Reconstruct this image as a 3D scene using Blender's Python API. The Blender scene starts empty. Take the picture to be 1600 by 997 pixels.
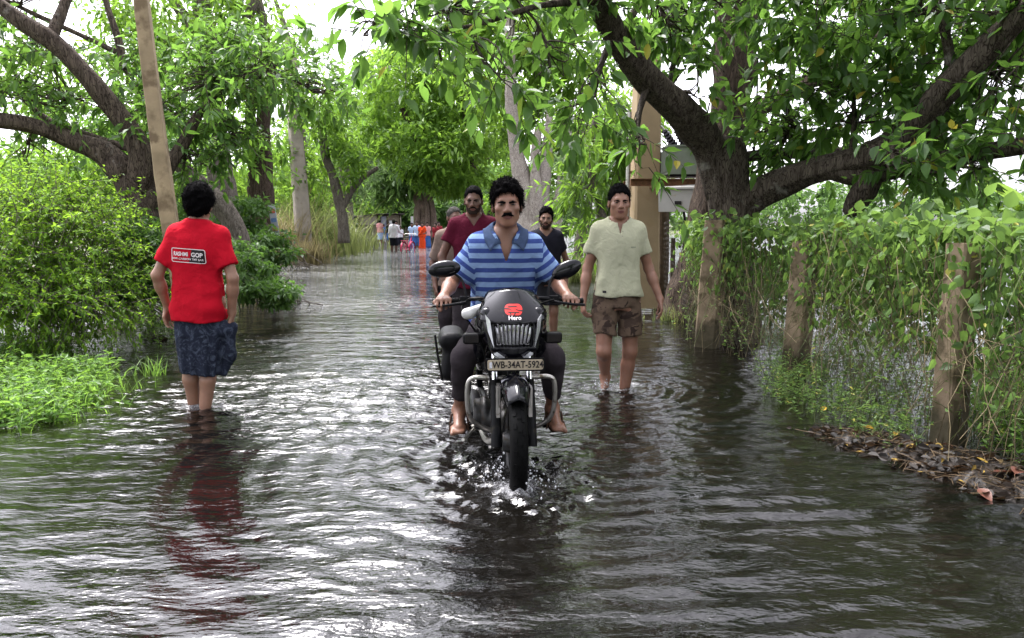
import bpy, bmesh, math, random
import numpy as np
from mathutils import Vector, Matrix
from mathutils.bvhtree import BVHTree

rng = np.random.default_rng(7)
random.seed(7)
SC = bpy.context.scene
COL = SC.collection
rad = math.radians

# ------------------------------------------------------------------ camera
CAM_H = 1.25
FPX = 26.0 / 36.0 * 1600.0
PITCH = rad(7.27)
cam_d = bpy.data.cameras.new('camera')
cam_d.lens = 26.0
cam_d.sensor_width = 36.0
cam_d.clip_start = 0.05
cam_d.clip_end = 3000.0
cam = bpy.data.objects.new('camera', cam_d)
cam.location = (0, 0, CAM_H)
cam.rotation_euler = (rad(90) - PITCH, 0, 0)
COL.objects.link(cam)
SC.camera = cam

# ------------------------------------------------------------------ sky, sun, exposure
SUN_EL, SUN_AZ = rad(62), rad(-35)          # azimuth from +Y towards +X
world = bpy.data.worlds.new('World')
SC.world = world
world.use_nodes = True
wn, wl = world.node_tree.nodes, world.node_tree.links
wn.clear()
w_out = wn.new('ShaderNodeOutputWorld')
w_bg = wn.new('ShaderNodeBackground')
w_sky = wn.new('ShaderNodeTexSky')
w_sky.sky_type = 'NISHITA'
w_sky.sun_disc = False
w_sky.sun_elevation = SUN_EL
w_sky.sun_rotation = SUN_AZ
w_sky.air_density = 1.0
w_sky.dust_density = 4.0
w_sky.ozone_density = 1.0
w_hsv = wn.new('ShaderNodeHueSaturation')     # overcast: the cloud deck takes the blue out
w_hsv.inputs['Saturation'].default_value = 0.10
w_hsv.inputs['Value'].default_value = 1.0
wl.new(w_sky.outputs[0], w_hsv.inputs['Color'])
w_tc = wn.new('ShaderNodeTexCoord')
w_no = wn.new('ShaderNodeTexNoise')
w_no.inputs['Scale'].default_value = 2.2
w_no.inputs['Detail'].default_value = 5
wl.new(w_tc.outputs['Generated'], w_no.inputs['Vector'])
w_mr = wn.new('ShaderNodeMapRange')
w_mr.inputs['From Min'].default_value = 0.3
w_mr.inputs['From Max'].default_value = 0.7
w_mr.inputs['To Min'].default_value = 0.85
w_mr.inputs['To Max'].default_value = 1.1
wl.new(w_no.outputs['Fac'], w_mr.inputs['Value'])
w_mx = wn.new('ShaderNodeVectorMath')
w_mx.operation = 'SCALE'
wl.new(w_hsv.outputs[0], w_mx.inputs[0])
wl.new(w_mr.outputs[0], w_mx.inputs['Scale'])
w_tn = wn.new('ShaderNodeVectorMath'); w_tn.operation = 'MULTIPLY'; w_tn.inputs[1].default_value = (0.985, 0.97, 1.06)
wl.new(w_mx.outputs[0], w_tn.inputs[0])
wl.new(w_tn.outputs[0], w_bg.inputs['Color'])
w_bg.inputs['Strength'].default_value = 0.15
wl.new(w_bg.outputs[0], w_out.inputs['Surface'])

sun_d = bpy.data.lights.new('sun', 'SUN')
sun_d.energy = 1.5
sun_d.angle = rad(25)
sun_d.color = (1.0, 0.96, 0.9)
sun = bpy.data.objects.new('sun', sun_d)
sdir = Vector((math.sin(SUN_AZ) * math.cos(SUN_EL), math.cos(SUN_AZ) * math.cos(SUN_EL), math.sin(SUN_EL)))
sun.rotation_euler = sdir.to_track_quat('Z', 'Y').to_euler()
sun.location = (0, 0, 30)
COL.objects.link(sun)

SC.view_settings.view_transform = 'Standard'
SC.view_settings.look = 'None'
SC.view_settings.gamma = 1.0
SC.view_settings.exposure = 2.35
SC.view_settings.use_curve_mapping = False
SC.cycles.max_bounces = 7
SC.cycles.diffuse_bounces = 3
SC.cycles.glossy_bounces = 3
SC.cycles.transmission_bounces = 4
SC.cycles.transparent_max_bounces = 6
SC.cycles.use_denoising = True

# ------------------------------------------------------------------ pixel -> place helpers (1600 x 997 photograph)
_cp, _sp = math.cos(PITCH), math.sin(PITCH)
def _ray(px, py):
    xc, yc = (px - 800.0) / FPX, -(py - 498.5) / FPX
    return Vector((xc, _cp + yc * _sp, -_sp + yc * _cp))
def W(px, py, d):
    r = _ray(px, py)
    return Vector((0, 0, CAM_H)) + r * (d / r.y)
def G(px, py, z=0.0):
    r = _ray(px, py)
    return Vector((0, 0, CAM_H)) + r * ((z - CAM_H) / r.z)
def project(P):
    P = np.asarray(P, dtype=np.float64).reshape(-1, 3)
    q = P - np.array([0, 0, CAM_H])
    fwd = q[:, 1] * _cp - q[:, 2] * _sp
    up = q[:, 1] * _sp + q[:, 2] * _cp
    f = np.maximum(fwd, 1e-3)
    return 800 + FPX * q[:, 0] / f, 498.5 - FPX * up / f, fwd

# ------------------------------------------------------------------ object helpers
def tag(o, label=None, cat=None, group=None, kind=None):
    if label: o['label'] = label
    if cat: o['category'] = cat
    if group: o['group'] = group
    if kind: o['kind'] = kind
    return o
def empty(name, loc=(0, 0, 0), rz=0.0, label=None, cat=None, group=None):
    o = bpy.data.objects.new(name, None)
    o.empty_display_size = 0.1
    COL.objects.link(o)
    o.location = loc
    o.rotation_euler = (0, 0, rz)
    return tag(o, label, cat, group)
def link(name, me, parent=None, label=None, cat=None, group=None, kind=None):
    o = bpy.data.objects.new(name, me)
    COL.objects.link(o)
    if parent is not None: o.parent = parent
    return tag(o, label, cat, group, kind)

def mesh_np(name, V, F4=None, F3=None, mats=(), midx=None, smooth=True, attrs=None):
    """V (n,3); F4 (m,4) quads; F3 (k,3) triangles"""
    V = np.asarray(V, dtype=np.float32).reshape(-1, 3)
    F4 = np.zeros((0, 4), np.int32) if F4 is None or len(F4) == 0 else np.asarray(F4, np.int32)
    F3 = np.zeros((0, 3), np.int32) if F3 is None or len(F3) == 0 else np.asarray(F3, np.int32)
    me = bpy.data.meshes.new(name)
    me.vertices.add(len(V))
    me.vertices.foreach_set('co', V.ravel())
    n4, n3 = len(F4), len(F3)
    me.loops.add(4 * n4 + 3 * n3)
    me.polygons.add(n4 + n3)
    me.loops.foreach_set('vertex_index', np.concatenate([F4.ravel(), F3.ravel()]).astype(np.int32))
    st = np.concatenate([np.arange(n4) * 4, 4 * n4 + np.arange(n3) * 3]).astype(np.int32)
    me.polygons.foreach_set('loop_start', st)
    if midx is not None:
        me.polygons.foreach_set('material_index', np.asarray(midx, np.int32))
    me.update(calc_edges=True)
    me.polygons.foreach_set('use_smooth', np.full(n4 + n3, bool(smooth)))
    for m in mats: me.materials.append(m)
    if attrs:
        for k, a in attrs.items():
            at = me.attributes.new(k, 'FLOAT', 'POINT')
            at.data.foreach_set('value', np.asarray(a, np.float32))
    me.validate()
    return me

class MB:
    """collects shapes into one mesh"""
    def __init__(s): s.V = []; s.F = []; s.M = []
    def add(s, V, F, m=0):
        o = len(s.V)
        s.V += [tuple(v) for v in V]
        s.F += [tuple(i + o for i in f) for f in F]
        s.M += [m] * len(F)
        return s
    def box(s, c, sz, R=None, m=0, taper=1.0):
        c = Vector(c); hx, hy, hz = sz[0] / 2, sz[1] / 2, sz[2] / 2
        P = []
        for z in (-hz, hz):
            t = taper if z > 0 else 1.0
            for x, y in ((-hx, -hy), (hx, -hy), (hx, hy), (-hx, hy)):
                v = Vector((x * t, y * t, z))
                if R is not None: v = R @ v
                P.append(c + v)
        return s.add(P, [(3, 2, 1, 0), (4, 5, 6, 7), (0, 1, 5, 4), (1, 2, 6, 5), (2, 3, 7, 6), (3, 0, 4, 7)], m)
    def tube(s, pts, r, n=8, cap=True, m=0, sx=1.0):
        pts = [Vector(p) for p in pts]
        rs = r if hasattr(r, '__len__') else [r] * len(pts)
        V, F = [], []
        t0 = (pts[1] - pts[0]).normalized()
        ref = Vector((0, 0, 1)) if abs(t0.z) < 0.9 else Vector((1, 0, 0))
        u = t0.cross(ref).normalized()
        for i, p in enumerate(pts):
            a = pts[max(i - 1, 0)]; b = pts[min(i + 1, len(pts) - 1)]
            t = (b - a).normalized()
            u = (u - t * u.dot(t)).normalized()
            v = t.cross(u)
            for k in range(n):
                an = 2 * math.pi * k / n
                V.append(p + (u * math.cos(an) * sx + v * math.sin(an)) * rs[i])
        for i in range(len(pts) - 1):
            for k in range(n):
                a, b = i * n + k, i * n + (k + 1) % n
                F.append((a, b, b + n, a + n))
        if cap:
            F.append(tuple(reversed(range(n))))
            F.append(tuple(range((len(pts) - 1) * n, len(pts) * n)))
        return s.add(V, F, m)
    def lathe(s, prof, n=24, c=(0, 0, 0), axis='z', m=0, closed=False):
        c = Vector(c); V, F = [], []
        for r, h in prof:
            for k in range(n):
                a = 2 * math.pi * k / n
                x, y, z = r * math.cos(a), r * math.sin(a), h
                if axis == 'x': x, y, z = z, x, y
                elif axis == 'y': x, y, z = x, z, y
                V.append(c + Vector((x, y, z)))
        L = len(prof)
        for i in range(L if closed else L - 1):
            j = (i + 1) % L
            for k in range(n):
                F.append((i * n + k, i * n + (k + 1) % n, j * n + (k + 1) % n, j * n + k))
        return s.add(V, F, m)
    def mesh(s, name, mats, smooth=True, auto=35):
        me = bpy.data.meshes.new(name)
        me.from_pydata([tuple(v) for v in s.V], [], s.F)
        for m in (mats if isinstance(mats, (list, tuple)) else [mats]): me.materials.append(m)
        me.polygons.foreach_set('material_index', s.M)
        bm = bmesh.new(); bm.from_mesh(me)
        bmesh.ops.recalc_face_normals(bm, faces=bm.faces)
        bm.to_mesh(me); bm.free()
        if smooth:
            me.polygons.foreach_set('use_smooth', [True] * len(me.polygons))
            me.set_sharp_from_angle(angle=rad(auto))
        me.update()
        return me
    def build(s, name, mats, parent=None, smooth=True, auto=35, **kw):
        return link(name, s.mesh(name, mats, smooth, auto), parent, **kw)

def spline(pts, n):
    """Catmull-Rom through rows of any width"""
    P = np.asarray([list(p) for p in pts], float)
    P = np.vstack([2 * P[0] - P[1], P, 2 * P[-1] - P[-2]])
    m = len(P) - 3
    out = []
    for t in np.linspace(0, m, n):
        i = min(int(t), m - 1); f = t - i
        a, b, c, d = P[i], P[i + 1], P[i + 2], P[i + 3]
        out.append(0.5 * ((2 * b) + (c - a) * f + (2 * a - 5 * b + 4 * c - d) * f * f + (3 * b - a - 3 * c + d) * f ** 3))
    return np.array(out)

def sines(seed, n, freq, dirs=None):
    r = np.random.default_rng(seed)
    D = r.normal(size=(n, 3)); D /= np.linalg.norm(D, axis=1)[:, None]
    if dirs is not None: D = D * np.array(dirs)
    K = D * freq * r.uniform(0.6, 1.6, (n, 1)); ph = r.uniform(0, 6.28, n)
    def f(P):
        v = np.zeros(len(P), np.float32)
        for k, p in zip(K, ph): v += np.sin(P @ k.astype(np.float32) + p)
        return v / math.sqrt(n)
    return f

# ------------------------------------------------------------------ materials
def nodes(name):
    m = bpy.data.materials.new(name)
    m.use_nodes = True
    nt = m.node_tree
    return m, nt, nt.nodes['Principled BSDF'], nt.nodes, nt.links
def mixc(N, L, fac, a, b):
    x = N.new('ShaderNodeMix'); x.data_type = 'RGBA'
    for i, v in ((0, fac), (6, a), (7, b)):
        if hasattr(v, 'is_output') or isinstance(v, bpy.types.NodeSocket): L.new(v, x.inputs[i])
        else: x.inputs[i].default_value = (*v, 1) if hasattr(v, '__len__') and len(v) == 3 else v
    return x.outputs[2]
def ramp(N, L, src, stops):
    r = N.new('ShaderNodeValToRGB')
    e = r.color_ramp.elements
    while len(e) < len(stops): e.new(0.5)
    for el, (p, c) in zip(e, stops):
        el.position = p; el.color = (*c, 1) if len(c) == 3 else c
    L.new(src, r.inputs[0])
    return r.outputs[0]
def noise(N, L, scale, detail=4, vec=None, rough=0.55, dist=0.0):
    n = N.new('ShaderNodeTexNoise')
    n.inputs['Scale'].default_value = scale; n.inputs['Detail'].default_value = detail
    n.inputs['Roughness'].default_value = rough; n.inputs['Distortion'].default_value = dist
    if vec is not None: L.new(vec, n.inputs['Vector'])
    return n.outputs['Fac']
def objco(N, L, scale=(1, 1, 1)):
    t = N.new('ShaderNodeTexCoord'); mp = N.new('ShaderNodeMapping')
    L.new(t.outputs['Object'], mp.inputs['Vector']); mp.inputs['Scale'].default_value = scale
    return mp.outputs[0]
def bump(N, L, h, strength, dist=0.01, prev=None):
    b = N.new('ShaderNodeBump')
    if isinstance(strength, bpy.types.NodeSocket): L.new(strength, b.inputs['Strength'])
    else: b.inputs['Strength'].default_value = strength
    b.inputs['Distance'].default_value = dist
    L.new(h, b.inputs['Height'])
    if prev is not None: L.new(prev, b.inputs['Normal'])
    return b.outputs[0]
def simple(name, c, rough=0.5, metal=0.0, var=0.25, scale=20.0, bmp=0.0, bscale=200.0, spec=0.22, coat=0.0, sheen=0.0, dirt=None):
    m, nt, p, N, L = nodes(name)
    co = objco(N, L)
    n = noise(N, L, scale, 5, co)
    c = tuple(x * 0.74 for x in c) if metal < 0.5 else c
    a = tuple(x * (1 - var) for x in c); b = tuple(min(1, x * (1 + var)) for x in c)
    col = ramp(N, L, n, [(0.3, a), (0.7, b)])
    if dirt:
        n2 = noise(N, L, dirt[2], 6, co)
        f = ramp(N, L, n2, [(dirt[1], (0, 0, 0)), (dirt[1] + 0.12, (1, 1, 1))])
        col = mixc(N, L, f, col, dirt[0])
    L.new(col, p.inputs['Base Color'])
    p.inputs['Roughness'].default_value = rough; p.inputs['Metallic'].default_value = metal
    p.inputs['Specular IOR Level'].default_value = spec
    p.inputs['Coat Weight'].default_value = coat; p.inputs['Sheen Weight'].default_value = sheen
    if bmp:
        L.new(bump(N, L, noise(N, L, bscale, 4, co), bmp, 0.004), p.inputs['Normal'])
    return m
def leaf_mat(name, dark, light, trans, tmix=0.4, rough=0.42, yellow=None):
    m, nt, p, N, L = nodes(name)
    dark, light, trans = [tuple(x * f for x in q) for q, f in ((dark, 0.52), (light, 0.84), (trans, 0.98))]
    at = N.new('ShaderNodeAttribute'); at.attribute_name = 'tint'
    oi = N.new('ShaderNodeObjectInfo')
    ad = N.new('ShaderNodeMath'); ad.operation = 'ADD'
    L.new(at.outputs['Fac'], ad.inputs[0]); L.new(oi.outputs['Random'], ad.inputs[1])
    fr = N.new('ShaderNodeMath'); fr.operation = 'FRACT'; L.new(ad.outputs[0], fr.inputs[0])
    st = [(0.0, dark), (0.85, light)]
    if yellow: st += [(0.965, light), (0.975, yellow)]
    col = ramp(N, L, fr.outputs[0], st)
    L.new(col, p.inputs['Base Color'])
    p.inputs['Roughness'].default_value = rough
    p.inputs['Specular IOR Level'].default_value = 0.2
    tr = N.new('ShaderNodeBsdfTranslucent')
    tc = ramp(N, L, fr.outputs[0], [(0.0, tuple(x * 0.7 for x in trans)), (0.9, trans)])
    L.new(tc, tr.inputs['Color'])
    mx = N.new('ShaderNodeMixShader'); mx.inputs[0].default_value = tmix
    L.new(p.outputs[0], mx.inputs[1]); L.new(tr.outputs[0], mx.inputs[2])
    L.new(mx.outputs[0], N['Material Output'].inputs['Surface'])
    return m
def bark_mat(name, dark, light, lich=None, sc=1.0, stretch=0.22, strength=0.9):
    m, nt, p, N, L = nodes(name)
    dark, light = [tuple(x * 0.72 for x in q) for q in (dark, light)]
    co = objco(N, L, (sc, sc, sc * stretch))
    n1 = noise(N, L, 22, 8, co, 0.65, 0.6)
    v = N.new('ShaderNodeTexVoronoi'); v.feature = 'DISTANCE_TO_EDGE'; v.inputs['Scale'].default_value = 34
    wv = N.new('ShaderNodeVectorMath'); wv.operation = 'ADD'
    nz = N.new('ShaderNodeTexNoise'); nz.inputs['Scale'].default_value = 9; L.new(co, nz.inputs['Vector'])
    sc_ = N.new('ShaderNodeVectorMath'); sc_.operation = 'SCALE'; sc_.inputs['Scale'].default_value = 0.22
    L.new(nz.outputs['Color'], sc_.inputs[0]); L.new(co, wv.inputs[0]); L.new(sc_.outputs[0], wv.inputs[1])
    L.new(wv.outputs[0], v.inputs['Vector'])
    crack = ramp(N, L, v.outputs['Distance'], [(0.0, (0, 0, 0)), (0.09, (1, 1, 1))])
    col = ramp(N, L, n1, [(0.3, dark), (0.62, light)])
    col = mixc(N, L, crack, tuple(x * 0.6 for x in dark), col)
    if lich:
        co2 = objco(N, L)
        nl = noise(N, L, 3.2, 6, co2, 0.6)
        f = ramp(N, L, nl, [(lich[1], (0, 0, 0)), (lich[1] + 0.1, (0.8, 0.8, 0.8))])
        col = mixc(N, L, f, col, lich[0])
    L.new(col, p.inputs['Base Color'])
    p.inputs['Roughness'].default_value = 0.85
    p.inputs['Specular IOR Level'].default_value = 0.08
    b1 = bump(N, L, n1, strength, 0.03)
    L.new(bump(N, L, crack, strength * 0.5, 0.010, b1), p.inputs['Normal'])
    return m
# ------------------------------------------------------------------ setting: ground, water, mud bank
def road_l(y): return np.interp(y, [0, 5.8, 14.6, 30, 42, 60, 90], [-3.4, -3.3, -4.0, -7.8, -8.6, -11.5, -20])
def road_r(y): return np.interp(y, [0, 12, 22, 40, 60, 90], [2.35, 2.35, 0.5, -3.2, -7.0, -14])

def grow(a, b, s0, g):
    out = []; x = a; s = s0; sg = 1 if b > a else -1
    while (b - x) * sg > 0:
        s *= g; x += s * sg; out.append(x)
    return out
def axis(lo, flo, fhi, hi, h, g):
    mid = list(np.arange(flo, fhi, h))
    return np.array(sorted(grow(flo, lo, h, g) + mid + grow(mid[-1], hi, h, g)))
def grid_faces(nx, ny):
    i, j = np.meshgrid(np.arange(nx - 1), np.arange(ny - 1), indexing='ij')
    a = (i * ny + j).ravel()
    return np.stack([a, a + ny, a + ny + 1, a + 1], 1)

def ground_h(x, y):
    nz = sines(3, 10, 0.9)(np.stack([x, y, x * 0], 1).astype(np.float32)) * 0.05
    nz2 = sines(4, 10, 4.0)(np.stack([x, y, x * 0], 1).astype(np.float32)) * 0.02
    dl, dr = road_l(y) - x, x - road_r(y)
    h = np.full_like(x, -0.2)
    bank = np.clip(dl / 1.2, 0, 1)
    h = np.maximum(h, -0.2 + bank * 0.18 + np.clip((dl - 2.5) / 6, 0, 1) * 0.2 + np.where(dl > 0, nz + nz2, 0) * bank)
    h = np.maximum(h, np.where(dr > 0.5, -0.16, -0.2))
    far = np.clip((y - 62) / 6, 0, 1) * (dr < 5) + np.clip((y - 95) / 10, 0, 1)
    h = np.maximum(h, -0.2 + np.clip(far, 0, 1) * (0.5 + nz))
    h = np.maximum(h, -0.2 + np.clip((-y - 25) / 10, 0, 1) * 0.5)
    h = np.maximum(h, -0.2 + np.clip((x - 70) / 20, 0, 1) * 0.5)
    return h
gx = axis(-900, -12, 6, 900, 0.4, 1.12); gy = axis(-300, 0, 60, 1400, 0.6, 1.12)
X, Y = np.meshgrid(gx, gy, indexing='ij')
gz = ground_h(X.ravel(), Y.ravel())
m, nt, p, N, L = nodes('ground_mud_grass')
co = objco(N, L)
n1 = noise(N, L, 1.3, 8, co); n2 = noise(N, L, 18, 6, co)
c1 = ramp(N, L, n2, [(0.3, (0.05, 0.035, 0.02)), (0.7, (0.11, 0.085, 0.05))])
c2 = ramp(N, L, n2, [(0.3, (0.035, 0.06, 0.015)), (0.7, (0.09, 0.12, 0.03))])
L.new(mixc(N, L, ramp(N, L, n1, [(0.4, (0, 0, 0)), (0.55, (1, 1, 1))]), c1, c2), p.inputs['Base Color'])
p.inputs['Roughness'].default_value = 0.9
L.new(bump(N, L, n2, 0.8, 0.05), p.inputs['Normal'])
link('ground', mesh_np('ground', np.stack([X.ravel(), Y.ravel(), gz], 1), grid_faces(len(gx), len(gy)), mats=[m]), kind='structure')

# ---- water: one sheet of real ripples: rings round the waders, bow waves of the motorcycle, wind chop
BIKE_X, BIKE_Y, BIKE_YAW, DEPTH = 0.012, 3.57, rad(5.0), 0.12
RED = G(308, 633); CREAM = G(962, 606)
wx = axis(-900, -3.1, 2.6, 900, 0.0205, 1.065); wy = axis(-280, 1.95, 6.5, 1300, 0.0205, 1.06)
X, Y = np.meshgrid(wx, wy, indexing='ij')
x, y = X.ravel(), Y.ravel()
P3 = np.stack([x, y, np.zeros_like(x)], 1).astype(np.float32)
def plane_waves(seed, n, l0, l1, spread, slope, main=90):
    r = np.random.default_rng(seed); h = np.zeros(len(x), np.float32)
    for i in range(n):
        lam = r.uniform(l0, l1); a = rad(main + r.normal() * spread); k = 2 * math.pi / lam
        h += (slope / k) * np.sin(k * (math.cos(a) * x + math.sin(a) * y) + r.uniform(0, 6.28) + 0.9 * warp).astype(np.float32)
    return h / math.sqrt(n / 2)
warp = sines(21, 8, 3.0)(P3) * 1.2
gust = 0.75 + 0.35 * sines(22, 6, 0.9)(P3)
near = np.clip(1.4 - np.hypot(x, y - 3.5) / 9.0, 0, 1)          # the grid only carries waves where it is fine enough
h = plane_waves(31, 20, 0.07, 0.17, 26, 0.105, 88) * gust
h += plane_waves(32, 10, 0.22, 0.5, 30, 0.05, 100)
calm = 0.62 * np.exp(-((x - 0.02) / 0.34) ** 4) * np.clip((3.35 - y) / 0.25, 0, 1) + 0.45 * np.exp(-((x - RED.x * y / RED.y) / 0.26) ** 4) * np.clip((5.0 - y) / 0.3, 0, 1) 
chop = np.clip(1 - calm, 0.3, 1) * (1 + 1.3 * np.clip((y - 9) / 16, 0, 1)) * np.clip(0.88 + 0.30 * sines(24, 9, 1.5)(P3), 0.35, 1.35)                               # stiller water ahead of the wheel and in the lee of the bank
h *= chop
right = np.clip((x + 0.1) / 0.8, 0, 1) * np.clip((4.6 - y) / 1.2, 0, 1)
h += plane_waves(33, 5, 0.14, 0.22, 6, 0.13, 103) * right
def ring(cx, cy, lam, A, L0, r0=0.0, el=1.0):
    r = np.hypot((x - cx), (y - cy) * el)
    ww = r + 0.016 * warp
    return A * np.exp(-np.maximum(r - r0, 0) / L0) * np.clip(r / 0.08, 0, 1) * np.sin(2 * math.pi * ww / lam)
h += ring(RED.x, RED.y, 0.15, 0.0080, 0.6)
h += ring(RED.x + 0.1, RED.y + 0.3, 0.24, 0.004, 1.1)
h += ring(CREAM.x - 0.05, CREAM.y, 0.14, 0.010, 0.5)
h += ring(CREAM.x + 0.12, CREAM.y - 0.02, 0.2, 0.005, 0.8)
bx, by = BIKE_X, BIKE_Y - 0.22
left = np.clip((bx + 0.1 - x) / 0.5, 0, 1)
h += ring(bx, by + 0.5, 0.19, 0.0065, 1.3, 0.4) * (0.35 + 0.65 * left)
h += ring(bx, by, 0.12, 0.004, 0.5)
# wake behind the wheel: broken water
wk = np.clip((y - by) / 0.25, 0, 1) * np.clip(1 - np.abs(x - bx + 0.08 * (y - by)) / (0.28 + 0.26 * np.maximum(y - by, 0)), 0, 1) * np.clip(1.6 - (y - by) / 3.2, 0, 1)
wk = np.clip(wk * 1.6, 0, 1)
rough_n = sines(41, 26, 75, (1, 1, 0))(P3)
h += wk * rough_n * 0.0035
h += np.clip(1 - np.hypot(x - CREAM.x, y - CREAM.y) / 0.45, 0, 1) * rough_n * 0.0035
h += np.clip(1 - np.hypot(x - RED.x, y - RED.y) / 0.4, 0, 1) * rough_n * 0.0025
# pile-up of water at the wheel and the trench beside it
rw = np.hypot((x - bx) / 0.11, (y - by + 0.02) / 0.16)
h += 0.014 * np.exp(-rw ** 2) * (1 + 0.6 * rough_n)
rb = np.hypot((x - bx) / 0.34, (y - by - 0.1) / 0.3)
h += 0.009 * np.exp(-(rb - 1) ** 2 * 6) * (0.6 + 0.8 * rough_n)
vx = np.abs(x - bx) - 0.06 - 0.42 * (y - by)                    # bow wave: a V opening behind the wheel
h += np.where(y > by - 0.1, 0.016 * np.exp(-(vx / 0.05) ** 2) * np.exp(-np.maximum(y - by, 0) / 0.9) * (0.8 + 0.5 * rough_n), 0)
h *= near
foam = 0.75 * np.exp(-np.hypot((x - bx) / 0.12, (y - by) / 0.13) ** 2) + 0.12 * np.exp(-(rb - 1) ** 2 * 10) + 0.25 * wk
foam += 0.55 * np.exp(-(np.hypot(x - CREAM.x, y - CREAM.y) / 0.17) ** 2) + 0.55 * np.exp(-(np.hypot(x - RED.x, y - RED.y) / 0.2) ** 2)
m, nt, p, N, L = nodes('flood_water')
co = objco(N, L)
nb = noise(N, L, 1.1, 6, co, 0.6)
murk = ramp(N, L, nb, [(0.35, (0.0014, 0.0014, 0.0012)), (0.65, (0.0048, 0.0040, 0.0030))])
fa = N.new('ShaderNodeAttribute'); fa.attribute_name = 'foam'
nf = noise(N, L, 130, 8, co, 0.75, 1.0)
fm = N.new('ShaderNodeMath'); fm.operation = 'MULTIPLY_ADD'
L.new(fa.outputs['Fac'], fm.inputs[0]); fm.inputs[1].default_value = 0.42; L.new(nf, fm.inputs[2])
ff = ramp(N, L, fm.outputs[0], [(0.68, (0, 0, 0)), (0.92, (0.9, 0.9, 0.9))])
L.new(mixc(N, L, ff, murk, (0.62, 0.62, 0.64)), p.inputs['Base Color'])
rr = ramp(N, L, ff, [(0, (0.02,) * 3), (1, (0.35,) * 3)])
L.new(rr, p.inputs['Roughness'])
p.inputs['IOR'].default_value = 1.45
coa = objco(N, L, (1.0, 2.3, 1.0))
ca = N.new('ShaderNodeAttribute'); ca.attribute_name = 'chop'
def chopped(v):
    q = N.new('ShaderNodeMath'); q.operation = 'MULTIPLY'; L.new(ca.outputs['Fac'], q.inputs[0]); q.inputs[1].default_value = v; return q.outputs[0]
b1 = bump(N, L, noise(N, L, 8, 3, coa, 0.5, 0.4), chopped(0.38), 0.03)
b2 = bump(N, L, noise(N, L, 26, 3, coa, 0.5, 0.3), chopped(0.50), 0.009, b1)
b3 = bump(N, L, noise(N, L, 2.4, 3, coa, 0.5, 0.3), chopped(0.42), 0.11, b2)
L.new(b3, p.inputs['Normal'])
MAT_WATER = m
link('flood_water', mesh_np('flood_water', np.stack([x, y, h], 1), grid_faces(len(wx), len(wy)), mats=[m], attrs={'foam': np.clip(foam, 0, 1), 'chop': chop}), kind='structure')

# ---- splash thrown up by the front wheel: drops and small tongues of water
m, nt, p, N, L = nodes('splash_water')
p.inputs['Base Color'].default_value = (0.72, 0.73, 0.76, 1); p.inputs['Roughness'].default_value = 0.12
p.inputs['Transmission Weight'].default_value = 0.55; p.inputs['IOR'].default_value = 1.33
ico = bmesh.new(); bmesh.ops.create_icosphere(ico, subdivisions=1, radius=1.0)
IV = np.array([v.co[:] for v in ico.verts]); IF = np.array([[v.index for v in f.verts] for f in ico.faces]); ico.free()
def drops(spots, name, label):
    V, F = [], []; o = 0
    for (c, s, st) in spots:
        V.append(IV * np.array([s, s, s * st]) + np.array(c)); F.append(IF + o); o += len(IV)
    link(name, mesh_np(name, np.vstack(V), F3=np.vstack(F), mats=[m]), label=label, cat='splash', kind='stuff')
r = np.random.default_rng(5)
sp = []
for i in range(420):
    a = r.uniform(0, 2 * math.pi); q = r.gamma(1.8, 0.045)
    px_, py_ = bx + math.cos(a) * q * 1.25, by + 0.08 + math.sin(a) * q * 1.1
    if abs(px_ - bx) < 0.05: continue
    hh = r.uniform(0, 1) ** 2.2 * max(0.0, 0.17 - q * 0.45)
    sp.append(((px_, py_, 0.008 + hh), r.uniform(0.0016, 0.0052), r.uniform(0.7, 1.9)))
drops(sp, 'wheel_splash', 'white water drops splashing up round the motorcycle front wheel')
sp = []
for i in range(70):
    a = r.uniform(0, 6.28); q = r.gamma(2.0, 0.05)
    sp.append(((CREAM.x - 0.08 + math.cos(a) * q, CREAM.y - 0.02 + math.sin(a) * q, 0.01 + r.uniform(0, 1) ** 2 * 0.06), r.uniform(0.002, 0.006), 1.0))
drops(sp, 'foot_splash', 'white drops kicked up at the feet of the man in pale shirt')
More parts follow.
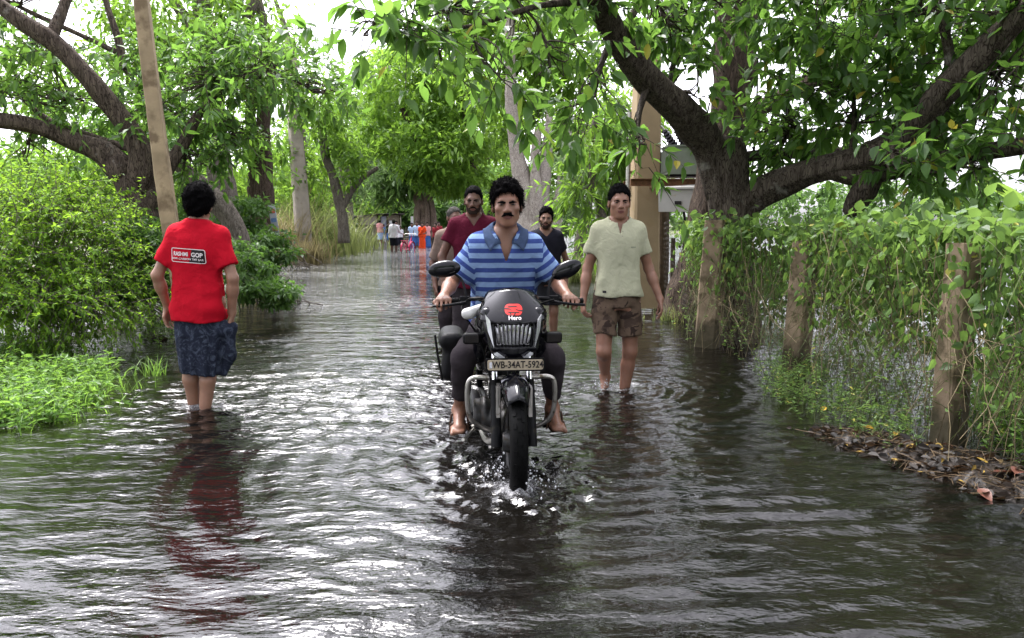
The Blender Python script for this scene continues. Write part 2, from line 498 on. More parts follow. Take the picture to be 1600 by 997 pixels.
# ------------------------------------------------------------------ implicit-surface modeller (bodies, clothes, motorcycle panels)
def _axis(lo, hi, h, fine):
    out = [lo]
    while out[-1] < hi:
        s = h
        for a, b, hf in fine:
            if a <= out[-1] <= b: s = min(s, hf)
        out.append(out[-1] + s)
    return np.array(out, np.float32)
class SDF:
    def __init__(s, lo, hi, h, fx=(), fy=(), fz=()):
        s.h = h
        s.ax = [_axis(lo[0], hi[0], h, fx), _axis(lo[1], hi[1], h, fy), _axis(lo[2], hi[2], h, fz)]
        s.d = np.full([len(a) for a in s.ax], 1.0, np.float32)
    def _sub(s, lo, hi):
        sl = []
        for a, l, u in zip(s.ax, lo, hi):
            i = max(int(np.searchsorted(a, l)) - 1, 0); j = min(int(np.searchsorted(a, u)) + 1, len(a))
            if j <= i: return None
            sl.append(slice(i, j))
        return tuple(sl)
    def _co(s, sl):
        return s.ax[0][sl[0]][:, None, None], s.ax[1][sl[1]][None, :, None], s.ax[2][sl[2]][None, None, :]
    def apply(s, fn, lo, hi, k=0.0, sub=False, inter=False):
        mg = k + 2.5 * s.h
        sl = s._sub([v - mg for v in lo], [v + mg for v in hi])
        if sl is None: return s
        X, Y, Z = s._co(sl)
        v = fn(X, Y, Z).astype(np.float32)
        a = s.d[sl]
        if sub:
            v = -v
            if k > 0:
                hh = np.maximum(k - np.abs(a - v), 0) / k
                s.d[sl] = np.maximum(a, v) + hh * hh * k * 0.25
            else: s.d[sl] = np.maximum(a, v)
        elif k > 0:
            hh = np.maximum(k - np.abs(a - v), 0) / k
            s.d[sl] = np.minimum(a, v) - hh * hh * k * 0.25
        else: s.d[sl] = np.minimum(a, v)
        return s
    def cap(s, a, b, ra, rb, k=0.02, sub=False, cut=None):
        a = np.asarray(a, float); b = np.asarray(b, float); ba = b - a; bb = float(ba @ ba) + 1e-12
        R = max(ra, rb)
        def fn(X, Y, Z):
            t = np.clip(((X - a[0]) * ba[0] + (Y - a[1]) * ba[1] + (Z - a[2]) * ba[2]) / bb, 0, 1)
            q = np.sqrt((X - a[0] - t * ba[0]) ** 2 + (Y - a[1] - t * ba[1]) ** 2 + (Z - a[2] - t * ba[2]) ** 2) - (ra + (rb - ra) * t)
            if cut is not None:                                    # flat end at b
                n = ba / math.sqrt(bb)
                q = np.maximum(q, (X - b[0]) * n[0] + (Y - b[1]) * n[1] + (Z - b[2]) * n[2] - cut)
            return q
        return s.apply(fn, np.minimum(a, b) - R, np.maximum(a, b) + R, k, sub)
    def chain(s, pts, rs, k=0.02, sub=False):
        for i in range(len(pts) - 1): s.cap(pts[i], pts[i + 1], rs[i], rs[i + 1], k, sub)
        return s
    def ell(s, c, r, k=0.02, R=None, sub=False):
        c = np.asarray(c, float); r = np.asarray(r, float); mr = float(r.max())
        M = np.eye(3) if R is None else np.asarray(R, float)
        def fn(X, Y, Z):
            dx, dy, dz = X - c[0], Y - c[1], Z - c[2]
            u = M[0, 0] * dx + M[1, 0] * dy + M[2, 0] * dz
            v = M[0, 1] * dx + M[1, 1] * dy + M[2, 1] * dz
            w = M[0, 2] * dx + M[1, 2] * dy + M[2, 2] * dz
            k0 = np.sqrt((u / r[0]) ** 2 + (v / r[1]) ** 2 + (w / r[2]) ** 2)
            k1 = np.sqrt((u / r[0] ** 2) ** 2 + (v / r[1] ** 2) ** 2 + (w / r[2] ** 2) ** 2) + 1e-9
            return k0 * (k0 - 1) / k1
        return s.apply(fn, c - mr, c + mr, k, sub)
    def box(s, c, hsz, rnd=0.01, k=0.0, R=None, sub=False):
        c = np.asarray(c, float); hsz = np.asarray(hsz, float) - rnd; mr = float(np.linalg.norm(hsz)) + rnd
        M = np.eye(3) if R is None else np.asarray(R, float)
        def fn(X, Y, Z):
            dx, dy, dz = X - c[0], Y - c[1], Z - c[2]
            q = [np.abs(M[0, i] * dx + M[1, i] * dy + M[2, i] * dz) - hsz[i] for i in range(3)]
            o = np.sqrt(np.maximum(q[0], 0) ** 2 + np.maximum(q[1], 0) ** 2 + np.maximum(q[2], 0) ** 2)
            return o + np.minimum(np.maximum(np.maximum(q[0], q[1]), q[2]), 0) - rnd
        return s.apply(fn, c - mr, c + mr, k, sub)
    def loft(s, rows, k=0.0, sub=False, pw=2.3, fn2=None):
        """rows (z, cx, cy, rx, ry), rising z"""
        A = np.asarray(rows, float)
        mx = A[:, 3].max(); my = A[:, 4].max()
        if fn2 is not None: mx += 0.03; my += 0.03
        lo = (A[:, 1].min() - mx, A[:, 2].min() - my, A[0, 0]); hi = (A[:, 1].max() + mx, A[:, 2].max() + my, A[-1, 0])
        zz = np.linspace(A[0, 0], A[-1, 0], 60); S = spline(A, 400)
        def fn(X, Y, Z):
            z = Z.ravel()
            cx, cy, rx, ry = [np.interp(z, S[:, 0], S[:, i])[None, None, :] for i in (1, 2, 3, 4)]
            rx = np.maximum(rx, 0.005); ry = np.maximum(ry, 0.005)
            q = (np.abs((X - cx) / rx) ** pw + np.abs((Y - cy) / ry) ** pw) ** (1 / pw)
            d = (q - 1) * np.minimum(rx, ry)
            if fn2 is not None: d = d - fn2(np.arctan2(Y - cy, X - cx), Z)
            return np.maximum(d, np.maximum(A[0, 0] - Z, Z - A[-1, 0]) + 0 * d)
        return s.apply(fn, lo, hi, k, sub)
    def plane(s, p, n):
        """keep the side the normal points away from"""
        n = np.asarray(n, float); n = n / np.linalg.norm(n)
        X, Y, Z = s._co((slice(None),) * 3)
        s.d = np.maximum(s.d, ((X - p[0]) * n[0] + (Y - p[1]) * n[1] + (Z - p[2]) * n[2]).astype(np.float32))
        return s
    def warp(s, f, amp, band=0.04, mask=None):
        I = np.nonzero(np.abs(s.d) < band)
        P = np.stack([s.ax[0][I[0]], s.ax[1][I[1]], s.ax[2][I[2]]], 1)
        v = f(P) * amp
        if mask is not None: v = v * mask(P)
        s.d[I] += v.astype(np.float32)
        return s
    def net(s):
        d = s.d; xs, ys, zs = s.ax
        S = d < 0
        n = sum(S[i:S.shape[0] - 1 + i, j:S.shape[1] - 1 + j, k:S.shape[2] - 1 + k].astype(np.int8) for i in (0, 1) for j in (0, 1) for k in (0, 1))
        mix = (n > 0) & (n < 8)
        I, J, K = np.nonzero(mix)
        idx = np.full(mix.shape, -1, np.int32); idx[I, J, K] = np.arange(len(I))
        acc = np.zeros((len(I), 3), np.float64); cnt = np.zeros(len(I))
        C = [(i, j, k) for i in (0, 1) for j in (0, 1) for k in (0, 1)]
        for a in C:
            for ax in range(3):
                if a[ax]: continue
                b = list(a); b[ax] = 1
                d0 = d[I + a[0], J + a[1], K + a[2]]; d1 = d[I + b[0], J + b[1], K + b[2]]
                cr = (d0 < 0) != (d1 < 0)
                t = np.where(cr, d0 / np.where(cr, d0 - d1, 1), 0)
                p0 = np.stack([xs[I + a[0]], ys[J + a[1]], zs[K + a[2]]], 1)
                p1 = np.stack([xs[I + b[0]], ys[J + b[1]], zs[K + b[2]]], 1)
                acc += np.where(cr[:, None], p0 + (p1 - p0) * t[:, None], 0); cnt += cr
        V = acc / np.maximum(cnt, 1)[:, None]
        Q = []
        for ax in range(3):
            A = np.moveaxis(S, ax, 0); ID = np.moveaxis(idx, ax, 0)
            cr = A[:-1, 1:-1, 1:-1] != A[1:, 1:-1, 1:-1]
            i, j, k = np.nonzero(cr)
            q = np.stack([ID[i, j, k], ID[i, j + 1, k], ID[i, j + 1, k + 1], ID[i, j, k + 1]], 1)
            ins = A[i, j + 1, k + 1]
            flip = ins if ax != 1 else ~ins
            q = np.where(flip[:, None], q, q[:, ::-1])
            Q.append(q)
        Q = np.vstack(Q)
        Q = Q[(Q >= 0).all(1)]
        return V, Q
    def mesh(s, name, mats, midf=None, attrf=None, relax=1):
        V, Q = s.net()
        for _ in range(relax):                                         # one light smoothing pass removes the grid's steps
            E = np.vstack([Q[:, [0, 1]], Q[:, [1, 2]], Q[:, [2, 3]], Q[:, [3, 0]]])
            a = np.zeros_like(V); c = np.zeros(len(V))
            for ii in range(3):
                a[:, ii] = np.bincount(E[:, 0], V[E[:, 1], ii], len(V)) + np.bincount(E[:, 1], V[E[:, 0], ii], len(V))
            c = np.bincount(E[:, 0], minlength=len(V)) + np.bincount(E[:, 1], minlength=len(V))
            V = V * 0.5 + 0.5 * a / np.maximum(c, 1)[:, None]
        at = attrf(V) if attrf else None
        mi = midf(V[Q].mean(1)) if midf else None
        return mesh_np(name, V, Q, mats=mats if isinstance(mats, (list, tuple)) else [mats], midx=mi, attrs=at)
# ------------------------------------------------------------------ vegetation library
UP = np.array([0, 0, 1.0])
def nrm(a): return a / np.maximum(np.linalg.norm(a, axis=-1, keepdims=True), 1e-9)
class Lv:
    """leaves as arrays: place, direction, facing, length, tint"""
    def __init__(s): s.p = []; s.d = []; s.n = []; s.l = []; s.t = []
    def add(s, p, d, n, l, t):
        s.p.append(p); s.d.append(nrm(d)); s.n.append(n); s.l.append(l); s.t.append(t)
    def cat(s):
        return [np.concatenate(a) for a in (s.p, s.d, s.n, s.l, s.t)]
def leaf_frames(d, n):
    side = nrm(np.cross(d, n)); return side, nrm(np.cross(side, d))
HI_T = np.array([0, .22, .55, 1.0, .55, .22]); HI_W = np.array([0, .40, .42, 0, -.42, -.40])
HI_F = [[0, 1, 2, 3], [0, 3, 4, 5]]
LO_T = np.array([0, .42, 1.0, .42]); LO_W = np.array([0, .5, 0, -.5])
def leaf_verts(p, d, n, l, w, T, Wd, fold=0.25, droop=0.18):
    side, nn = leaf_frames(d, n)
    l = l[:, None, None]; kk = (np.arange(len(p)) * 0.7548776662) % 1.0; w = w * (0.72 + 0.55 * kk)[:, None, None]; droop = droop * (0.2 + 2.0 * ((kk * 7.3) % 1.0))[:, None, None]
    V = p[:, None, :] + d[:, None, :] * (T[None, :, None] * l) + side[:, None, :] * (Wd[None, :, None] * l * w) \
        + nn[:, None, :] * ((np.abs(Wd) * fold)[None, :, None] * w * l) - UP[None, None, :] * ((T ** 2)[None, :, None] * droop * l)
    return V
def leaf_mesh(name, arr, mat, w=0.42, hi=True, extra=None):
    p, d, n, l, t = arr
    T, Wd = (HI_T, HI_W) if hi else (LO_T, LO_W)
    k = len(T)
    V = leaf_verts(p, d, n, l, w, T, Wd).reshape(-1, 3)
    o = (np.arange(len(p)) * k)[:, None]
    tint = np.repeat(t, k)
    if hi:
        F = np.concatenate([o + np.array([HI_F[0]]), o + np.array([HI_F[1]])])
        return mesh_np(name, V, F4=F, mats=[mat], smooth=False, attrs={'tint': tint})
    F = np.concatenate([o + np.array([[0, 1, 2]]), o + np.array([[0, 2, 3]])])
    return mesh_np(name, V, F3=F, mats=[mat], smooth=False, attrs={'tint': tint})
def one_leaf_mesh(name, mat, w=0.42):
    """a single leaf of length 1 along +Y facing +Z, folded on its midrib, with a short stalk"""
    T = [0, .12, .3, .55, .8, 1.0]; Wd = [.0, .26, .44, .42, .22, 0]
    V, F = [], []
    for t, q in zip(T, Wd):
        z = -0.18 * t * t
        V += [(-q * w, t, z + q * w * 0.3), (0, t, z), (q * w, t, z + q * w * 0.3)]
    for i in range(5):
        a = i * 3
        F += [(a, a + 1, a + 4, a + 3), (a + 1, a + 2, a + 5, a + 4)]
    V += [(-0.012, -0.14, 0.0), (0.012, -0.14, 0.0), (0.012, 0.05, 0.0), (-0.012, 0.05, 0.0)]
    n = len(V); F.append((n - 4, n - 3, n - 2, n - 1))
    me = bpy.data.meshes.new(name); me.from_pydata(V, [], F); me.materials.append(mat)
    me.polygons.foreach_set('use_smooth', [True] * len(me.polygons))
    return me
def split_leaves(arr, count, parent, leafme, minpx=9.0, base=(0, 0, 0)):
    """the leaves that show largest become objects; returns the rest"""
    p, d, n, l, t = arr
    px, py, dep = project(p + d * l[:, None] * 0.5)
    side, nn = leaf_frames(d, n)
    view = nrm(p - np.array([0, 0, CAM_H]))
    size = l * FPX / np.maximum(dep, 0.3) * (0.35 + 0.65 * np.abs((view * nn).sum(1)))
    ok = (dep > 0.5) & (px > 0) & (px < 1600) & (py > 0) & (py < 997) & (size > minpx)
    o = np.argsort(np.where(ok, -size, 1e9))[:count]
    o = o[ok[o]]
    b = Vector(base)
    for i in o:
        M = Matrix(((side[i][0] * l[i], d[i][0] * l[i], nn[i][0] * l[i], p[i][0] - b.x),
                    (side[i][1] * l[i], d[i][1] * l[i], nn[i][1] * l[i], p[i][1] - b.y),
                    (side[i][2] * l[i], d[i][2] * l[i], nn[i][2] * l[i], p[i][2] - b.z), (0, 0, 0, 1)))
        q = bpy.data.objects.new('leaf', leafme); COL.objects.link(q); q.parent = parent; q.matrix_local = M
    keep = np.ones(len(p), bool); keep[o] = False
    return [a[keep] for a in arr]

def thin_tubes(P, r0, r1):
    """P (T,n,3) -> three-sided tubes"""
    T, n = P.shape[:2]
    t = nrm(P[:, -1] - P[:, 0]); ref = np.where(np.abs(t[:, 2:3]) < 0.9, UP[None], np.array([[1.0, 0, 0]]))
    u = nrm(np.cross(t, ref)); v = np.cross(t, u)
    r0 = np.broadcast_to(np.asarray(r0, float), (T,)); r1 = np.broadcast_to(np.asarray(r1, float), (T,))
    f = np.linspace(0, 1, n)[None, :]
    R = (r0[:, None] * (1 - f) + r1[:, None] * f)
    V = []
    for k in range(3):
        a = 2 * math.pi * k / 3
        V.append(P + (u * math.cos(a) + v * math.sin(a))[:, None, :] * R[:, :, None])
    V = np.stack(V, 2).reshape(-1, 3)
    o = (np.arange(T) * n * 3)[:, None, None] + (np.arange(n - 1) * 3)[None, :, None]
    F = []
    for k in range(3):
        k2 = (k + 1) % 3
        F.append(np.stack([o + k, o + k2, o + 3 + k2, o + 3 + k], -1).reshape(-1, 4))
    return V, np.concatenate(F)

def trunk_tube(rows, seed=0, sides=18, step=0.10, lump=0.10, ridge=0.05):
    """rows of (x,y,z,r) -> bark tube with lumps, ridges and closed ends"""
    A = np.asarray(rows, float)
    Ln = np.linalg.norm(np.diff(A[:, :3], axis=0), axis=1).sum()
    n = max(6, int(Ln / step))
    S = spline(A, n); P, R = S[:, :3], np.maximum(S[:, 3], 0.004)
    r = np.random.default_rng(seed)
    t = nrm(np.gradient(P, axis=0))
    u = np.zeros_like(P); ref = np.array([1.0, 0.2, 0]) if abs(t[0, 2]) > 0.6 else UP
    uu = nrm(np.cross(t[0], ref))
    for i in range(n):
        uu = nrm(uu - t[i] * (uu @ t[i])); u[i] = uu
    v = np.cross(t, u)
    ang = np.linspace(0, 2 * math.pi, sides, endpoint=False)
    ln = sines(seed + 1, 8, 5.0); fn = sines(seed + 2, 10, 16.0)
    dirv = u[:, None, :] * np.cos(ang)[None, :, None] + v[:, None, :] * np.sin(ang)[None, :, None]
    V = P[:, None, :] + dirv * R[:, None, None]
    flat = V.reshape(-1, 3).astype(np.float32)
    k = 1 + lump * ln(flat) + ridge * fn(flat)
    rg = r.normal(size=sides) * ridge * 1.2
    V = P[:, None, :] + dirv * (R[:, None] * (k.reshape(n, sides) + rg[None, :]))[:, :, None]
    V = np.vstack([V.reshape(-1, 3), P[:1], P[-1:] + t[-1:] * R[-1] * 0.5])
    i, j = np.meshgrid(np.arange(n - 1), np.arange(sides), indexing='ij')
    a = (i * sides + j).ravel(); b = (i * sides + (j + 1) % sides).ravel()
    F4 = np.stack([a, b, b + sides, a + sides], 1)
    c0, c1 = n * sides, n * sides + 1
    kk = np.arange(sides); k2 = (kk + 1) % sides
    F3 = np.vstack([np.stack([k2, kk, np.full(sides, c0)], 1), np.stack([(n - 1) * sides + kk, (n - 1) * sides + k2, np.full(sides, c1)], 1)])
    return V, F4, F3
def join_tubes(name, tubes, mat, base, extra=None):
    V, F4, F3 = [], [], []; o = 0
    for v, f4, f3 in tubes:
        V.append(v); F4.append(f4 + o); F3.append(f3 + o); o += len(v)
    if extra is not None:
        v, f4 = extra; V.append(v); F4.append(f4 + o); o += len(v)
    return mesh_np(name, np.vstack(V) - np.asarray(base)[None], np.vstack(F4), np.vstack(F3), mats=[mat])

def limb(rows, d=None):
    """rows of (px, py, depth, half width px) -> (x,y,z,r)"""
    out = []
    for px, py, dd, hw in rows:
        q = W(px, py, dd); out.append((q.x, q.y, q.z, hw * dd / FPX))
    return out
def cl(px, py, d, rx, ry, rd, n):
    """a leaf mass given by its middle, half sizes in pixels, half depth in metres, number of twigs"""
    c = np.array(W(px, py, d)); return (c, np.array([rx * d / FPX, rd, ry * d / FPX]), n)

def twig_crown(lv, cls, r, limbs, tl=(0.3, 0.6), nl=(9, 14), ll=(0.11, 0.16), droop=0.35, shell=2.2, up=0.0, sub=None):
    """twigs of leaves filling ellipsoids; returns tubes for the branches that carry them"""
    LP = np.vstack([spline(np.asarray(b), 40)[:, :4] for b in limbs]) if limbs else None
    tubes_v, tubes_f = [], []; o = 0
    def put(P, r0, r1):
        nonlocal o
        v, f = thin_tubes(P, r0, r1); tubes_v.append(v); tubes_f.append(f + o); o += len(v)
    for c, R, n in cls:
        u = nrm(r.normal(size=(n, 3))) * (r.uniform(0, 1, (n, 1)) ** (1 / shell))
        if sub:                                             # clumps: gaps and lobes
            k = max(3, n // sub); cc = nrm(r.normal(size=(k, 3))) * (r.uniform(0.2, 1, (k, 1)) ** 0.6)
            u = cc[r.integers(0, k, n)] + r.normal(size=(n, 3)) * 0.26
        q = c + u * R
        dr = nrm(u * 0.5 + r.normal(size=(n, 3)) * 0.55 + np.array([0, 0, up]))
        tlen = r.uniform(tl[0], tl[1], n)
        s = np.linspace(0, 1, 5)
        P = q[:, None, :] + dr[:, None, :] * (s[None, :, None] * tlen[:, None, None]) - UP * (0.5 * droop * (s ** 2)[None, :, None] * tlen[:, None, None])
        put(P, 0.005, 0.0018)
        if LP is not None:
            i0 = np.argmin(np.linalg.norm(LP[:, :3] - c, axis=1)); a = LP[i0, :3]
            s = np.linspace(0, 1, 8)[:, None]
            mid = (a + c) / 2 + r.normal(size=3) * 0.12 * np.linalg.norm(c - a) + UP * 0.1
            B = a * (1 - s) ** 2 + 2 * mid * s * (1 - s) + c * s ** 2
            rr = min(0.05, LP[i0, 3] * 0.5)
            put(B[None], rr, 0.012)
            # sub-branches from along that branch to the twig feet
            nb = min(n, 40); pick = r.choice(n, nb, replace=False)
            s5 = np.linspace(0, 1, 5)[None, :, None]
            st = B[r.integers(3, 8, nb)]
            en = q[pick]; md = (st + en) / 2 + r.normal(size=(nb, 3)) * 0.08
            put(st[:, None] * (1 - s5) ** 2 + 2 * md[:, None] * s5 * (1 - s5) + en[:, None] * s5 ** 2, 0.010, 0.004)
        m = r.integers(nl[0], nl[1] + 1); tt = r.uniform(0.1, 1.0, (n, m))
        base = q[:, None, :] + dr[:, None, :] * (tt[..., None] * tlen[:, None, None]) - UP * (0.5 * droop * (tt ** 2)[..., None] * tlen[:, None, None])
        perp = r.normal(size=(n, m, 3)); perp -= (perp * dr[:, None]).sum(-1, keepdims=True) * dr[:, None]
        dd = nrm(dr[:, None] * 0.55 + nrm(perp) * 0.8 - UP * droop * r.uniform(0.3, 1.5, (n, m, 1)))
        nn = nrm(UP + r.normal(size=(n, m, 3)) * 0.45)
        tint = np.clip(r.uniform(0, 0.55, (n, 1)) + r.uniform(0, 0.44, (n, m)), 0, 0.999)
        lv.add(base.reshape(-1, 3), dd.reshape(-1, 3), nn.reshape(-1, 3), r.uniform(ll[0], ll[1], n * m), tint.ravel())
    return (np.vstack(tubes_v), np.vstack(tubes_f)) if tubes_v else None

def blob_crown(lv, cls, r, ll=(0.15, 0.25), k=9, spread=0.3):
    """looser leaf masses for trees farther off: leaves gathered round many small centres inside each ellipsoid"""
    for c, R, n in cls:
        nc = max(6, n // 90)
        cc = nrm(r.normal(size=(nc, 3))) * (r.uniform(0.15, 1, (nc, 1)) ** 0.45)
        w = r.integers(0, nc, n); g = r.normal(size=(n, 3)) * spread * r.uniform(0.5, 1.1, (nc, 1))[w]
        g[:, 2] *= 0.7
        p = c + (cc[w] + g) * R
        out = nrm(g + 0.15 * r.normal(size=(n, 3)))
        d = nrm(out * 0.7 + r.normal(size=(n, 3)) * 0.6 - UP * 0.25)
        tint = np.clip(r.uniform(0, 0.5, nc)[w] + r.uniform(0, 0.49, n), 0, 0.999)
        lv.add(p, d, nrm(UP * 0.9 + out * 0.5 + r.normal(size=(n, 3)) * 0.4), r.uniform(ll[0], ll[1], n), tint)

def make_tree(name, label, base, limbs, cls, leafmat, barkmat, r, mode='blob', parts=0, group=None, w=0.42, hi=False, sides=14, cat='tree', seed=0, leafw=None, **kw):
    b = Vector(base)
    t = empty(name, b, label=label, cat=cat, group=group)
    lv = Lv(); extra = None
    if mode == 'twig': extra = twig_crown(lv, cls, r, limbs, **kw)
    else: blob_crown(lv, cls, r, **kw)
    if limbs:
        link('trunk', join_tubes('trunk', [trunk_tube(x, seed + 13 * i, sides) for i, x in enumerate(limbs)], barkmat, b), t)
    if extra is not None:
        link('branches', mesh_np('branches', extra[0] - np.array(b)[None], extra[1], mats=[barkmat]), t, kind='stuff')
    arr = lv.cat()
    if parts:
        arr = split_leaves(arr, parts, t, one_leaf_mesh('leaf', leafmat, w), base=b)
    arr[0] = arr[0] - np.array(b)[None]
    link('crown', leaf_mesh('crown', arr, leafmat, w, hi), t, kind='stuff' if parts else None)
    return t

# leaf and bark materials
LF_NEAR = leaf_mat('leaf_broad', (0.035, 0.090, 0.020), (0.085, 0.18, 0.04), (0.24, 0.46, 0.07), 0.42, 0.36, (0.35, 0.26, 0.03))
LF_LEFT = leaf_mat('leaf_left_tree', (0.035, 0.09, 0.02), (0.09, 0.19, 0.045), (0.22, 0.42, 0.06), 0.40, 0.38)
LF_BRIGHT = leaf_mat('leaf_bright', (0.055, 0.13, 0.018), (0.13, 0.24, 0.035), (0.30, 0.52, 0.06), 0.45, 0.5)
LF_BUSH = leaf_mat('leaf_bush', (0.06, 0.15, 0.015), (0.15, 0.29, 0.03), (0.36, 0.60, 0.05), 0.46, 0.5)
LF_DARK = leaf_mat('leaf_dark', (0.03, 0.08, 0.02), (0.075, 0.15, 0.035), (0.16, 0.32, 0.05), 0.35, 0.42)
LF_FAR = leaf_mat('leaf_far', (0.045, 0.10, 0.03), (0.10, 0.18, 0.05), (0.20, 0.36, 0.08), 0.4, 0.6)
LF_GREY = leaf_mat('leaf_feathery', (0.06, 0.10, 0.04), (0.11, 0.17, 0.07), (0.20, 0.32, 0.10), 0.4, 0.6)
LF_VINE = leaf_mat('leaf_vine', (0.045, 0.10, 0.023), (0.11, 0.20, 0.045), (0.24, 0.40, 0.08), 0.38, 0.42, (0.30, 0.28, 0.05))
LF_GRASS = leaf_mat('grass_dry', (0.08, 0.12, 0.03), (0.20, 0.22, 0.08), (0.28, 0.34, 0.10), 0.35, 0.6)
LF_STRAW = leaf_mat('grass_straw', (0.16, 0.12, 0.05), (0.30, 0.25, 0.12), (0.3, 0.26, 0.12), 0.3, 0.7)
LF_WEED = leaf_mat('leaf_weed', (0.05, 0.13, 0.02), (0.13, 0.26, 0.045), (0.28, 0.5, 0.07), 0.42, 0.42)
BK_DARK = bark_mat('bark_dark', (0.035, 0.026, 0.02), (0.15, 0.125, 0.10), ((0.26, 0.25, 0.22), 0.62), 1.0)
BK_LEFT = bark_mat('bark_left', (0.032, 0.024, 0.019), (0.17, 0.135, 0.105), ((0.28, 0.26, 0.23), 0.60), 1.0)
BK_BROWN = bark_mat('bark_brown', (0.035, 0.026, 0.02), (0.115, 0.085, 0.064), None, 0.9)
BK_PALE = bark_mat('bark_pale', (0.30, 0.25, 0.21), (0.52, 0.47, 0.41), ((0.36, 0.32, 0.25), 0.62), 0.7, 0.5, 0.5)
BK_ROOT = bark_mat('bark_root', (0.12, 0.085, 0.065), (0.26, 0.20, 0.16), None, 0.6)
BK_GREY = bark_mat('bark_grey', (0.10, 0.085, 0.07), (0.24, 0.21, 0.175), None, 0.8)
# ------------------------------------------------------------------ trees
r = np.random.default_rng(11)
# --- big broad-leaved tree at the fence, low forked limbs
limbs = [
 limb([(1158, 590, 8.0, 48.0), (1152, 540, 8.0, 40.0), (1147, 470, 8.0, 33.6), (1142, 400, 8.0, 29.6), (1140, 330, 8.0, 30.4), (1134, 262, 8.0, 32.0), (1126, 225, 8.0, 28.8)]),
 limb([(1136, 300, 8.0, 30.4), (1108, 225, 7.9, 28.8), (1062, 168, 7.6, 24.0), (1012, 120, 7.3, 21.6), (967, 60, 7.0, 20.0), (935, 0, 6.7, 18.4), (900, -80, 6.3, 16.0), (850, -170, 5.9, 11.2)]),
 limb([(1140, 345, 8.0, 25.6), (1180, 306, 7.9, 23.2), (1240, 281, 7.6, 21.6), (1300, 262, 7.3, 21.6), (1380, 240, 7.0, 23.2), (1430, 203, 6.8, 22.4), (1470, 150, 6.6, 21.6), (1512, 108, 6.4, 20.0), (1572, 48, 6.2, 16.8), (1650, -30, 6.0, 12.8), (1720, -120, 5.8, 8.0)]),
 limb([(1300, 262, 7.3, 16.0), (1345, 272, 7.15, 17.6), (1400, 264, 7.0, 15.2), (1450, 254, 6.8, 13.6), (1525, 240, 6.6, 12.8), (1600, 228, 6.3, 12.0), (1720, 212, 6.0, 9.6)]),
 limb([(1362, 262, 7.1, 16.0), (1352, 292, 7.1, 20.0), (1334, 322, 7.15, 16.8), (1326, 332, 7.2, 12.0)]),
 limb([(1476, 145, 6.6, 9.6), (1484, 95, 6.6, 7.2), (1474, 40, 6.5, 5.6), (1460, -20, 6.4, 4.0)]),
 limb([(1140, 250, 8.0, 9.6), (1185, 243, 8.2, 8.0), (1250, 240, 8.4, 7.2), (1320, 236, 8.6, 6.4)]),
 limb([(967, 60, 7.0, 7.2), (990, 20, 7.1, 5.6), (1030, -40, 7.2, 4.0)]),
 limb([(935, 0, 6.7, 8.0), (840, 10, 6.2, 4.8), (740, 40, 5.8, 3.2), (640, 50, 5.4, 1.8)]),
]
cls = [cl(1250, 0, 7.6, 170, 65, 0.9, 110), cl(1420, 20, 7.0, 170, 75, 0.9, 123), cl(1100, 0, 8.2, 130, 50, 0.8, 91), cl(1560, 120, 6.6, 110, 90, 0.9, 104),
       cl(1330, 120, 7.6, 140, 60, 0.8, 101), cl(1250, 195, 8.0, 90, 42, 0.6, 52), cl(1420, 190, 7.4, 110, 40, 0.6, 57), cl(1490, 265, 6.6, 90, 28, 0.5, 33), cl(1400, 265, 6.3, 34, 22, 0.25, 10), cl(1560, 20, 6.4, 100, 60, 0.7, 65),
       cl(1040, 30, 7.9, 80, 40, 0.6, 44), cl(900, 5, 6.9, 90, 30, 0.6, 36), cl(800, 5, 6.2, 95, 28, 0.6, 30), cl(700, 12, 5.7, 80, 28, 0.5, 24), cl(610, 35, 5.3, 46, 40, 0.3, 16), cl(568, 55, 5.2, 22, 36, 0.2, 5),
       cl(930, 150, 6.6, 44, 45, 0.4, 20), cl(1000, 225, 7.0, 36, 30, 0.3, 13), cl(760, 105, 5.8, 45, 34, 0.35, 7), cl(860, 105, 6.1, 50, 30, 0.4, 9), cl(690, 95, 5.5, 45, 36, 0.3, 6), cl(1060, 90, 8.3, 50, 36, 0.4, 20), cl(1085, 150, 7.4, 22, 24, 0.2, 6),
       cl(1200, -130, 6.8, 240, 90, 1.4, 31), cl(1500, -130, 6.2, 220, 110, 1.4, 31), cl(900, -130, 5.8, 210, 80, 1.2, 42), cl(1650, 40, 6.0, 120, 160, 1.0, 32),]
make_tree('roadside_tree', 'large dark barked tree by the fence with low forked limbs spreading over the road', G(1150, 545, -0.1), limbs, cls, LF_NEAR, BK_DARK, r,
          mode='twig', parts=300, hi=True, sides=22, w=0.52, ll=(0.07, 0.175), nl=(8, 12), droop=0.4, sub=9, seed=100)
# --- thick straight trunk behind it
limbs = [limb([(1086, 505, 9.8, 50), (1094, 450, 9.8, 42), (1106, 390, 9.8, 38), (1117, 330, 9.8, 35), (1130, 250, 9.8, 31), (1142, 150, 9.8, 29), (1149, 80, 9.8, 29), (1152, 0, 9.8, 26), (1160, -160, 9.8, 20)]),
         limb([(1146, 190, 9.8, 15), (1200, 163, 9.9, 13), (1262, 130, 10.2, 11), (1330, 85, 10.6, 9), (1420, 20, 11, 6)])]
cls = [cl(1150, -110, 9.8, 160, 80, 1.6, 36), cl(1380, 60, 10.8, 130, 70, 1.2, 60), cl(1270, 120, 10.3, 80, 40, 0.8, 24), cl(1230, 215, 10.2, 70, 32, 0.6, 20)]
make_tree('straight_trunk_tree', 'tall tree with thick straight brown trunk behind the forked tree', G(1085, 480, -0.1), limbs, cls, LF_NEAR, BK_BROWN, r, mode='twig', hi=True, sides=22,
          ll=(0.12, 0.17), nl=(8, 12), sub=9, seed=140)
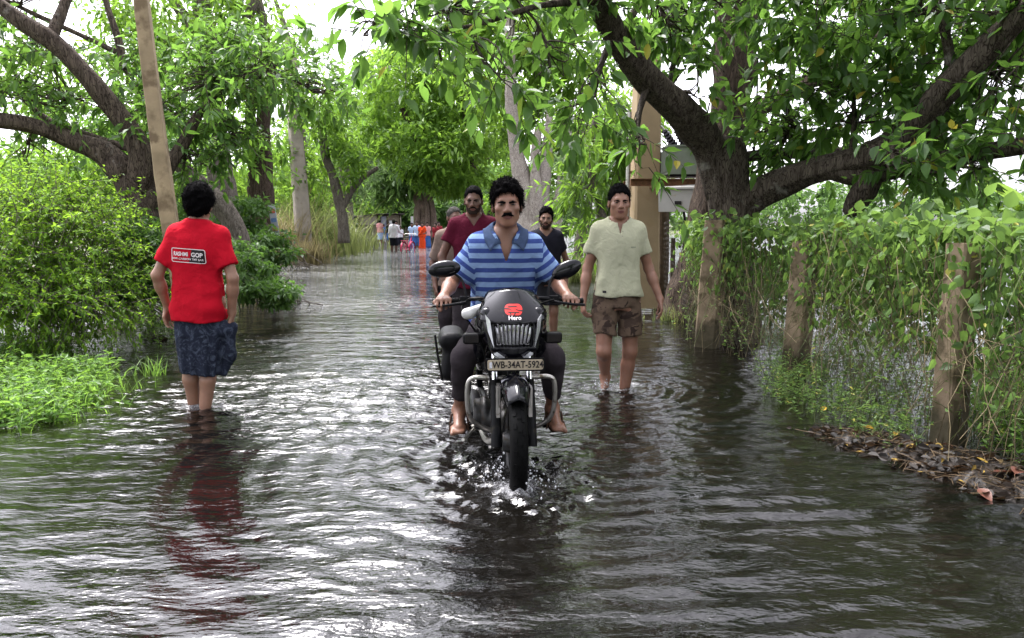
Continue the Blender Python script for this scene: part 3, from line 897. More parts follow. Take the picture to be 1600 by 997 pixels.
# --- gnarled tree on the left bank
limbs = [
 limb([(246, 460, 9.0, 27.4), (238, 400, 9.0, 23.8), (226, 345, 9.0, 20.9), (210, 300, 9.0, 21.6), (196, 268, 9.0, 21.6), (180, 250, 9.0, 17.3)]),
 limb([(212, 300, 9.0, 18.7), (224, 250, 8.95, 16.6), (206, 206, 8.9, 15.8), (168, 158, 8.8, 15.1), (130, 112, 8.7, 13.7), (85, 66, 8.6, 13.0), (35, 34, 8.5, 11.5), (-20, -8, 8.4, 10.1), (-90, -70, 8.3, 7.2)]),
 limb([(200, 275, 9.0, 19.4), (165, 240, 9.0, 16.6), (112, 219, 8.9, 13.7), (55, 197, 8.8, 12.2), (0, 188, 8.7, 11.5), (-90, 180, 8.6, 8.6)]),
 limb([(228, 330, 9.0, 13.0), (262, 262, 9.1, 10.1), (284, 228, 9.2, 8.6), (304, 188, 9.3, 7.2), (326, 160, 9.4, 5.8), (350, 130, 9.5, 3.6)]),
 limb([(78, 62, 8.6, 9.4), (96, 20, 8.7, 7.2), (118, -40, 8.8, 5.0)]),
 limb([(225, 240, 9.0, 6.5), (150, 215, 9.2, 5.0), (80, 190, 9.4, 4.3), (30, 150, 9.5, 2.9)]),
 limb([(195, 110, 9.6, 5.8), (184, 60, 9.6, 5.8), (168, 10, 9.6, 5.0), (150, -60, 9.6, 3.6)]),
 limb([(190, 85, 9.6, 4.3), (120, 52, 9.5, 3.6), (60, 25, 9.4, 3.6), (0, -5, 9.3, 2.2)]),
]
cls = [cl(110, 150, 9.4, 120, 48, 0.8, 94), cl(330, 130, 9.6, 110, 60, 0.9, 162), cl(430, 120, 9.8, 85, 38, 0.8, 121), cl(370, 215, 9.8, 60, 34, 0.6, 54), cl(240, 170, 9.7, 80, 60, 0.8, 94), cl(490, 145, 9.8, 36, 22, 0.5, 27),
       cl(60, 90, 9.3, 60, 36, 0.5, 29), cl(330, 60, 10.0, 60, 40, 0.6, 35), cl(150, 225, 9.3, 60, 22, 0.4, 18), cl(40, 235, 9.3, 60, 20, 0.4, 18), cl(290, 250, 9.6, 60, 30, 0.5, 29), cl(30, 10, 9.3, 80, 30, 0.5, 18), cl(-60, 60, 9.0, 90, 90, 0.8, 54)]
make_tree('gnarled_tree', 'gnarled rough barked tree on the left bank with twisting limbs', G(240, 500, -0.05), limbs, cls, LF_LEFT, BK_LEFT, r, mode='twig', parts=260, hi=True, sides=20, w=0.42,
          ll=(0.06, 0.165), nl=(8, 12), droop=0.3, sub=8, seed=200)
# --- leaning tree and straight trunks behind the left bank
make_tree('leaning_tree', 'thin brown tree leaning left behind the concrete pole', G(368, 420, 0.0), [limb([(372, 400, 12, 22), (362, 348, 12, 17), (333, 312, 12, 15), (298, 275, 12, 13), (262, 243, 12, 11), (200, 216, 12, 9), (140, 200, 12, 6)])],
          [cl(180, 200, 12, 90, 40, 0.8, 900), cl(290, 230, 12, 50, 30, 0.6, 400)], LF_LEFT, BK_GREY, r, ll=(0.12, 0.18), seed=230)
make_tree('spiny_trunk_tree', 'tall tree with pale ridged trunk behind the man in red', G(358, 400, 0.0),
          [limb([(368, 410, 15, 34), (356, 345, 15, 24), (345, 280, 15, 18), (337, 210, 15, 16), (328, 110, 15, 14), (316, 20, 15, 13), (306, -100, 15, 10)]),
           limb([(322, 80, 15, 10), (290, 30, 15, 8), (250, -30, 15, 6)]), limb([(330, 130, 15, 8), (370, 60, 15, 7), (400, 0, 15, 6), (420, -60, 15, 4)]), limb([(405, 130, 15.5, 7), (415, 60, 15.5, 7), (398, -20, 15.5, 5)])],
          [cl(300, 20, 15, 120, 70, 1.6, 2600), cl(375, 40, 15.5, 50, 60, 1.0, 700), cl(300, -60, 15, 90, 40, 1.4, 700), cl(210, 60, 15.5, 60, 60, 1.0, 1000), cl(365, 95, 15, 70, 60, 1.4, 2000), cl(260, 120, 15.5, 80, 70, 1.4, 2200), cl(90, 130, 16, 90, 60, 1.4, 1800)],
          LF_BRIGHT, BK_GREY, r, ll=(0.12, 0.20), seed=250, spread=0.34)
make_tree('twin_trunk_tree', 'pair of slim brown trunks right of the ridged trunk', G(405, 385, 0.0),
          [limb([(400, 385, 19, 13), (397, 310, 19, 10), (394, 240, 19, 9), (390, 140, 19, 7)]), limb([(420, 390, 19, 18), (413, 310, 19, 15), (411, 240, 19, 12), (413, 140, 19, 8)])],
          [cl(390, 140, 19, 50, 60, 1.4, 1300), cl(385, 205, 19, 34, 34, 1.0, 700), cl(370, 260, 19, 40, 40, 1.0, 500)], LF_BRIGHT, BK_BROWN, r, ll=(0.13, 0.2), seed=270)
make_tree('sparse_tree', 'thin feathery tree against the white sky above the left poles', G(480, 372, 0.0),
          [limb([(486, 372, 34, 7), (470, 200, 34, 6), (455, 80, 34, 5), (430, 0, 34, 3)])],
          [cl(450, 50, 34, 45, 70, 2.0, 900), cl(490, 90, 34, 30, 40, 1.6, 400)], LF_GREY, BK_GREY, r, ll=(0.12, 0.22), seed=280, spread=0.45)
make_tree('curved_trunk_tree', 'small tree with curved grey trunk rising from the tall grass', G(535, 392, 0.0),
          [limb([(538, 380, 27, 9), (534, 330, 27, 8), (520, 275, 27, 7), (508, 240, 27, 6), (505, 190, 27, 4)]), limb([(534, 325, 27, 5), (560, 285, 27, 4), (590, 262, 27, 3)])],
          [cl(505, 170, 27, 42, 60, 1.8, 1700), cl(540, 250, 27, 34, 40, 1.4, 900), cl(470, 260, 27, 34, 40, 1.4, 800)], LF_BRIGHT, BK_GREY, r, ll=(0.18, 0.3), seed=290)
make_tree('feathery_tree', 'grey green feathery tree left of the far road', G(545, 384, 0.1),
          [limb([(546, 372, 40, 9), (540, 280, 40, 8), (530, 180, 40, 5)])],
          [cl(535, 190, 40, 48, 65, 2.6, 2600), cl(500, 230, 40, 45, 50, 2.4, 1500), cl(560, 260, 40, 36, 50, 2.0, 1500)], LF_GREY, BK_GREY, r, ll=(0.16, 0.28), seed=300)
# --- right of the road, middle distance
make_tree('bright_roadside_tree', 'bright green spreading tree arching over the far road', G(745, 383, 0.0),
          [limb([(752, 392, 30, 13), (742, 320, 30, 10), (720, 270, 30, 9), (680, 225, 30, 7), (650, 195, 30, 5)]), limb([(745, 320, 30, 8), (735, 250, 30, 7), (725, 150, 30, 5)]), limb([(650, 220, 29, 7), (640, 195, 29, 6), (628, 170, 29, 4)])],
          [cl(640, 140, 30, 75, 60, 2.4, 3450), cl(720, 120, 30, 75, 70, 2.6, 3450), cl(690, 220, 29, 80, 50, 2.2, 3450), cl(760, 200, 31, 60, 60, 2.2, 2250), cl(610, 210, 31, 48, 45, 1.8, 1950), cl(700, 280, 29, 70, 30, 1.6, 1950), cl(600, 120, 33, 45, 42, 1.6, 1300), cl(575, 165, 32, 36, 45, 1.5, 1000), cl(640, 85, 32, 50, 36, 1.6, 1000)],
          LF_BRIGHT, BK_BROWN, r, ll=(0.18, 0.34), seed=310, spread=0.24)
make_tree('banyan_tree', 'old tree with broad fluted grey trunk beside the far road', G(664, 382, 0.0),
          [limb([(664, 384, 48, 21.1), (664, 350, 48, 16.7), (662, 315, 48, 14.9), (660, 270, 48, 11.2), (655, 210, 48, 6.2)]), limb([(650, 384, 47.5, 5.6), (654, 330, 47.5, 4.3), (660, 290, 47.6, 3.7)]), limb([(680, 384, 47.5, 6.2), (676, 335, 47.5, 5.0), (668, 290, 47.6, 3.7)]), limb([(664, 384, 47.3, 5.0), (668, 340, 47.3, 3.7), (664, 300, 47.5, 3.1)])],
          [cl(650, 240, 48, 70, 50, 3.5, 3200), cl(610, 290, 50, 45, 32, 3.0, 2000), cl(700, 270, 48, 60, 40, 3.0, 2400), cl(640, 180, 50, 70, 50, 3.5, 2000)], LF_FAR, BK_ROOT, r, ll=(0.35, 0.6), seed=330)
make_tree('pale_trunk_tree', 'big tree with several smooth pale trunks behind the rider', G(840, 417, -0.1),
          [limb([(846, 425, 22, 43.2), (840, 385, 22, 33.1), (828, 335, 22, 21.6), (818, 290, 22, 14.4), (806, 235, 22, 10.8), (800, 170, 22, 9.4), (797, 80, 22, 7.9), (796, -20, 22, 6.5), (790, -120, 22, 4.3)]),
           limb([(850, 385, 22, 18.7), (846, 320, 22, 12.2), (850, 260, 22, 9.4), (856, 215, 22, 7.2), (860, 160, 22, 5.0)]), limb([(838, 380, 21.8, 15.8), (838, 310, 21.8, 10.1), (836, 250, 21.8, 7.2), (842, 200, 21.8, 5.0)]),
           limb([(858, 400, 22, 15.8), (868, 340, 22, 10.1), (876, 290, 22, 7.9), (884, 240, 22, 6.5), (892, 180, 22, 4.3)]), limb([(868, 320, 22, 4.3), (900, 290, 22, 3.6), (930, 275, 22, 2.9)])],
          [cl(790, 20, 24.5, 90, 60, 1.6, 1900), cl(860, 110, 24.5, 80, 60, 1.6, 1900), cl(720, 60, 24, 60, 50, 1.6, 900), cl(800, 170, 25.5, 70, 60, 1.4, 1200), cl(900, 60, 23, 90, 60, 1.8, 1700), cl(840, -90, 22, 130, 50, 1.8, 1100), cl(910, 220, 24, 50, 44, 1.4, 900), cl(850, 260, 26, 70, 50, 1.4, 1100)],
          LF_BRIGHT, BK_PALE, r, ll=(0.20, 0.36), seed=350)
make_tree('narrow_leaved_tree', 'light green narrow leaved young tree behind the man in pale shirt', G(945, 455, -0.1),
          [limb([(950, 460, 14, 10), (945, 400, 14, 8), (938, 330, 14, 7), (925, 260, 14, 5), (930, 180, 14, 4)]), limb([(940, 340, 14, 5), (965, 270, 14, 4), (985, 200, 14, 3)])],
          [cl(930, 200, 14, 60, 60, 1.0, 110), cl(970, 280, 14, 50, 60, 0.9, 90), cl(910, 300, 14, 40, 50, 0.8, 46), cl(985, 180, 14, 44, 60, 0.9, 70), cl(960, 350, 14, 34, 36, 0.7, 40)],
          LF_BRIGHT, BK_GREY, r, mode='twig', ll=(0.16, 0.26), nl=(9, 13), w=0.26, hi=False, tl=(0.35, 0.7), droop=0.5, sub=8, seed=370)
make_tree('scrub_tree', 'low dark scrub tree at the field edge behind the black shirt', G(905, 423, -0.1),
          [limb([(898, 430, 18, 10), (908, 370, 18, 8), (920, 320, 18, 6), (925, 280, 18, 4)])], [cl(915, 300, 18, 40, 40, 1.0, 900), cl(890, 260, 18, 30, 30, 0.8, 500)], LF_GREY, BK_GREY, r, ll=(0.12, 0.2), seed=380)
# --- trees far down the road and on the skyline, each its own
r = np.random.default_rng(12)
far = [(470, 62, 250, 40, 60, 6), (520, 70, 270, 40, 55, 6), (575, 66, 250, 45, 75, 6), (620, 72, 260, 50, 70, 6), (600, 85, 200, 60, 70, 7), (700, 75, 240, 60, 80, 7), (760, 64, 230, 50, 80, 6), (545, 95, 190, 50, 60, 7), (660, 95, 200, 60, 70, 7)]
for i, (px, d, py, rx, ry, rd) in enumerate(far):
    b = G(px, 351 + CAM_H * FPX / d, 0.0)
    make_tree('distant_tree', ['tree crown behind the left pole in the far distance', 'distant tree behind the curved trunk left of the hut', 'distant tree rising directly behind the hut roof', 'distant tree right behind the hut', 'tallest hazy distant tree above the hut', 'distant tree between the far women and the pale trunks', 'distant tree behind the maroon shirted man', 'hazy distant crown under the white sky gap', 'hazy distant crown above the banyan trunk'][i],
              b, [[(b.x, b.y, b.z - 0.3, 0.35), (b.x + 0.3, b.y, 3.0, 0.28), (b.x, b.y, W(px, py, d).z, 0.15)]],
              [cl(px, py, d, rx, ry, rd, 2400), cl(px + r.uniform(-25, 25), py + ry * 0.8, d, rx * 0.8, ry * 0.55, rd * 0.8, 1300)], LF_FAR if i % 2 else LF_BRIGHT, BK_BROWN, r, ll=(0.3, 0.55), sides=8, seed=400 + i, group='distant trees')
lv = Lv(); rr_ = np.random.default_rng(13)
masses = []
for k in range(46):                                             # woodland edge across the flooded field and behind the hut
    px = 780 + k * 24 + rr_.uniform(-10, 10); d = rr_.uniform(105, 135)
    masses.append(cl(px, rr_.uniform(300, 322), d, 30, rr_.uniform(26, 46), 5, 420))
for k in range(22):
    px = -150 + k * 44 + rr_.uniform(-10, 10); d = rr_.uniform(75, 100)
    masses.append(cl(px, rr_.uniform(270, 310), d, 46, rr_.uniform(40, 75), 5, 420))
for k in range(8):
    masses.append(cl(480 + k * 40, 335, rr_.uniform(68, 80), 34, 26, 3, 500))
blob_crown(lv, masses, rr_, ll=(0.6, 1.1))
link('distant_woodland', leaf_mesh('distant_woodland', lv.cat(), LF_FAR, 0.6, False), label='hazy blue green woodland along the far side of the flooded field', cat='woodland', kind='stuff')

# --- avenue continued behind the camera: two unseen trees added to darken fronts and reflections
r = np.random.default_rng(14)
make_tree('unseen_shading_tree', 'roadside tree on the left bank behind the viewpoint', (-5.2, -5.0, -0.1), [[(-5.2, -5.0, -.3, .34), (-5.1, -5.0, 1.2, .26), (-4.9, -5.1, 2.6, .22), (-4.6, -5.2, 4.4, .15)], [(-5.0, -5.0, 2.4, .15), (-3.6, -4.6, 3.6, .10), (-2.2, -4.4, 4.4, .05)]],
          [(np.array([-4.8, -5.2, 5.0]), np.array([2.8, 2.6, 2.0]), 2600), (np.array([-2.4, -4.6, 4.8]), np.array([2.0, 2.0, 1.2]), 1500), (np.array([-6.0, -7.5, 3.0]), np.array([2.5, 2.0, 2.0]), 1500)], LF_NEAR, BK_DARK, r, ll=(.18, .3), seed=500, group='avenue trees behind the viewpoint')
make_tree('unseen_shading_tree', 'roadside tree on the right bank behind the viewpoint', (4.6, -4.0, -0.1), [[(4.6, -4.0, -.3, .36), (4.5, -4.0, 1.4, .27), (4.2, -4.1, 3.0, .22), (3.8, -4.2, 4.8, .14)], [(4.3, -4.0, 2.8, .15), (2.8, -3.4, 3.9, .10), (1.0, -3.0, 4.6, .05)]],
          [(np.array([4.2, -4.4, 5.2]), np.array([2.8, 2.6, 2.0]), 2600), (np.array([1.6, -3.2, 4.9]), np.array([2.2, 2.0, 1.1]), 1500), (np.array([0.2, -8.0, 5.2]), np.array([3.4, 2.4, 1.8]), 2200), (np.array([6.0, -7.5, 3.0]), np.array([2.5, 2.0, 2.0]), 1500)], LF_NEAR, BK_DARK, r, ll=(.18, .3), seed=520, group='avenue trees behind the viewpoint')
# ------------------------------------------------------------------ people library
def V3(*a): return np.array(a, float)
def rotm(yaw=0, pitch=0, roll=0):
    """head turn: yaw left/right, pitch nods down for +, roll tilts"""
    return np.array(Matrix.Rotation(yaw, 3, 'Z') @ Matrix.Rotation(pitch, 3, 'X') @ Matrix.Rotation(roll, 3, 'Y'))
def skin_mat(name, c):
    m, nt, p, N, L = nodes(name)
    c = tuple(x * 0.88 for x in c)
    co = objco(N, L)
    n = noise(N, L, 14, 5, co); n2 = noise(N, L, 160, 3, co)
    col = ramp(N, L, n, [(0.3, tuple(x * 0.86 for x in c)), (0.7, (c[0] * 1.1, c[1] * 1.06, c[2] * 1.04))])
    L.new(col, p.inputs['Base Color']); p.inputs['Roughness'].default_value = 0.46
    p.inputs['Specular IOR Level'].default_value = 0.45
    p.inputs['Subsurface Weight'].default_value = 0.06; p.inputs['Subsurface Radius'].default_value = (0.01, 0.004, 0.002)
    L.new(bump(N, L, n2, 0.12, 0.002), p.inputs['Normal'])
    return m
def cloth_mat(name, c, var=0.12, rough=0.85, weave=900.0, pattern=None):
    m, nt, p, N, L = nodes(name)
    c = tuple(x * 0.72 for x in c)
    co = objco(N, L)
    n = noise(N, L, 9, 5, co)
    col = ramp(N, L, n, [(0.3, tuple(x * (1 - var) for x in c)), (0.7, tuple(min(1, x * (1 + var)) for x in c))])
    if pattern: col = pattern(N, L, co, col)
    L.new(col, p.inputs['Base Color']); p.inputs['Roughness'].default_value = rough
    p.inputs['Specular IOR Level'].default_value = 0.05
    b = bump(N, L, noise(N, L, 11, 4, co, 0.5, 1.6), 0.30, 0.03)
    b = bump(N, L, noise(N, L, 34, 4, co, 0.55, 0.8), 0.35, 0.008, b)
    L.new(bump(N, L, noise(N, L, weave, 2, co), 0.15, 0.001, b), p.inputs['Normal'])
    return m
SK_RIDER = skin_mat('skin_rider', (0.20, 0.098, 0.062)); SK_RED = skin_mat('skin_red_man', (0.27, 0.145, 0.095)); SK_CREAM = skin_mat('skin_pale_shirt_man', (0.23, 0.115, 0.075))
SK_DARK = skin_mat('skin_dark', (0.13, 0.062, 0.042)); SK_MID = skin_mat('skin_mid', (0.22, 0.115, 0.075))
M_HAIR = simple('hair_black', (0.004, 0.0035, 0.004), 0.75, var=0.5, scale=90, bmp=0.9, bscale=190, spec=0.03)
M_HAIRG = simple('hair_grey', (0.06, 0.055, 0.05), 0.8, var=0.5, scale=90, bmp=0.8, bscale=190, spec=0.1)
M_EYE = simple('eye_white', (0.085, 0.07, 0.065), 0.3, var=0.05); M_IRIS = simple('eye_dark', (0.012, 0.008, 0.006), 0.15, var=0.1)
M_STUB = simple('stubble', (0.030, 0.018, 0.014), 0.7, var=0.5, scale=120, bmp=0.6, bscale=260, spec=0.1)
M_LIP = simple('lips', (0.15, 0.06, 0.05), 0.4, var=0.15)

TORSO = [(.80, .150, .110), (.92, .166, .118), (1.02, .148, .106), (1.12, .142, .102), (1.24, .162, .114), (1.33, .166, .108), (1.40, .118, .080), (1.455, .058, .058)]
SHIRT = [(.80, .198, .158), (.92, .196, .152), (1.02, .182, .136), (1.12, .172, .126), (1.24, .176, .132), (1.33, .170, .122), (1.395, .142, .102), (1.44, .088, .088), (1.475, .072, .078)]

def self_c(s): return s.head
class Man:
    def __init__(s, root, H=1.7, skin=None, res=0.0095, fine=0.0056, hip=(0, 0, .92), sho=(0, 0, 1.385), head=None, hyaw=0, hpitch=0, hroll=0, **J):
        s.root = root; s.s = H / 1.7; s.skin = skin; s.res = res; s.fine = fine
        k = s.s
        s.hip = V3(*hip) * (k if hip[2] > .85 else 1); s.sho = V3(*sho) * (k if hip[2] > .85 else 1)
        s.head = V3(*head) if head is not None else s.sho + V3(0, -.022, .20) * k
        s.Rh = rotm(hyaw, hpitch, hroll)
        w = J.get('shw', .178) - .022
        D = dict(sa=s.sho + V3(-w, 0, 0) * k, sb=s.sho + V3(w, 0, 0) * k, ha=s.hip + V3(-.09, 0, 0) * k, hb=s.hip + V3(.09, 0, 0) * k)
        D.update(ea=D['sa'] + V3(-.05, .02, -.29) * k, eb=D['sb'] + V3(.05, .02, -.29) * k)
        D.update(wa=D['ea'] + V3(-.02, -.05, -.245) * k, wb=D['eb'] + V3(.02, -.05, -.245) * k)
        D.update(ka=D['ha'] + V3(-.01, -.01, -.43) * k, kb=D['hb'] + V3(.01, -.01, -.43) * k)
        D.update(aa=V3(-.10, .02, .08) * k, ab=V3(.10, .02, .08) * k)
        for q, v in J.items():
            if q in D: D[q] = V3(*v)
        s.J = D
        s.hand = dict(da=nrm(D['wa'] - D['ea']), db=nrm(D['wb'] - D['eb']), na=V3(1, .2, 0), nb=V3(-1, .2, 0), ca=.35, cb=.35)
        s.foot = dict(fa=V3(0, -1, -.1), fb=V3(0, -1, -.1))
        for q, v in J.items():
            if q in s.hand: s.hand[q] = V3(*v) if hasattr(v, '__len__') else v
            if q in s.foot: s.foot[q] = V3(*v)
        s.lean = lambda z: s.hip[1] + (s.sho[1] - s.hip[1]) * np.clip((z - s.hip[2]) / (s.sho[2] - s.hip[2]), -.3, 1.2)
        s.leanx = lambda z: s.hip[0] + (s.sho[0] - s.hip[0]) * np.clip((z - s.hip[2]) / (s.sho[2] - s.hip[2]), -.3, 1.2)
    def rows(s, tab, fat=1.0, belly=1.0, zmin=None):
        """standing table -> rows that follow hip and shoulder places"""
        out = []
        for z, rx, ry in tab:
            zz = s.hip[2] + (z - .92) * (s.sho[2] - s.hip[2]) / (1.385 - .92)
            if zmin is not None and zz < zmin - .06: continue
            f = fat * (belly if z < 1.2 else 1)
            ft = fat if z < 1.28 else 1.0
            out.append((zz, s.leanx(zz), s.lean(zz), rx * s.s * ft, ry * s.s * (f if z < 1.28 else 1.0)))
        return out
    def hd(s, u, f, z): return s.head + s.Rh @ V3(u * s.s, -f * s.s, z * s.s)
    def hR(s): return s.Rh @ np.array([[1, 0, 0], [0, -1, 0], [0, 0, 1.0]])
    def head_prims(s, F, neck=True):
        k = s.s; R = s.hR(); h = s.hd
        F.ell(h(0, -.018, .036), V3(.074, .092, .082) * k, .02, R)
        F.ell(h(0, .022, -.030), V3(.060, .066, .082) * k, .035, R)
        for g in (-1, 1):
            F.cap(h(g * .044, .002, -.060), h(g * .016, .062, -.094), .016 * k, .015 * k, .03)
            F.ell(h(g * .042, .056, -.018), V3(.022, .022, .018) * k, .025, R)
        F.ell(h(0, .066, -.096), V3(.022, .018, .016) * k, .025, R)
        F.ell(h(0, .070, -.056), V3(.034, .020, .026) * k, .022, R)
        F.cap(h(-.030, .073, .026), h(.030, .073, .026), .013 * k, .013 * k, .02)
        for g in (-1, 1): F.ell(h(g * .031, .092, .005), V3(.017, .015, .011) * k, .012, R, sub=True)
        F.cap(h(0, .082, .020), h(0, .101, -.026), .0085 * k, .0125 * k, .012)
        for g in (-1, 1): F.ell(h(g * .0135, .092, -.030), V3(.0085, .012, .008) * k, .006, R)
        for g in (-1, 1):
            F.ell(h(g * .031, .072, .005), V3(.015, .011, .012) * k, .006, R)
            F.cap(h(g * .019, .082, .011), h(g * .044, .074, .011), .0036 * k, .0036 * k, .004)
        F.ell(h(0, .086, -.0555), V3(.023, .010, .0058) * k, .005, R)
        F.ell(h(0, .084, -.0665), V3(.019, .011, .007) * k, .005, R)
        F.cap(h(-.022, .094, -.0605), h(.022, .094, -.0605), .0022 * k, .0022 * k, .003, sub=True)
        for g in (-1, 1):
            F.ell(h(g * .077, -.012, -.008), V3(.010, .019, .031) * k, .010, R)
            F.ell(h(g * .086, -.006, -.006), V3(.006, .010, .018) * k, .005, R, sub=True)
        if neck:
            nb = s.sho + V3(0, .005, .035) * k
            F.cap(nb, h(0, -.025, -.055), .060 * k, .054 * k, .03)
    def hand_prims(s, F, q, g):
        k = s.s; w = s.J['w' + q]; d = nrm(s.hand['d' + q]); n = s.hand['n' + q]; n = nrm(n - d * (n @ d)); c = s.hand['c' + q]
        ac = nrm(np.cross(d, n)) * g                                     # towards the thumb
        offs = (.033, .0115, -.0115, -.032); lens = (.068, .076, .070, .054)
        for o, ln in zip(offs, lens):
            kn = w + (d * (.088 - abs(o - .01) * .25) + ac * o) * k
            F.cap(w + (d * .012 + ac * o * .55) * k, kn, .0150 * k, .0115 * k, .010)
            p = kn; a = 0.0
            for i, fr in enumerate((.44, .32, .24)):
                a += c * (0.9, 1.15, .8)[i]
                e = p + (d * math.cos(a) + n * math.sin(a)) * ln * fr * k
                F.cap(p, e, (.0086 - .0008 * i) * k, (.0080 - .0008 * i) * k, .002)
                p = e
        t0 = w + (d * .022 + ac * .020 + n * .004) * k; t1 = w + (d * .055 + ac * .046 + n * .016) * k
        t2 = t1 + (d * .026 + ac * (.010 - .022 * min(c, 1)) + n * (.006 + .012 * c)) * k; t3 = t2 + (d * .022 + ac * (.002 - .02 * min(c, 1)) + n * (.008 + .01 * c)) * k
        F.cap(t0, t1, .0145 * k, .0120 * k, .010); F.cap(t1, t2, .0108 * k, .0100 * k, .004); F.cap(t2, t3, .0098 * k, .0080 * k, .003)
    def foot_prims(s, F, q):
        k = s.s; a = s.J['a' + q]; f = nrm(s.foot['f' + q]); up = nrm(V3(0, 0, 1) - f * f[2]); sd = np.cross(f, up)
        heel = a - f * .035 * k - up * .045 * k; ball = a + f * .13 * k - up * .055 * k
        F.cap(a, heel, .036 * k, .031 * k, .02); F.cap(a + f * .01 * k, ball, .036 * k, .024 * k, .03); F.cap(heel, ball, .028 * k, .026 * k, .02)
        for i, o in enumerate((-.032, -.015, 0, .014, .027)):
            g = -1 if q == 'a' else 1
            st = ball + sd * o * k * g; ln = (.060, .052, .046, .040, .032)[i]
            F.cap(st - f * .02 * k, st + f * ln * k - up * .006 * k, .014 * k, (.0125 if i == 0 else .009) * k, .008)
    def body(s, legs=True, feet=True, hands=True):
        k = s.s; J = s.J
        P = np.array([v for v in J.values()] + [s.head + V3(0, 0, .14), s.head - V3(0, .13, 0)])
        if legs and feet: P = np.vstack([P, J['aa'] + nrm(s.foot['fa']) * .22, J['ab'] + nrm(s.foot['fb']) * .22, J['aa'] - V3(0, 0, .08), J['ab'] - V3(0, 0, .08)])
        P = np.vstack([P, J['wa'] + s.hand['da'] * .2, J['wb'] + s.hand['db'] * .2])
        lo, hi = P.min(0) - .13, P.max(0) + .13
        if not legs: lo[2] = s.hip[2] - .12
        fx, fy, fz = [], [], []
        hc = s.head; f = s.fine
        fx.append((hc[0] - .10, hc[0] + .10, f)); fy.append((hc[1] - .13, hc[1] + .10, f)); fz.append((hc[2] - .125, hc[2] + .13, f))
        for q in 'ab':
            w = J['w' + q] + nrm(s.hand['d' + q]) * .07
            for ax, l in ((0, fx), (1, fy), (2, fz)): l.append((w[ax] - .10, w[ax] + .10, f))
        F = SDF(lo, hi, s.res, fx, fy, fz)
        F.loft([(z_, x_, y_, a_ * .86, b_ * .86) for z_, x_, y_, a_, b_ in s.rows(TORSO)], 0, pw=2.2)
        F.cap(J['sa'] + V3(.03, 0, -.02) * k, J['sb'] + V3(-.03, 0, -.02) * k, .062 * k, .062 * k, .06)
        nk = s.sho + V3(0, .01, .075) * k
        for q in 'ab':
            F.cap(nk, J['s' + q] + V3(0, 0, .005), .040 * k, .040 * k, .05)
            F.cap(J['s' + q], J['e' + q], .047 * k, .036 * k, .045)
            e, w = J['e' + q], J['w' + q]
            F.cap(e, e + (w - e) * .38, .037 * k, .0375 * k, .02); F.cap(e + (w - e) * .3, w, .0375 * k, .0245 * k, .02)
            F.cap(w, w + nrm(s.hand['d' + q]) * .02 * k, .0265 * k, .022 * k, .015)
            if hands: s.hand_prims(F, q, -1 if q == 'a' else 1)
            if legs:
                h, kn, an = J['h' + q], J['k' + q], J['a' + q]
                F.cap(h, kn, .086 * k, .054 * k, .05)
                bk = nrm(np.cross(kn - an, V3(1, 0, 0))); bk = bk if bk[1] > 0 else -bk
                F.cap(kn, an, .047 * k, .031 * k, .03)
                c = kn + (an - kn) * .30 + bk * .016 * k; F.cap(kn + (an - kn) * .12 + bk * .008 * k, c, .042 * k, .046 * k, .03); F.cap(c, kn + (an - kn) * .7, .046 * k, .032 * k, .03)
                F.ell(kn - bk * .012 * k, V3(.041, .041, .048) * k, .03)
                if feet: s.foot_prims(F, q)
        s.head_prims(F)
        s.bodyF = F
        lipc = s.hd(0, .09, -.061); R = s.hR()
        def mid(c):
            q = (c - lipc) @ R / s.s
            return (((q[:, 0] / .024) ** 2 + (q[:, 2] / .0115) ** 2 < 1) & (q[:, 1] > -.012)).astype(int)
        b = link('body', F.mesh('body', [s.skin, M_LIP], midf=mid), s.root)
        s.bodyo = b
        return b
    # ---- details of the face
    def face(s, brow=1.0, moustache=None, beard=None, mat=None, bmat=None):
        h = s.hd; k = s.s; R = s.hR(); mat = mat or M_HAIR
        for g in (-1, 1):
            mb = MB(); n1, n2 = 12, 7
            c = h(g * .031, .0800, .0045)
            V, Fc, Mi = [], [], []
            for i in range(n2 + 1):
                ph = math.pi * i / n2
                for j in range(n1):
                    th = 2 * math.pi * j / n1
                    V.append(c + R @ (V3(.0125 * math.sin(ph) * math.cos(th), .0062 * math.cos(ph), .0040 * math.sin(ph) * math.sin(th)) * k))
            for i in range(n2):
                for j in range(n1):
                    Fc.append((i * n1 + j, i * n1 + (j + 1) % n1, (i + 1) * n1 + (j + 1) % n1, (i + 1) * n1 + j))
            mb.add(V, Fc, 0)
            ic = h(g * .031 + .000, .0874, .0046)
            V = [ic] + [ic + R @ (V3(.0056 * math.cos(a), -.0006, .0042 * math.sin(a)) * k) for a in np.linspace(0, 2 * math.pi, 11)[:-1]]
            mb.add(V, [(0, 1 + i, 1 + (i + 1) % 10) for i in range(10)], 1)
            mb.build('eye', [M_EYE, M_IRIS], s.bodyo)
            F = SDF(h(g * .033, .075, .025) - .05, h(g * .033, .075, .025) + .05, .003)
            F.chain([h(g * .010, .0875, .0135), h(g * .028, .0865, .0180), h(g * .050, .0695, .0150)], [.0050 * brow * k, .0058 * brow * k, .0034 * k], .004)
            F.warp(sines(5 + g, 12, 500), .0012)
            link('eyebrow', F.mesh('eyebrow', mat), s.bodyo)
        if moustache:
            c = h(0, .09, -.047); F = SDF(c - .06, c + .06, .003)
            for g in (-1, 1): F.chain([h(0, .0965, -.0445), h(g * .014, .0940, -.0455), h(g * .031, .082, -.053 - .004 * moustache)], [.0060 * moustache * k, .0066 * moustache * k, .0034 * k], .004)
            F.warp(sines(9, 14, 420), .0016)
            link('moustache', F.mesh('moustache', mat), s.bodyo)
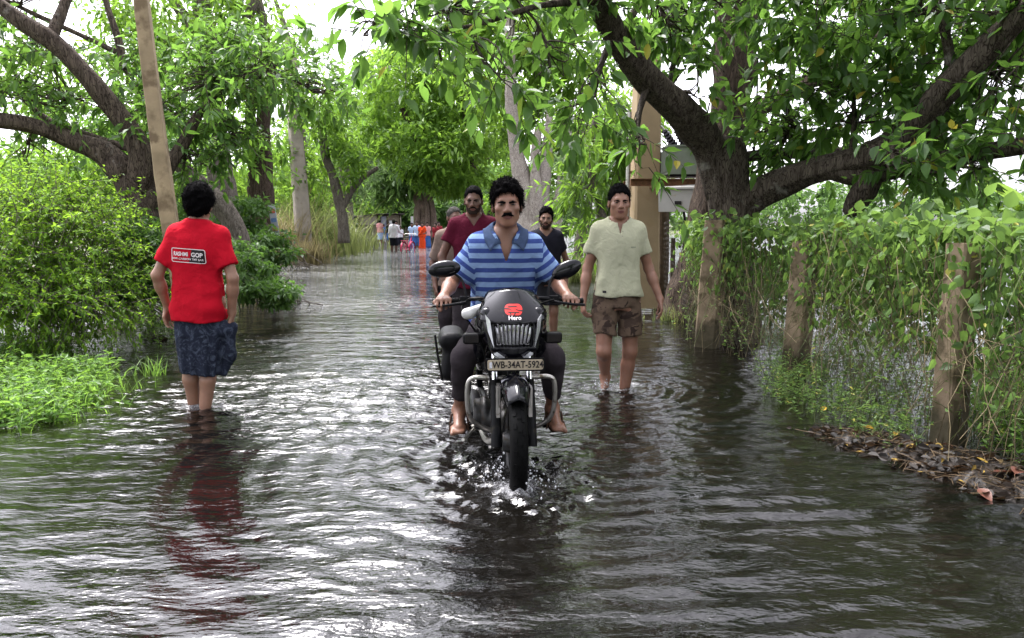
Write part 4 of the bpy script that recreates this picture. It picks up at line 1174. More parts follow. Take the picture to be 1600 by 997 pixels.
        if beard:
            c = h(0, .03, -.07); F = SDF(c - .13, c + .13, .0042)
            s.head_prims(F, neck=False)
            F.d -= np.float32(.0022 * beard)
            F.warp(sines(15, 14, 380), .0012)
            X, Y, Z = F._co((slice(None),) * 3)
            Rm = R; dx, dy, dz = X - s.head[0], Y - s.head[1], Z - s.head[2]
            u = (Rm[0, 0] * dx + Rm[1, 0] * dy + Rm[2, 0] * dz) / k; f = (Rm[0, 1] * dx + Rm[1, 1] * dy + Rm[2, 1] * dz) / k; z = (Rm[0, 2] * dx + Rm[1, 2] * dy + Rm[2, 2] * dz) / k
            top = np.interp(np.abs(u).ravel(), [0, .018, .026, .045, .062, .08], [-.040, -.041, -.052, -.05, -.015, .01]).reshape(u.shape)
            m = np.maximum(z - top, -(f - .005)); mouth = .011 - np.sqrt((u / 2.2) ** 2 + (z + .061) ** 2)
            F.d = np.maximum(F.d, (np.maximum(m, np.where(f > .06, mouth, -1)) * k).astype(np.float32))
            F.d = np.maximum(F.d, (-.115 * k - dz).astype(np.float32))
            link('beard', F.mesh('beard', bmat or mat), s.bodyo)
    def hair(s, vol=.012, top=.0, noise_amp=.004, freq=120, front=.062, mat=None, nape=-.07, res=None, side=.0, name='hair', bald=False, strands=0, slen=.016):
        k = s.s; R = s.hR(); h = s.hd; rs = res or s.fine
        c = h(0, -.015, .03); F = SDF(c - .17, c + .17, rs)
        F.ell(h(0, -.018, .036 + top * .5), V3(.0745 + vol * (.85 + side), .0925 + vol, .083 + vol + top) * k, 0, R)
        F.ell(h(0, -.04, -.02), V3(.062 + vol * .6, .060 + vol * .8, .07) * k, .03, R)
        F.warp(sines(31, 18, freq), noise_amp); F.warp(sines(33, 18, freq * 2.4), noise_amp * .5)
        X, Y, Z = F._co((slice(None),) * 3)
        dx, dy, dz = X - s.head[0], Y - s.head[1], Z - s.head[2]
        u = (R[0, 0] * dx + R[1, 0] * dy + R[2, 0] * dz) / k; f = (R[0, 1] * dx + R[1, 1] * dy + R[2, 1] * dz) / k; z = (R[0, 2] * dx + R[1, 2] * dy + R[2, 2] * dz) / k
        zz = np.interp(f.ravel(), [-.13, -.06, -.022, -.015, .012, .03, .05, .075, .1, .14], [nape, nape, -.045, -.005, -.012, .022, front * .72, front, front + .004, front]).reshape(f.shape)
        wob = .006 * np.sin(u * 150) + .004 * np.sin(u * 330 + 1)
        F.d = np.maximum(F.d, ((zz + wob - z) * k * .8).astype(np.float32))
        if bald: F.d = np.maximum(F.d, (np.minimum(z - .05, f + .03) * k).astype(np.float32))
        o = link(name, F.mesh(name, mat or M_HAIR), s.root)
        if strands:
            me = o.data; V = np.zeros(len(me.vertices) * 3, np.float32); me.vertices.foreach_get('co', V); V = V.reshape(-1, 3); Nn = np.zeros(len(me.vertices) * 3, np.float32); me.vertices.foreach_get('normal', Nn); Nn = Nn.reshape(-1, 3)
            rr = np.random.default_rng(int(strands)); i = rr.integers(0, len(V), int(strands)); p0 = V[i]; n0 = Nn[i]
            tan = nrm(rr.normal(size=p0.shape) - UP * .6 + (p0 - self_c(s)) * 0); ln = rr.uniform(.5, 1.0, (len(i), 1)) * slen
            d1 = nrm(n0 * .75 + tan * .65); p1 = p0 + d1 * ln * .5; p2 = p1 + nrm(n0 * .1 + tan * 1.0 + rr.normal(size=p0.shape) * .4) * ln * .5
            v_, f_ = thin_tubes(np.stack([p0, p1, p2], 1), .0013, .0006); link('hair_strands', mesh_np('hair_strands', v_, f_, mats=[mat or M_HAIR]), o, kind='stuff')
        return o
    # ---- clothes
    def shirt(s, mat, hem, sleeve=.55, neck='round', vdepth=.10, fat=1.0, belly=1.0, fold=.005, seed=1, res=None, sl_r=.066, stripe=False, name='shirt', openw=.40, neckr=.064, ratio=None, hemslant=0.0):
        k = s.s; J = s.J; rs = res or s.res
        P = np.array([J['sa'], J['sb'], J['ea'], J['eb'], s.hip, s.sho + V3(0, 0, .1)])
        lo, hi = P.min(0) - .26, P.max(0) + .26; lo[2] = min(hem - .06, P[:, 2].min() - .1)
        F = SDF(lo, hi, rs)
        rows = s.rows(SHIRT, fat, belly, hem)
        if rows[0][0] > hem - .02:
            z, cx, cy, rx, ry = rows[0]; rows = [(hem - .06, cx, cy, rx * 1.01, ry * 1.01)] + rows
        F.loft(rows, 0, pw=2.35)
        F.cap(J['sa'] + V3(.05, 0, -.025) * k, J['sb'] + V3(-.05, 0, -.025) * k, .070 * k, .070 * k, .05)
        nk = s.sho + V3(0, .01, .062) * k
        for q in 'ab':
            a, e = J['s' + q], J['e' + q]
            F.cap(nk, a + V3(0, 0, .008), .052 * k, .054 * k, .05)
            w = J['w' + q]
            if sleeve <= 1: F.cap(a, a + (e - a) * sleeve, .057 * k, sl_r * k, .045, cut=0.0)
            else:
                F.cap(a, e, .064 * k, .055 * k, .045); F.cap(e, e + (w - e) * (sleeve - 1), .055 * k, .042 * k, .02, cut=0.0)
        tm = lambda Q: .25 + .75 * np.clip((s.sho[2] - .03 - Q[:, 2]) / .10, 0, 1)
        F.warp(sines(seed, 9, 24, (1, 1, .28)), fold, mask=tm); F.warp(sines(seed + 1, 9, 52, (1, 1, .4)), fold * .5, mask=tm)
        rc = np.random.default_rng(seed + 7); KD = [nrm(np.array([rc.normal(), rc.normal() * .6, rc.normal() * .55])) * rc.uniform(9, 20) for _ in range(7)]; PH = rc.uniform(0, 6.28, 7); mo = sines(seed + 9, 6, 9)
        def crease(Q):                                                 # drawn folds: narrow valleys that come and go
            v = np.zeros(len(Q)); q2 = Q + .02 * mo(Q.astype(np.float32))[:, None]
            for kd, ph in zip(KD, PH): v += (1 - np.abs(np.sin(q2 @ kd + ph))) ** 5 * np.clip(mo((Q * .7 + ph).astype(np.float32)) + .3, 0, 1)
            return v
        F.warp(crease, -fold * 1.0, mask=tm)
        low = rows[0][0]; zr = s.hip[2] + .14 * k
        F.warp(sines(seed + 2, 7, 42, (.45, .45, 1)), fold * .45, mask=lambda Q: np.clip((zr + .1 - Q[:, 2]) / .16, 0, 1))
        X, Y, Z = F._co((slice(None),) * 3)
        arm = np.abs(X - s.sho[0]) > .23 * k
        F.d = np.where(arm, F.d, np.maximum(F.d, (hem + hemslant * (X - s.hip[0]) + .006 * np.sin(X * 24) - Z).astype(np.float32)))
        nz = s.sho[2] + .055 * k; yc = s.sho[1]
        F.cap(s.sho + V3(0, -.012, .035) * k, s.sho + V3(0, -.05, .18) * k, neckr * k, (neckr + .02) * k, 0, sub=True)
        if neck == 'v':
            zv = nz - vdepth * k
            wv = np.maximum(np.abs(X - s.sho[0]) - np.maximum(Z - zv, 0) * openw, Y - (yc - .02)) + 0 * Z
            F.d = np.maximum(F.d, (-wv).astype(np.float32))
        at = None
        if stripe:
            def at(V):
                st = V[:, 2].copy()
                for q, g in (('a', -1), ('b', 1)):
                    a, e = J['s' + q], J['e' + q]; ax = nrm(e - a)
                    t = (V - a) @ ax
                    on = (g * (V[:, 0] - s.sho[0]) > .205 * k) | ((g * (V[:, 0] - s.sho[0]) > .165 * k) & (V[:, 2] < a[2] - .1))
                    st[on] = (a[2] - t[on] * 1.05)
                return {'stripe': st}
        o = link(name, F.mesh(name, mat, attrf=at), s.root)
        s.shirto = o
        return o
    def pants(s, mat, end=.5, r=(.105, .09, .07), waist=None, fold=.005, seed=3, name='trousers', res=None, flat=True, k0=.05, wr=(.172, .128)):
        """end 0..1 ends above the knee, 1..2 on the shank"""
        k = s.s; J = s.J; rs = res or s.res
        P = np.array([J[a] for a in ('ha', 'hb', 'ka', 'kb', 'aa', 'ab')]); lo, hi = P.min(0) - .2, P.max(0) + .2
        hi[2] = max(hi[2], s.hip[2] + .2)
        if end <= 1: lo[2] = min(J['ka'][2], J['kb'][2]) - .1
        F = SDF(lo, hi, rs)
        wz = waist if waist is not None else s.hip[2] + .08 * k
        F.loft([(s.hip[2] - .10 * k, s.hip[0], s.hip[1], wr[0] * .96 * k, wr[1] * .98 * k), (s.hip[2], s.hip[0], s.hip[1], wr[0] * k, wr[1] * k), (wz, s.leanx(wz), s.lean(wz), wr[0] * .95 * k, wr[1] * .95 * k)], 0)
        for q in 'ab':
            h, kn, an = J['h' + q], J['k' + q], J['a' + q]
            if end <= 1: F.cap(h, h + (kn - h) * end, r[0] * k, r[1] * k, k0, cut=0.0)
            else:
                F.cap(h, kn, r[0] * k, r[1] * k, k0); F.cap(kn, kn + (an - kn) * (end - 1), r[1] * k, r[2] * k, .03, cut=0.0)
        F.warp(sines(seed, 9, 22, (1, 1, .7)), fold); F.warp(sines(seed + 1, 9, 55), fold * .5)
        o = link(name, F.mesh(name, mat), s.root)
        return o
    def wrap(s, mat, rows, fold=.012, n=11, seed=4, name='lungi', res=None, extra=None, slant=0.0):
        A = np.asarray(rows, float); rs = res or s.res
        lo = (A[:, 1].min() - A[:, 3].max() - .12, A[:, 2].min() - A[:, 4].max() - .12, A[0, 0] - .1); hi = (A[:, 1].max() + A[:, 3].max() + .12, A[:, 2].max() + A[:, 4].max() + .12, A[-1, 0] + .03)
        F = SDF(lo, hi, rs); z0, z1 = A[0, 0], A[-1, 0]
        rr = np.random.default_rng(seed); ph = rr.uniform(0, 6.28, 4)
        def f2(a, Z):
            t = np.clip((z1 - Z) / (z1 - z0), 0, 1)
            return fold * t * (np.sin(n * a + ph[0] + 1.5 * t) * .6 + np.sin((n + 5) * a + ph[1] - 2 * t) * .4 + .7 * np.sin(4 * a + ph[2]))
        F.loft(rows, 0, pw=2.15, fn2=f2)
        if extra: extra(F)
        F.warp(sines(seed, 9, 30, (1, 1, .5)), .004)
        if slant:
            X, Y, Z = F._co((slice(None),) * 3)
            F.d = np.maximum(F.d, (z0 + .03 + slant * (X - s.hip[0]) - Z + 0 * Y).astype(np.float32))
        return link(name, F.mesh(name, mat), s.root)
# ------------------------------------------------------------------ people near the camera
def stripes(N, L, co, col):
    at = N.new('ShaderNodeAttribute'); at.attribute_name = 'stripe'
    wob = noise(N, L, 6, 2, co)
    ma = N.new('ShaderNodeMath'); ma.operation = 'MULTIPLY_ADD'; L.new(wob, ma.inputs[0]); ma.inputs[1].default_value = 0.006; L.new(at.outputs['Fac'], ma.inputs[2])
    mu = N.new('ShaderNodeMath'); mu.operation = 'MULTIPLY'; L.new(ma.outputs[0], mu.inputs[0]); mu.inputs[1].default_value = 1 / 0.053
    fr = N.new('ShaderNodeMath'); fr.operation = 'FRACT'; L.new(mu.outputs[0], fr.inputs[0])
    f = ramp(N, L, fr.outputs[0], [(0.0, (0, 0, 0)), (0.44, (0, 0, 0)), (0.46, (1, 1, 1)), (0.97, (1, 1, 1)), (0.99, (0, 0, 0))])
    return mixc(N, L, f, (0.03, 0.05, 0.17), col)
M_POLO = cloth_mat('polo_stripes', (0.22, 0.33, 0.55), 0.06, pattern=stripes)
M_COLLAR = cloth_mat('polo_collar', (0.05, 0.075, 0.14), 0.1)
M_TROUSER = cloth_mat('trousers_dark', (0.036, 0.030, 0.034), 0.2)
M_RED = cloth_mat('red_jersey', (0.50, 0.008, 0.022), 0.08)
M_DKRED = cloth_mat('dark_trim', (0.03, 0.012, 0.012), 0.1)
M_CREAM = cloth_mat('pale_green_jersey', (0.45, 0.45, 0.315), 0.06)
M_MAROON = cloth_mat('maroon_jersey', (0.085, 0.008, 0.022), 0.15)
M_BLACKT = cloth_mat('black_jersey', (0.018, 0.018, 0.026), 0.2)
M_BROWNSH = cloth_mat('brown_shirt', (0.20, 0.145, 0.12), 0.15)
def batik(N, L, co, col):
    n = noise(N, L, 13, 6, co, 0.65, 2.2)
    f = ramp(N, L, n, [(0.50, (0, 0, 0)), (0.60, (0.26, 0.26, 0.26))])
    c = mixc(N, L, f, col, (0.13, 0.16, 0.22))
    n2 = noise(N, L, 42, 4, co, 0.6, 1.0)
    return mixc(N, L, ramp(N, L, n2, [(0.6, (0, 0, 0)), (0.68, (0.15, 0.15, 0.15))]), c, (0.25, 0.29, 0.36))
M_LUNGI = cloth_mat('lungi_navy', (0.022, 0.027, 0.044), 0.3, pattern=batik)
def camo(N, L, co, col):
    v = ramp(N, L, noise(N, L, 9, 3, co, 0.5, 0.6), [(0.46, (0, 0, 0)), (0.50, (1, 1, 1))])
    c = mixc(N, L, v, col, (0.10, 0.07, 0.05))
    return mixc(N, L, ramp(N, L, noise(N, L, 15, 2, co, 0.5, 0.6), [(0.57, (0, 0, 0)), (0.60, (1, 1, 1))]), c, (0.032, 0.022, 0.018))
M_CAMO = cloth_mat('camo_shorts', (0.075, 0.052, 0.040), 0.1, pattern=camo)
M_SANDAL = simple('sandal_brown', (0.06, 0.03, 0.018), 0.6, var=0.3, scale=40)
M_PRINTW = simple('print_white', (0.80, 0.74, 0.74), 0.6, var=0.04, scale=60)
M_PRINTK = simple('print_black', (0.012, 0.010, 0.012), 0.6, var=0.2)
M_GOLD = simple('chain', (0.35, 0.25, 0.16), 0.4, metal=0.5)

def text_mesh(body, size, ax=1.0, font=None, off=0.0):
    c = bpy.data.curves.new('lettering', 'FONT'); c.body = body; c.size = size; c.align_x = 'CENTER'; c.align_y = 'CENTER'; c.resolution_u = 3; c.offset = off
    o = bpy.data.objects.new('lettering', c); COL.objects.link(o)
    dg = bpy.context.evaluated_depsgraph_get(); me = bpy.data.meshes.new_from_object(o.evaluated_get(dg))
    V = np.zeros(len(me.vertices) * 3, np.float32); me.vertices.foreach_get('co', V)
    F = [tuple(p.vertices) for p in me.polygons]
    bpy.data.objects.remove(o); bpy.data.curves.remove(c); bpy.data.meshes.remove(me)
    V = V.reshape(-1, 3); V[:, 0] *= ax
    return V[:, :2], F
def cut_flat(V, F, step):
    """subdivide long edges so that print can follow a curved surface"""
    me = bpy.data.meshes.new('tmp'); me.from_pydata([(a, b, 0) for a, b in V], [], F)
    bm = bmesh.new(); bm.from_mesh(me); bmesh.ops.triangulate(bm, faces=bm.faces)
    for _ in range(3):
        es = [e for e in bm.edges if e.calc_length() > step]
        if es: bmesh.ops.subdivide_edges(bm, edges=es, cuts=1, use_grid_fill=False); bmesh.ops.triangulate(bm, faces=bm.faces)
    V = np.array([v.co[:2] for v in bm.verts]); F = [tuple(v.index for v in f.verts) for f in bm.faces]
    bm.free(); bpy.data.meshes.remove(me)
    return V, F
def wrap_print(shirt, name, V, F, mat, org, ux, uz, ray, off):
    me = shirt.data
    bv = BVHTree.FromPolygons([v.co for v in me.vertices], [tuple(p.vertices) for p in me.polygons])
    org, ux, uz, ray = Vector(org), Vector(ux), Vector(uz), Vector(ray)
    out = []
    for a, b in V:
        p = org + ux * float(a) + uz * float(b)
        hit = bv.ray_cast(p - ray * 0.5, ray)
        q = hit[0] if hit[0] is not None else p
        out.append(q - ray * off)
    m2 = bpy.data.meshes.new(name); m2.from_pydata(out, [], F); m2.materials.append(mat)
    return link(name, m2, shirt)
def rrect(w, h, r, n=5):
    P = []
    for cx, cy, a0 in ((w / 2 - r, h / 2 - r, 0), (-w / 2 + r, h / 2 - r, 90), (-w / 2 + r, -h / 2 + r, 180), (w / 2 - r, -h / 2 + r, 270)):
        for i in range(n + 1):
            a = rad(a0 + 90 * i / n); P.append((cx + r * math.cos(a), cy + r * math.sin(a)))
    return P

# ---- the man in red walking away (faces +Y: root turned by 180 degrees)
root = empty('person', (RED.x + 0.015, RED.y, -0.2), rad(180), 'man in red t-shirt and patterned navy lungi walking away through the water', 'person')
man = Man(root, 1.70, SK_RED, shw=.166, ea=(-.250, .05, 1.10), wa=(-.225, .0, .86), eb=(.262, .05, 1.10), wb=(.235, -.04, .87), ka=(-.068, -.01, .50), kb=(.070, .0, .50),
          aa=(-.045, .06, .10), ab=(.055, -.04, .10), ca=.55, cb=.45, na=(1, .3, 0), nb=(-.9, .5, 0), da=(.12, -.35, -.93), db=(0.0, -.1, -1), hyaw=rad(4))
root.rotation_euler = (0, -rad(2.4), rad(180))                      # weight over the leading leg
man.body(); man.face()
man.hair(vol=.021, top=.010, noise_amp=.006, freq=95, nape=-.085, side=.15, strands=2600, slen=.022)
sh = man.shirt(M_RED, .80, .70, fat=.95, fold=.0065, seed=51, sl_r=.062)
man2 = man
F = SDF((-.1, -.1, 1.36), (.1, .12, 1.52), .004)
F.chain([man.sho + V3(.055 * math.cos(a), .01 + .058 * math.sin(a), .058 + .012 * math.sin(a)) for a in np.linspace(0, 2 * math.pi, 14)], [.008] * 14, .004)
link('neckband', F.mesh('neckband', M_DKRED), sh)
def pull(F):                                                      # the cloth gathered up in one hand
    F.chain([V3(-.12, .0, .74), V3(-.17, .02, .75), V3(-.225, .0, .76), V3(-.20, -.01, .56), V3(-.15, .0, .37)], [.05, .04, .022, .034, .016], .05)
man.wrap(M_LUNGI, [(.40, .0, 0, .128, .112), (.52, .0, 0, .142, .122), (.68, .0, 0, .158, .128), (.82, 0, 0, .162, .126), (.93, 0, 0, .152, .114)], seed=61, extra=pull, slant=.10, fold=.013)
org = (0.022, 0, 1.245); ux = (-1, 0, -.03); uz = (0.03, 0, 1); ray = (0, -1, 0)      # seen from behind
OW, OH = .238, .094
P = rrect(OW, OH, .014); Q = rrect(OW - .009, OH - .009, .010)
n = len(P); V = np.array(P + Q); Fc = [(i, (i + 1) % n, n + (i + 1) % n, n + i) for i in range(n)]
wrap_print(sh, 'print_frame', *cut_flat(V, Fc, .02), M_PRINTW, org, ux, uz, ray, .0025)
pb = [(.006, -.0425), (.104, -.0425), (.1125, -.034), (.1125, .034), (.104, .0425), (.026, .0425)]
wrap_print(sh, 'print_panel', *cut_flat(np.array(pb), [tuple(range(6))], .012), M_PRINTK, org, ux, uz, ray, .0015)
for tx, sz, cx, cz, axx, of in (('RASHMI', .037, -.050, .008, .80, .0010), ('GOP', .040, .062, .007, .98, .0012), ('LOW CARBON', .0185, -.048, -.023, 1.08, .0004), ('TMT BAR', .0185, .066, -.023, 1.05, .0004)):
    V, Fc = text_mesh(tx, sz, axx, off=of); V = V + np.array([cx, cz])
    wrap_print(sh, 'lettering', *cut_flat(V, Fc, .02), M_PRINTW, org, ux, uz, ray, .0032)

# ---- the man in the pale shirt wading towards the camera
root = empty('person', (CREAM.x, CREAM.y, -0.2), rad(0), 'man in pale green henley shirt and brown camouflage shorts wading towards the camera', 'person')
man = Man(root, 1.73, SK_CREAM, shw=.160, ea=(-.225, .04, 1.12), wa=(-.262, -.02, .88), eb=(.240, .04, 1.12), wb=(.320, -.03, .89), ka=(-.105, -.07, .50), kb=(.105, .0, .49),
          aa=(-.075, .06, .30 - .02), ab=(.06, .02, .10), ca=.6, cb=.4, da=(.03, -.2, -1), db=(.12, -.25, -1), fa=(-.15, -.75, -.6), hpitch=rad(4))
man.body(); man.face(brow=1.0); man.hair(vol=.007, top=.010, noise_amp=.003, freq=140, front=.080, nape=-.06, strands=1600, slen=.014)
sh = man.shirt(M_CREAM, .915, .60, neck='v', vdepth=.085, openw=.22, fat=.95, fold=.007, seed=71, sl_r=.059)
mb = MB()
for i, z in enumerate((1.40, 1.365)):
    mb.tube([(0.012 - .004 * i, -.132 + .0 * i, z), (0.012 - .004 * i, -.140, z)], .0045, 8)
mb.build('button', simple('button', (.35, .33, .25), .4), sh)
wrap_print(sh, 'hem_tag', *cut_flat(np.array([(-.013, -.009), (.013, -.009), (.013, .009), (-.013, .009)]), [(0, 1, 2, 3)], .02), M_PRINTK, (-.115, 0, .955), (1, 0, 0), (0, 0, 1), (0, 1, 0), .002)
wrap_print(sh, 'chest_mark', *cut_flat(np.array([(-.018, -.003), (.018, -.003), (.018, .003), (-.018, .003)]), [(0, 1, 2, 3)], .02), simple('mark_grey', (.25, .27, .19), .7), (.095, 0, 1.285), (1, 0, 0), (0, 0, 1), (0, 1, 0), .002)
man.pants(M_CAMO, .72, r=(.092, .088, .1), seed=75, name='shorts', fold=.007, wr=(.168, .125), k0=.018)

# ---- maroon t-shirt man behind the rider
b = W(741, 500, 6.8)
root = empty('person', (b.x, b.y, -0.2), rad(4), 'bearded man in maroon t-shirt walking behind the motorcycle rider', 'person')
man = Man(root, 1.78, SK_DARK, res=.0115, fine=.0085, shw=.178, ea=(-.29, .03, 1.16), wa=(-.27, -.03, .90), hpitch=rad(6), hyaw=rad(-6), aa=(-.1, .0, .09), ab=(.1, .1, .12))
man.body(); man.face(beard=.6, moustache=.8, bmat=M_STUB); man.hair(vol=.005, top=.008, noise_amp=.002, nape=-.05, front=.088, strands=1200, slen=.010)
man.shirt(M_MAROON, .88, .55, neck='v', vdepth=.07, openw=.6, fat=1.05, seed=81)
man.pants(M_TROUSER, 1.5, seed=82, res=.011)
# ---- elderly man in brown shirt
b = W(711, 500, 7.9)
root = empty('person', (b.x, b.y, -0.2), rad(15), 'older grey haired man in open brown shirt half hidden behind the maroon shirt', 'person')
man = Man(root, 1.63, SK_DARK, res=.013, fine=.009, shw=.17, ea=(-.225, .06, 1.04), wa=(-.215, -.04, .80), hpitch=rad(5), hyaw=rad(12))
man.body(); man.face(brow=.8, moustache=.9, mat=M_HAIRG); man.hair(vol=.006, noise_amp=.002, mat=M_HAIRG, nape=-.06, front=.086, strands=700, slen=.009)
man.shirt(M_BROWNSH, .80, .85, neck='v', vdepth=.09, openw=.35, fat=1.0, seed=91, res=.010)
man.pants(M_TROUSER, 1.4, seed=92, res=.012)
# ---- black t-shirt man
b = W(852, 500, 8.4)
root = empty('person', (b.x, b.y, -0.2), rad(3), 'man in black v-neck t-shirt wading behind the rider beside the pale trunks', 'person')
man = Man(root, 1.62, SK_MID, res=.012, fine=.0085, shw=.162, ea=(-.24, .05, 1.04), wa=(-.21, -.02, .80), eb=(.245, .06, 1.04), wb=(.235, .0, .80), hroll=rad(4), hyaw=rad(-5), ka=(-.09, -.03, .48), aa=(-.06, -.03, .1))
man.body(); man.face(beard=.4, moustache=.7, bmat=M_STUB); man.hair(vol=.012, top=.018, noise_amp=.005, freq=90, front=.082, strands=1200, slen=.016)
man.shirt(M_BLACKT, .80, .55, neck='v', vdepth=.06, openw=.9, fat=1.0, seed=101)
man.pants(cloth_mat('shorts_dark', (.03, .03, .035)), .8, r=(.11, .10, .1), seed=102, name='shorts', res=.011)

# ---- the rider (same place and turn as the motorcycle)
root = empty('person', (BIKE_X, BIKE_Y, -DEPTH), BIKE_YAW, 'moustached man in blue striped polo shirt riding the black motorcycle', 'person')
man = Man(root, 1.72, SK_RIDER, res=.0088, fine=.0052, hip=(0, .72, .80), sho=(0.0, .58, 1.255), head=(0.005, .515, 1.475), shw=.168, hpitch=rad(2), hyaw=rad(-3), hroll=rad(-2),
          ea=(-.298, .60, 1.05), wa=(-.345, .385, .985), eb=(.290, .60, 1.05), wb=(.325, .385, .985), ka=(-.235, .30, .675), kb=(.225, .30, .665), aa=(-.265, .47, .345), ab=(.255, .47, .345),
          da=(.02, -.93, -.05), db=(-.02, -.93, -.05), na=(0, -.25, -1), nb=(0, -.25, -1), ca=1.05, cb=1.05, fa=(-.05, -1, -.10), fb=(.08, -1, -.10))
man.body(); man.face(brow=1.15, moustache=1.3); man.hair(vol=.014, top=.010, noise_amp=.006, freq=105, front=.074, nape=-.03, side=.0, strands=3600, slen=.024)
sh = man.shirt(M_POLO, .80, .80, neck='v', vdepth=.15, openw=.33, fat=1.02, belly=1.12, fold=.008, seed=111, sl_r=.070, stripe=True, neckr=.07)
s0 = man.sho
sbv = BVHTree.FromPolygons([v.co for v in sh.data.vertices], [tuple(p_.vertices) for p_ in sh.data.polygons])
V, Fc = [], []; ns, nq = 22, 6
for g in (-1, 1):
    I = spline([(0, .075, .135), (g * .052, .055, .132), (g * .066, .0, .112), (g * .058, -.052, .070), (g * .030, -.098, .012)], ns)
    O = spline([(0, .115, .080), (g * .085, .085, .082), (g * .118, .0, .072), (g * .118, -.070, .030), (g * .090, -.125, -.028)], ns)
    o0 = len(V)
    for i in range(ns):
        for j in range(nq):
            t_ = j / (nq - 1); p_ = s0 + I[i] * (1 - t_) + O[i] * t_ + V3(0, 0, .012 * math.sin(math.pi * t_))
            hit = sbv.find_nearest(Vector(p_))
            if hit[0] is not None:
                dn = (Vector(p_) - hit[0]).dot(hit[1])
                if dn < .007 and (t_ > .3 or abs(dn) < .02): p_ = np.array(hit[0] + hit[1] * .007)
            V.append(tuple(p_))
    for i in range(ns - 1):
        for j in range(nq - 1):
            q_ = o0 + i * nq + j; Fc.append((q_, q_ + 1, q_ + nq + 1, q_ + nq))
me = bpy.data.meshes.new('collar'); me.from_pydata(V, [], Fc); me.materials.append(M_COLLAR); me.polygons.foreach_set('use_smooth', [True] * len(Fc))
co_ = link('collar', me, sh); md = co_.modifiers.new('thickness', 'SOLIDIFY'); md.thickness = .004; md.offset = 0
mb = MB(); ch = [s0 + V3(.066 * math.sin(a), -.01 - .066 * math.cos(a), .045 - .028 * math.cos(a)) for a in np.linspace(-1.7, 1.7, 16)]
mb.tube(ch, .0028, 6); mb.build('neck_chain', M_GOLD, man.bodyo)
man.pants(M_TROUSER, 1.72, r=(.092, .068, .050), seed=121, fold=.006, wr=(.175, .14))
for q, g in (('a', -1), ('b', 1)):                                 # sandals: sole, strap
    a = man.J['a' + q]; f = nrm(man.foot['f' + q]); F = SDF(a - .26, a + .2, .005)
    F.cap(a - f * .05 + V3(0, 0, -.082), a + f * .185 + V3(0, 0, -.080), .036, .042, .01)
    F.plane(a + V3(0, 0, -.074) + f * .05, (0, -.1, 1)); F.plane(a + V3(0, 0, -.094), (0, 0, -1))
    so = link('sandal', F.mesh('sandal', M_SANDAL), root)
    mb = MB()
    sd = V3(1, 0, 0)
    for t, hgt in ((.10, -.030), (.04, .004)):
        c = a + f * t
        mb.tube([c + sd * .052 + V3(0, 0, -.078), c + sd * .042 + V3(0, 0, hgt - .012), c + V3(0, 0, hgt + .004), c - sd * .042 + V3(0, 0, hgt - .012), c - sd * .052 + V3(0, 0, -.078)], .007, 6)
    mb.build('strap', M_SANDAL, so)
mb = MB(); w = man.J['wa']; mb.lathe([(.029, -.004), (.032, 0), (.029, .004), (.026, 0)], 18, w + V3(0, .02, .0), 'y', closed=True)
mb.build('wrist_thread', simple('thread_red', (.25, .02, .02), .8), root)
# ------------------------------------------------------------------ motorcycle (own axes: -Y ahead, Z from the road)
M_PAINT = simple('paint_black', (0.004, 0.004, 0.006), 0.10, var=0.2, spec=0.28, coat=0.0, dirt=((0.016, 0.014, 0.012), 0.62, 30))
M_PLAST = simple('plastic_black', (0.006, 0.006, 0.007), 0.45, var=0.25, spec=0.10, dirt=((0.018, 0.016, 0.012), 0.6, 25))
M_RUBBER = simple('tyre_rubber', (0.0035, 0.0035, 0.0035), 0.6, var=0.3, bmp=0.3, bscale=120, spec=0.07)
M_CHROME = simple('chrome', (0.75, 0.75, 0.77), 0.10, metal=1.0, var=0.06)
M_STEEL = simple('guard_steel', (0.42, 0.40, 0.37), 0.34, metal=0.9, var=0.2, dirt=((0.12, 0.09, 0.06), 0.56, 30))
M_ALU = simple('engine_metal', (0.04, 0.04, 0.04), 0.45, metal=0.6, var=0.4, dirt=((0.03, 0.025, 0.02), 0.5, 30))
M_SILV = simple('silver_trim', (0.62, 0.63, 0.66), 0.22, metal=0.7, var=0.1)
M_LENS = simple('headlamp_glass', (0.30, 0.30, 0.31), 0.08, metal=0.85, var=0.35, scale=18)
M_AMBER = simple('indicator_lens', (0.02, 0.016, 0.014), 0.25, var=0.3)
M_PLATE = simple('plate_cream', (0.44, 0.37, 0.27), 0.5, var=0.12, scale=40)
M_EMB = simple('emblem_red', (0.70, 0.035, 0.03), 0.35, var=0.1)
M_WHITE = simple('white_cover', (0.62, 0.61, 0.60), 0.5, var=0.08)
M_SEAT = simple('seat_vinyl', (0.007, 0.007, 0.007), 0.5, var=0.2, bmp=0.2, spec=0.12)
M_BAG = simple('bag_black', (0.007, 0.007, 0.008), 0.5, var=0.3, bmp=0.3, bscale=60, spec=0.12)
M_MIRR = simple('mirror_glass', (0.8, 0.8, 0.82), 0.02, metal=1.0, var=0.02)
bike = empty('motorcycle', (BIKE_X, BIKE_Y, -DEPTH), BIKE_YAW, 'black commuter motorcycle with crash guard and red emblem on its dark visor', 'motorcycle')

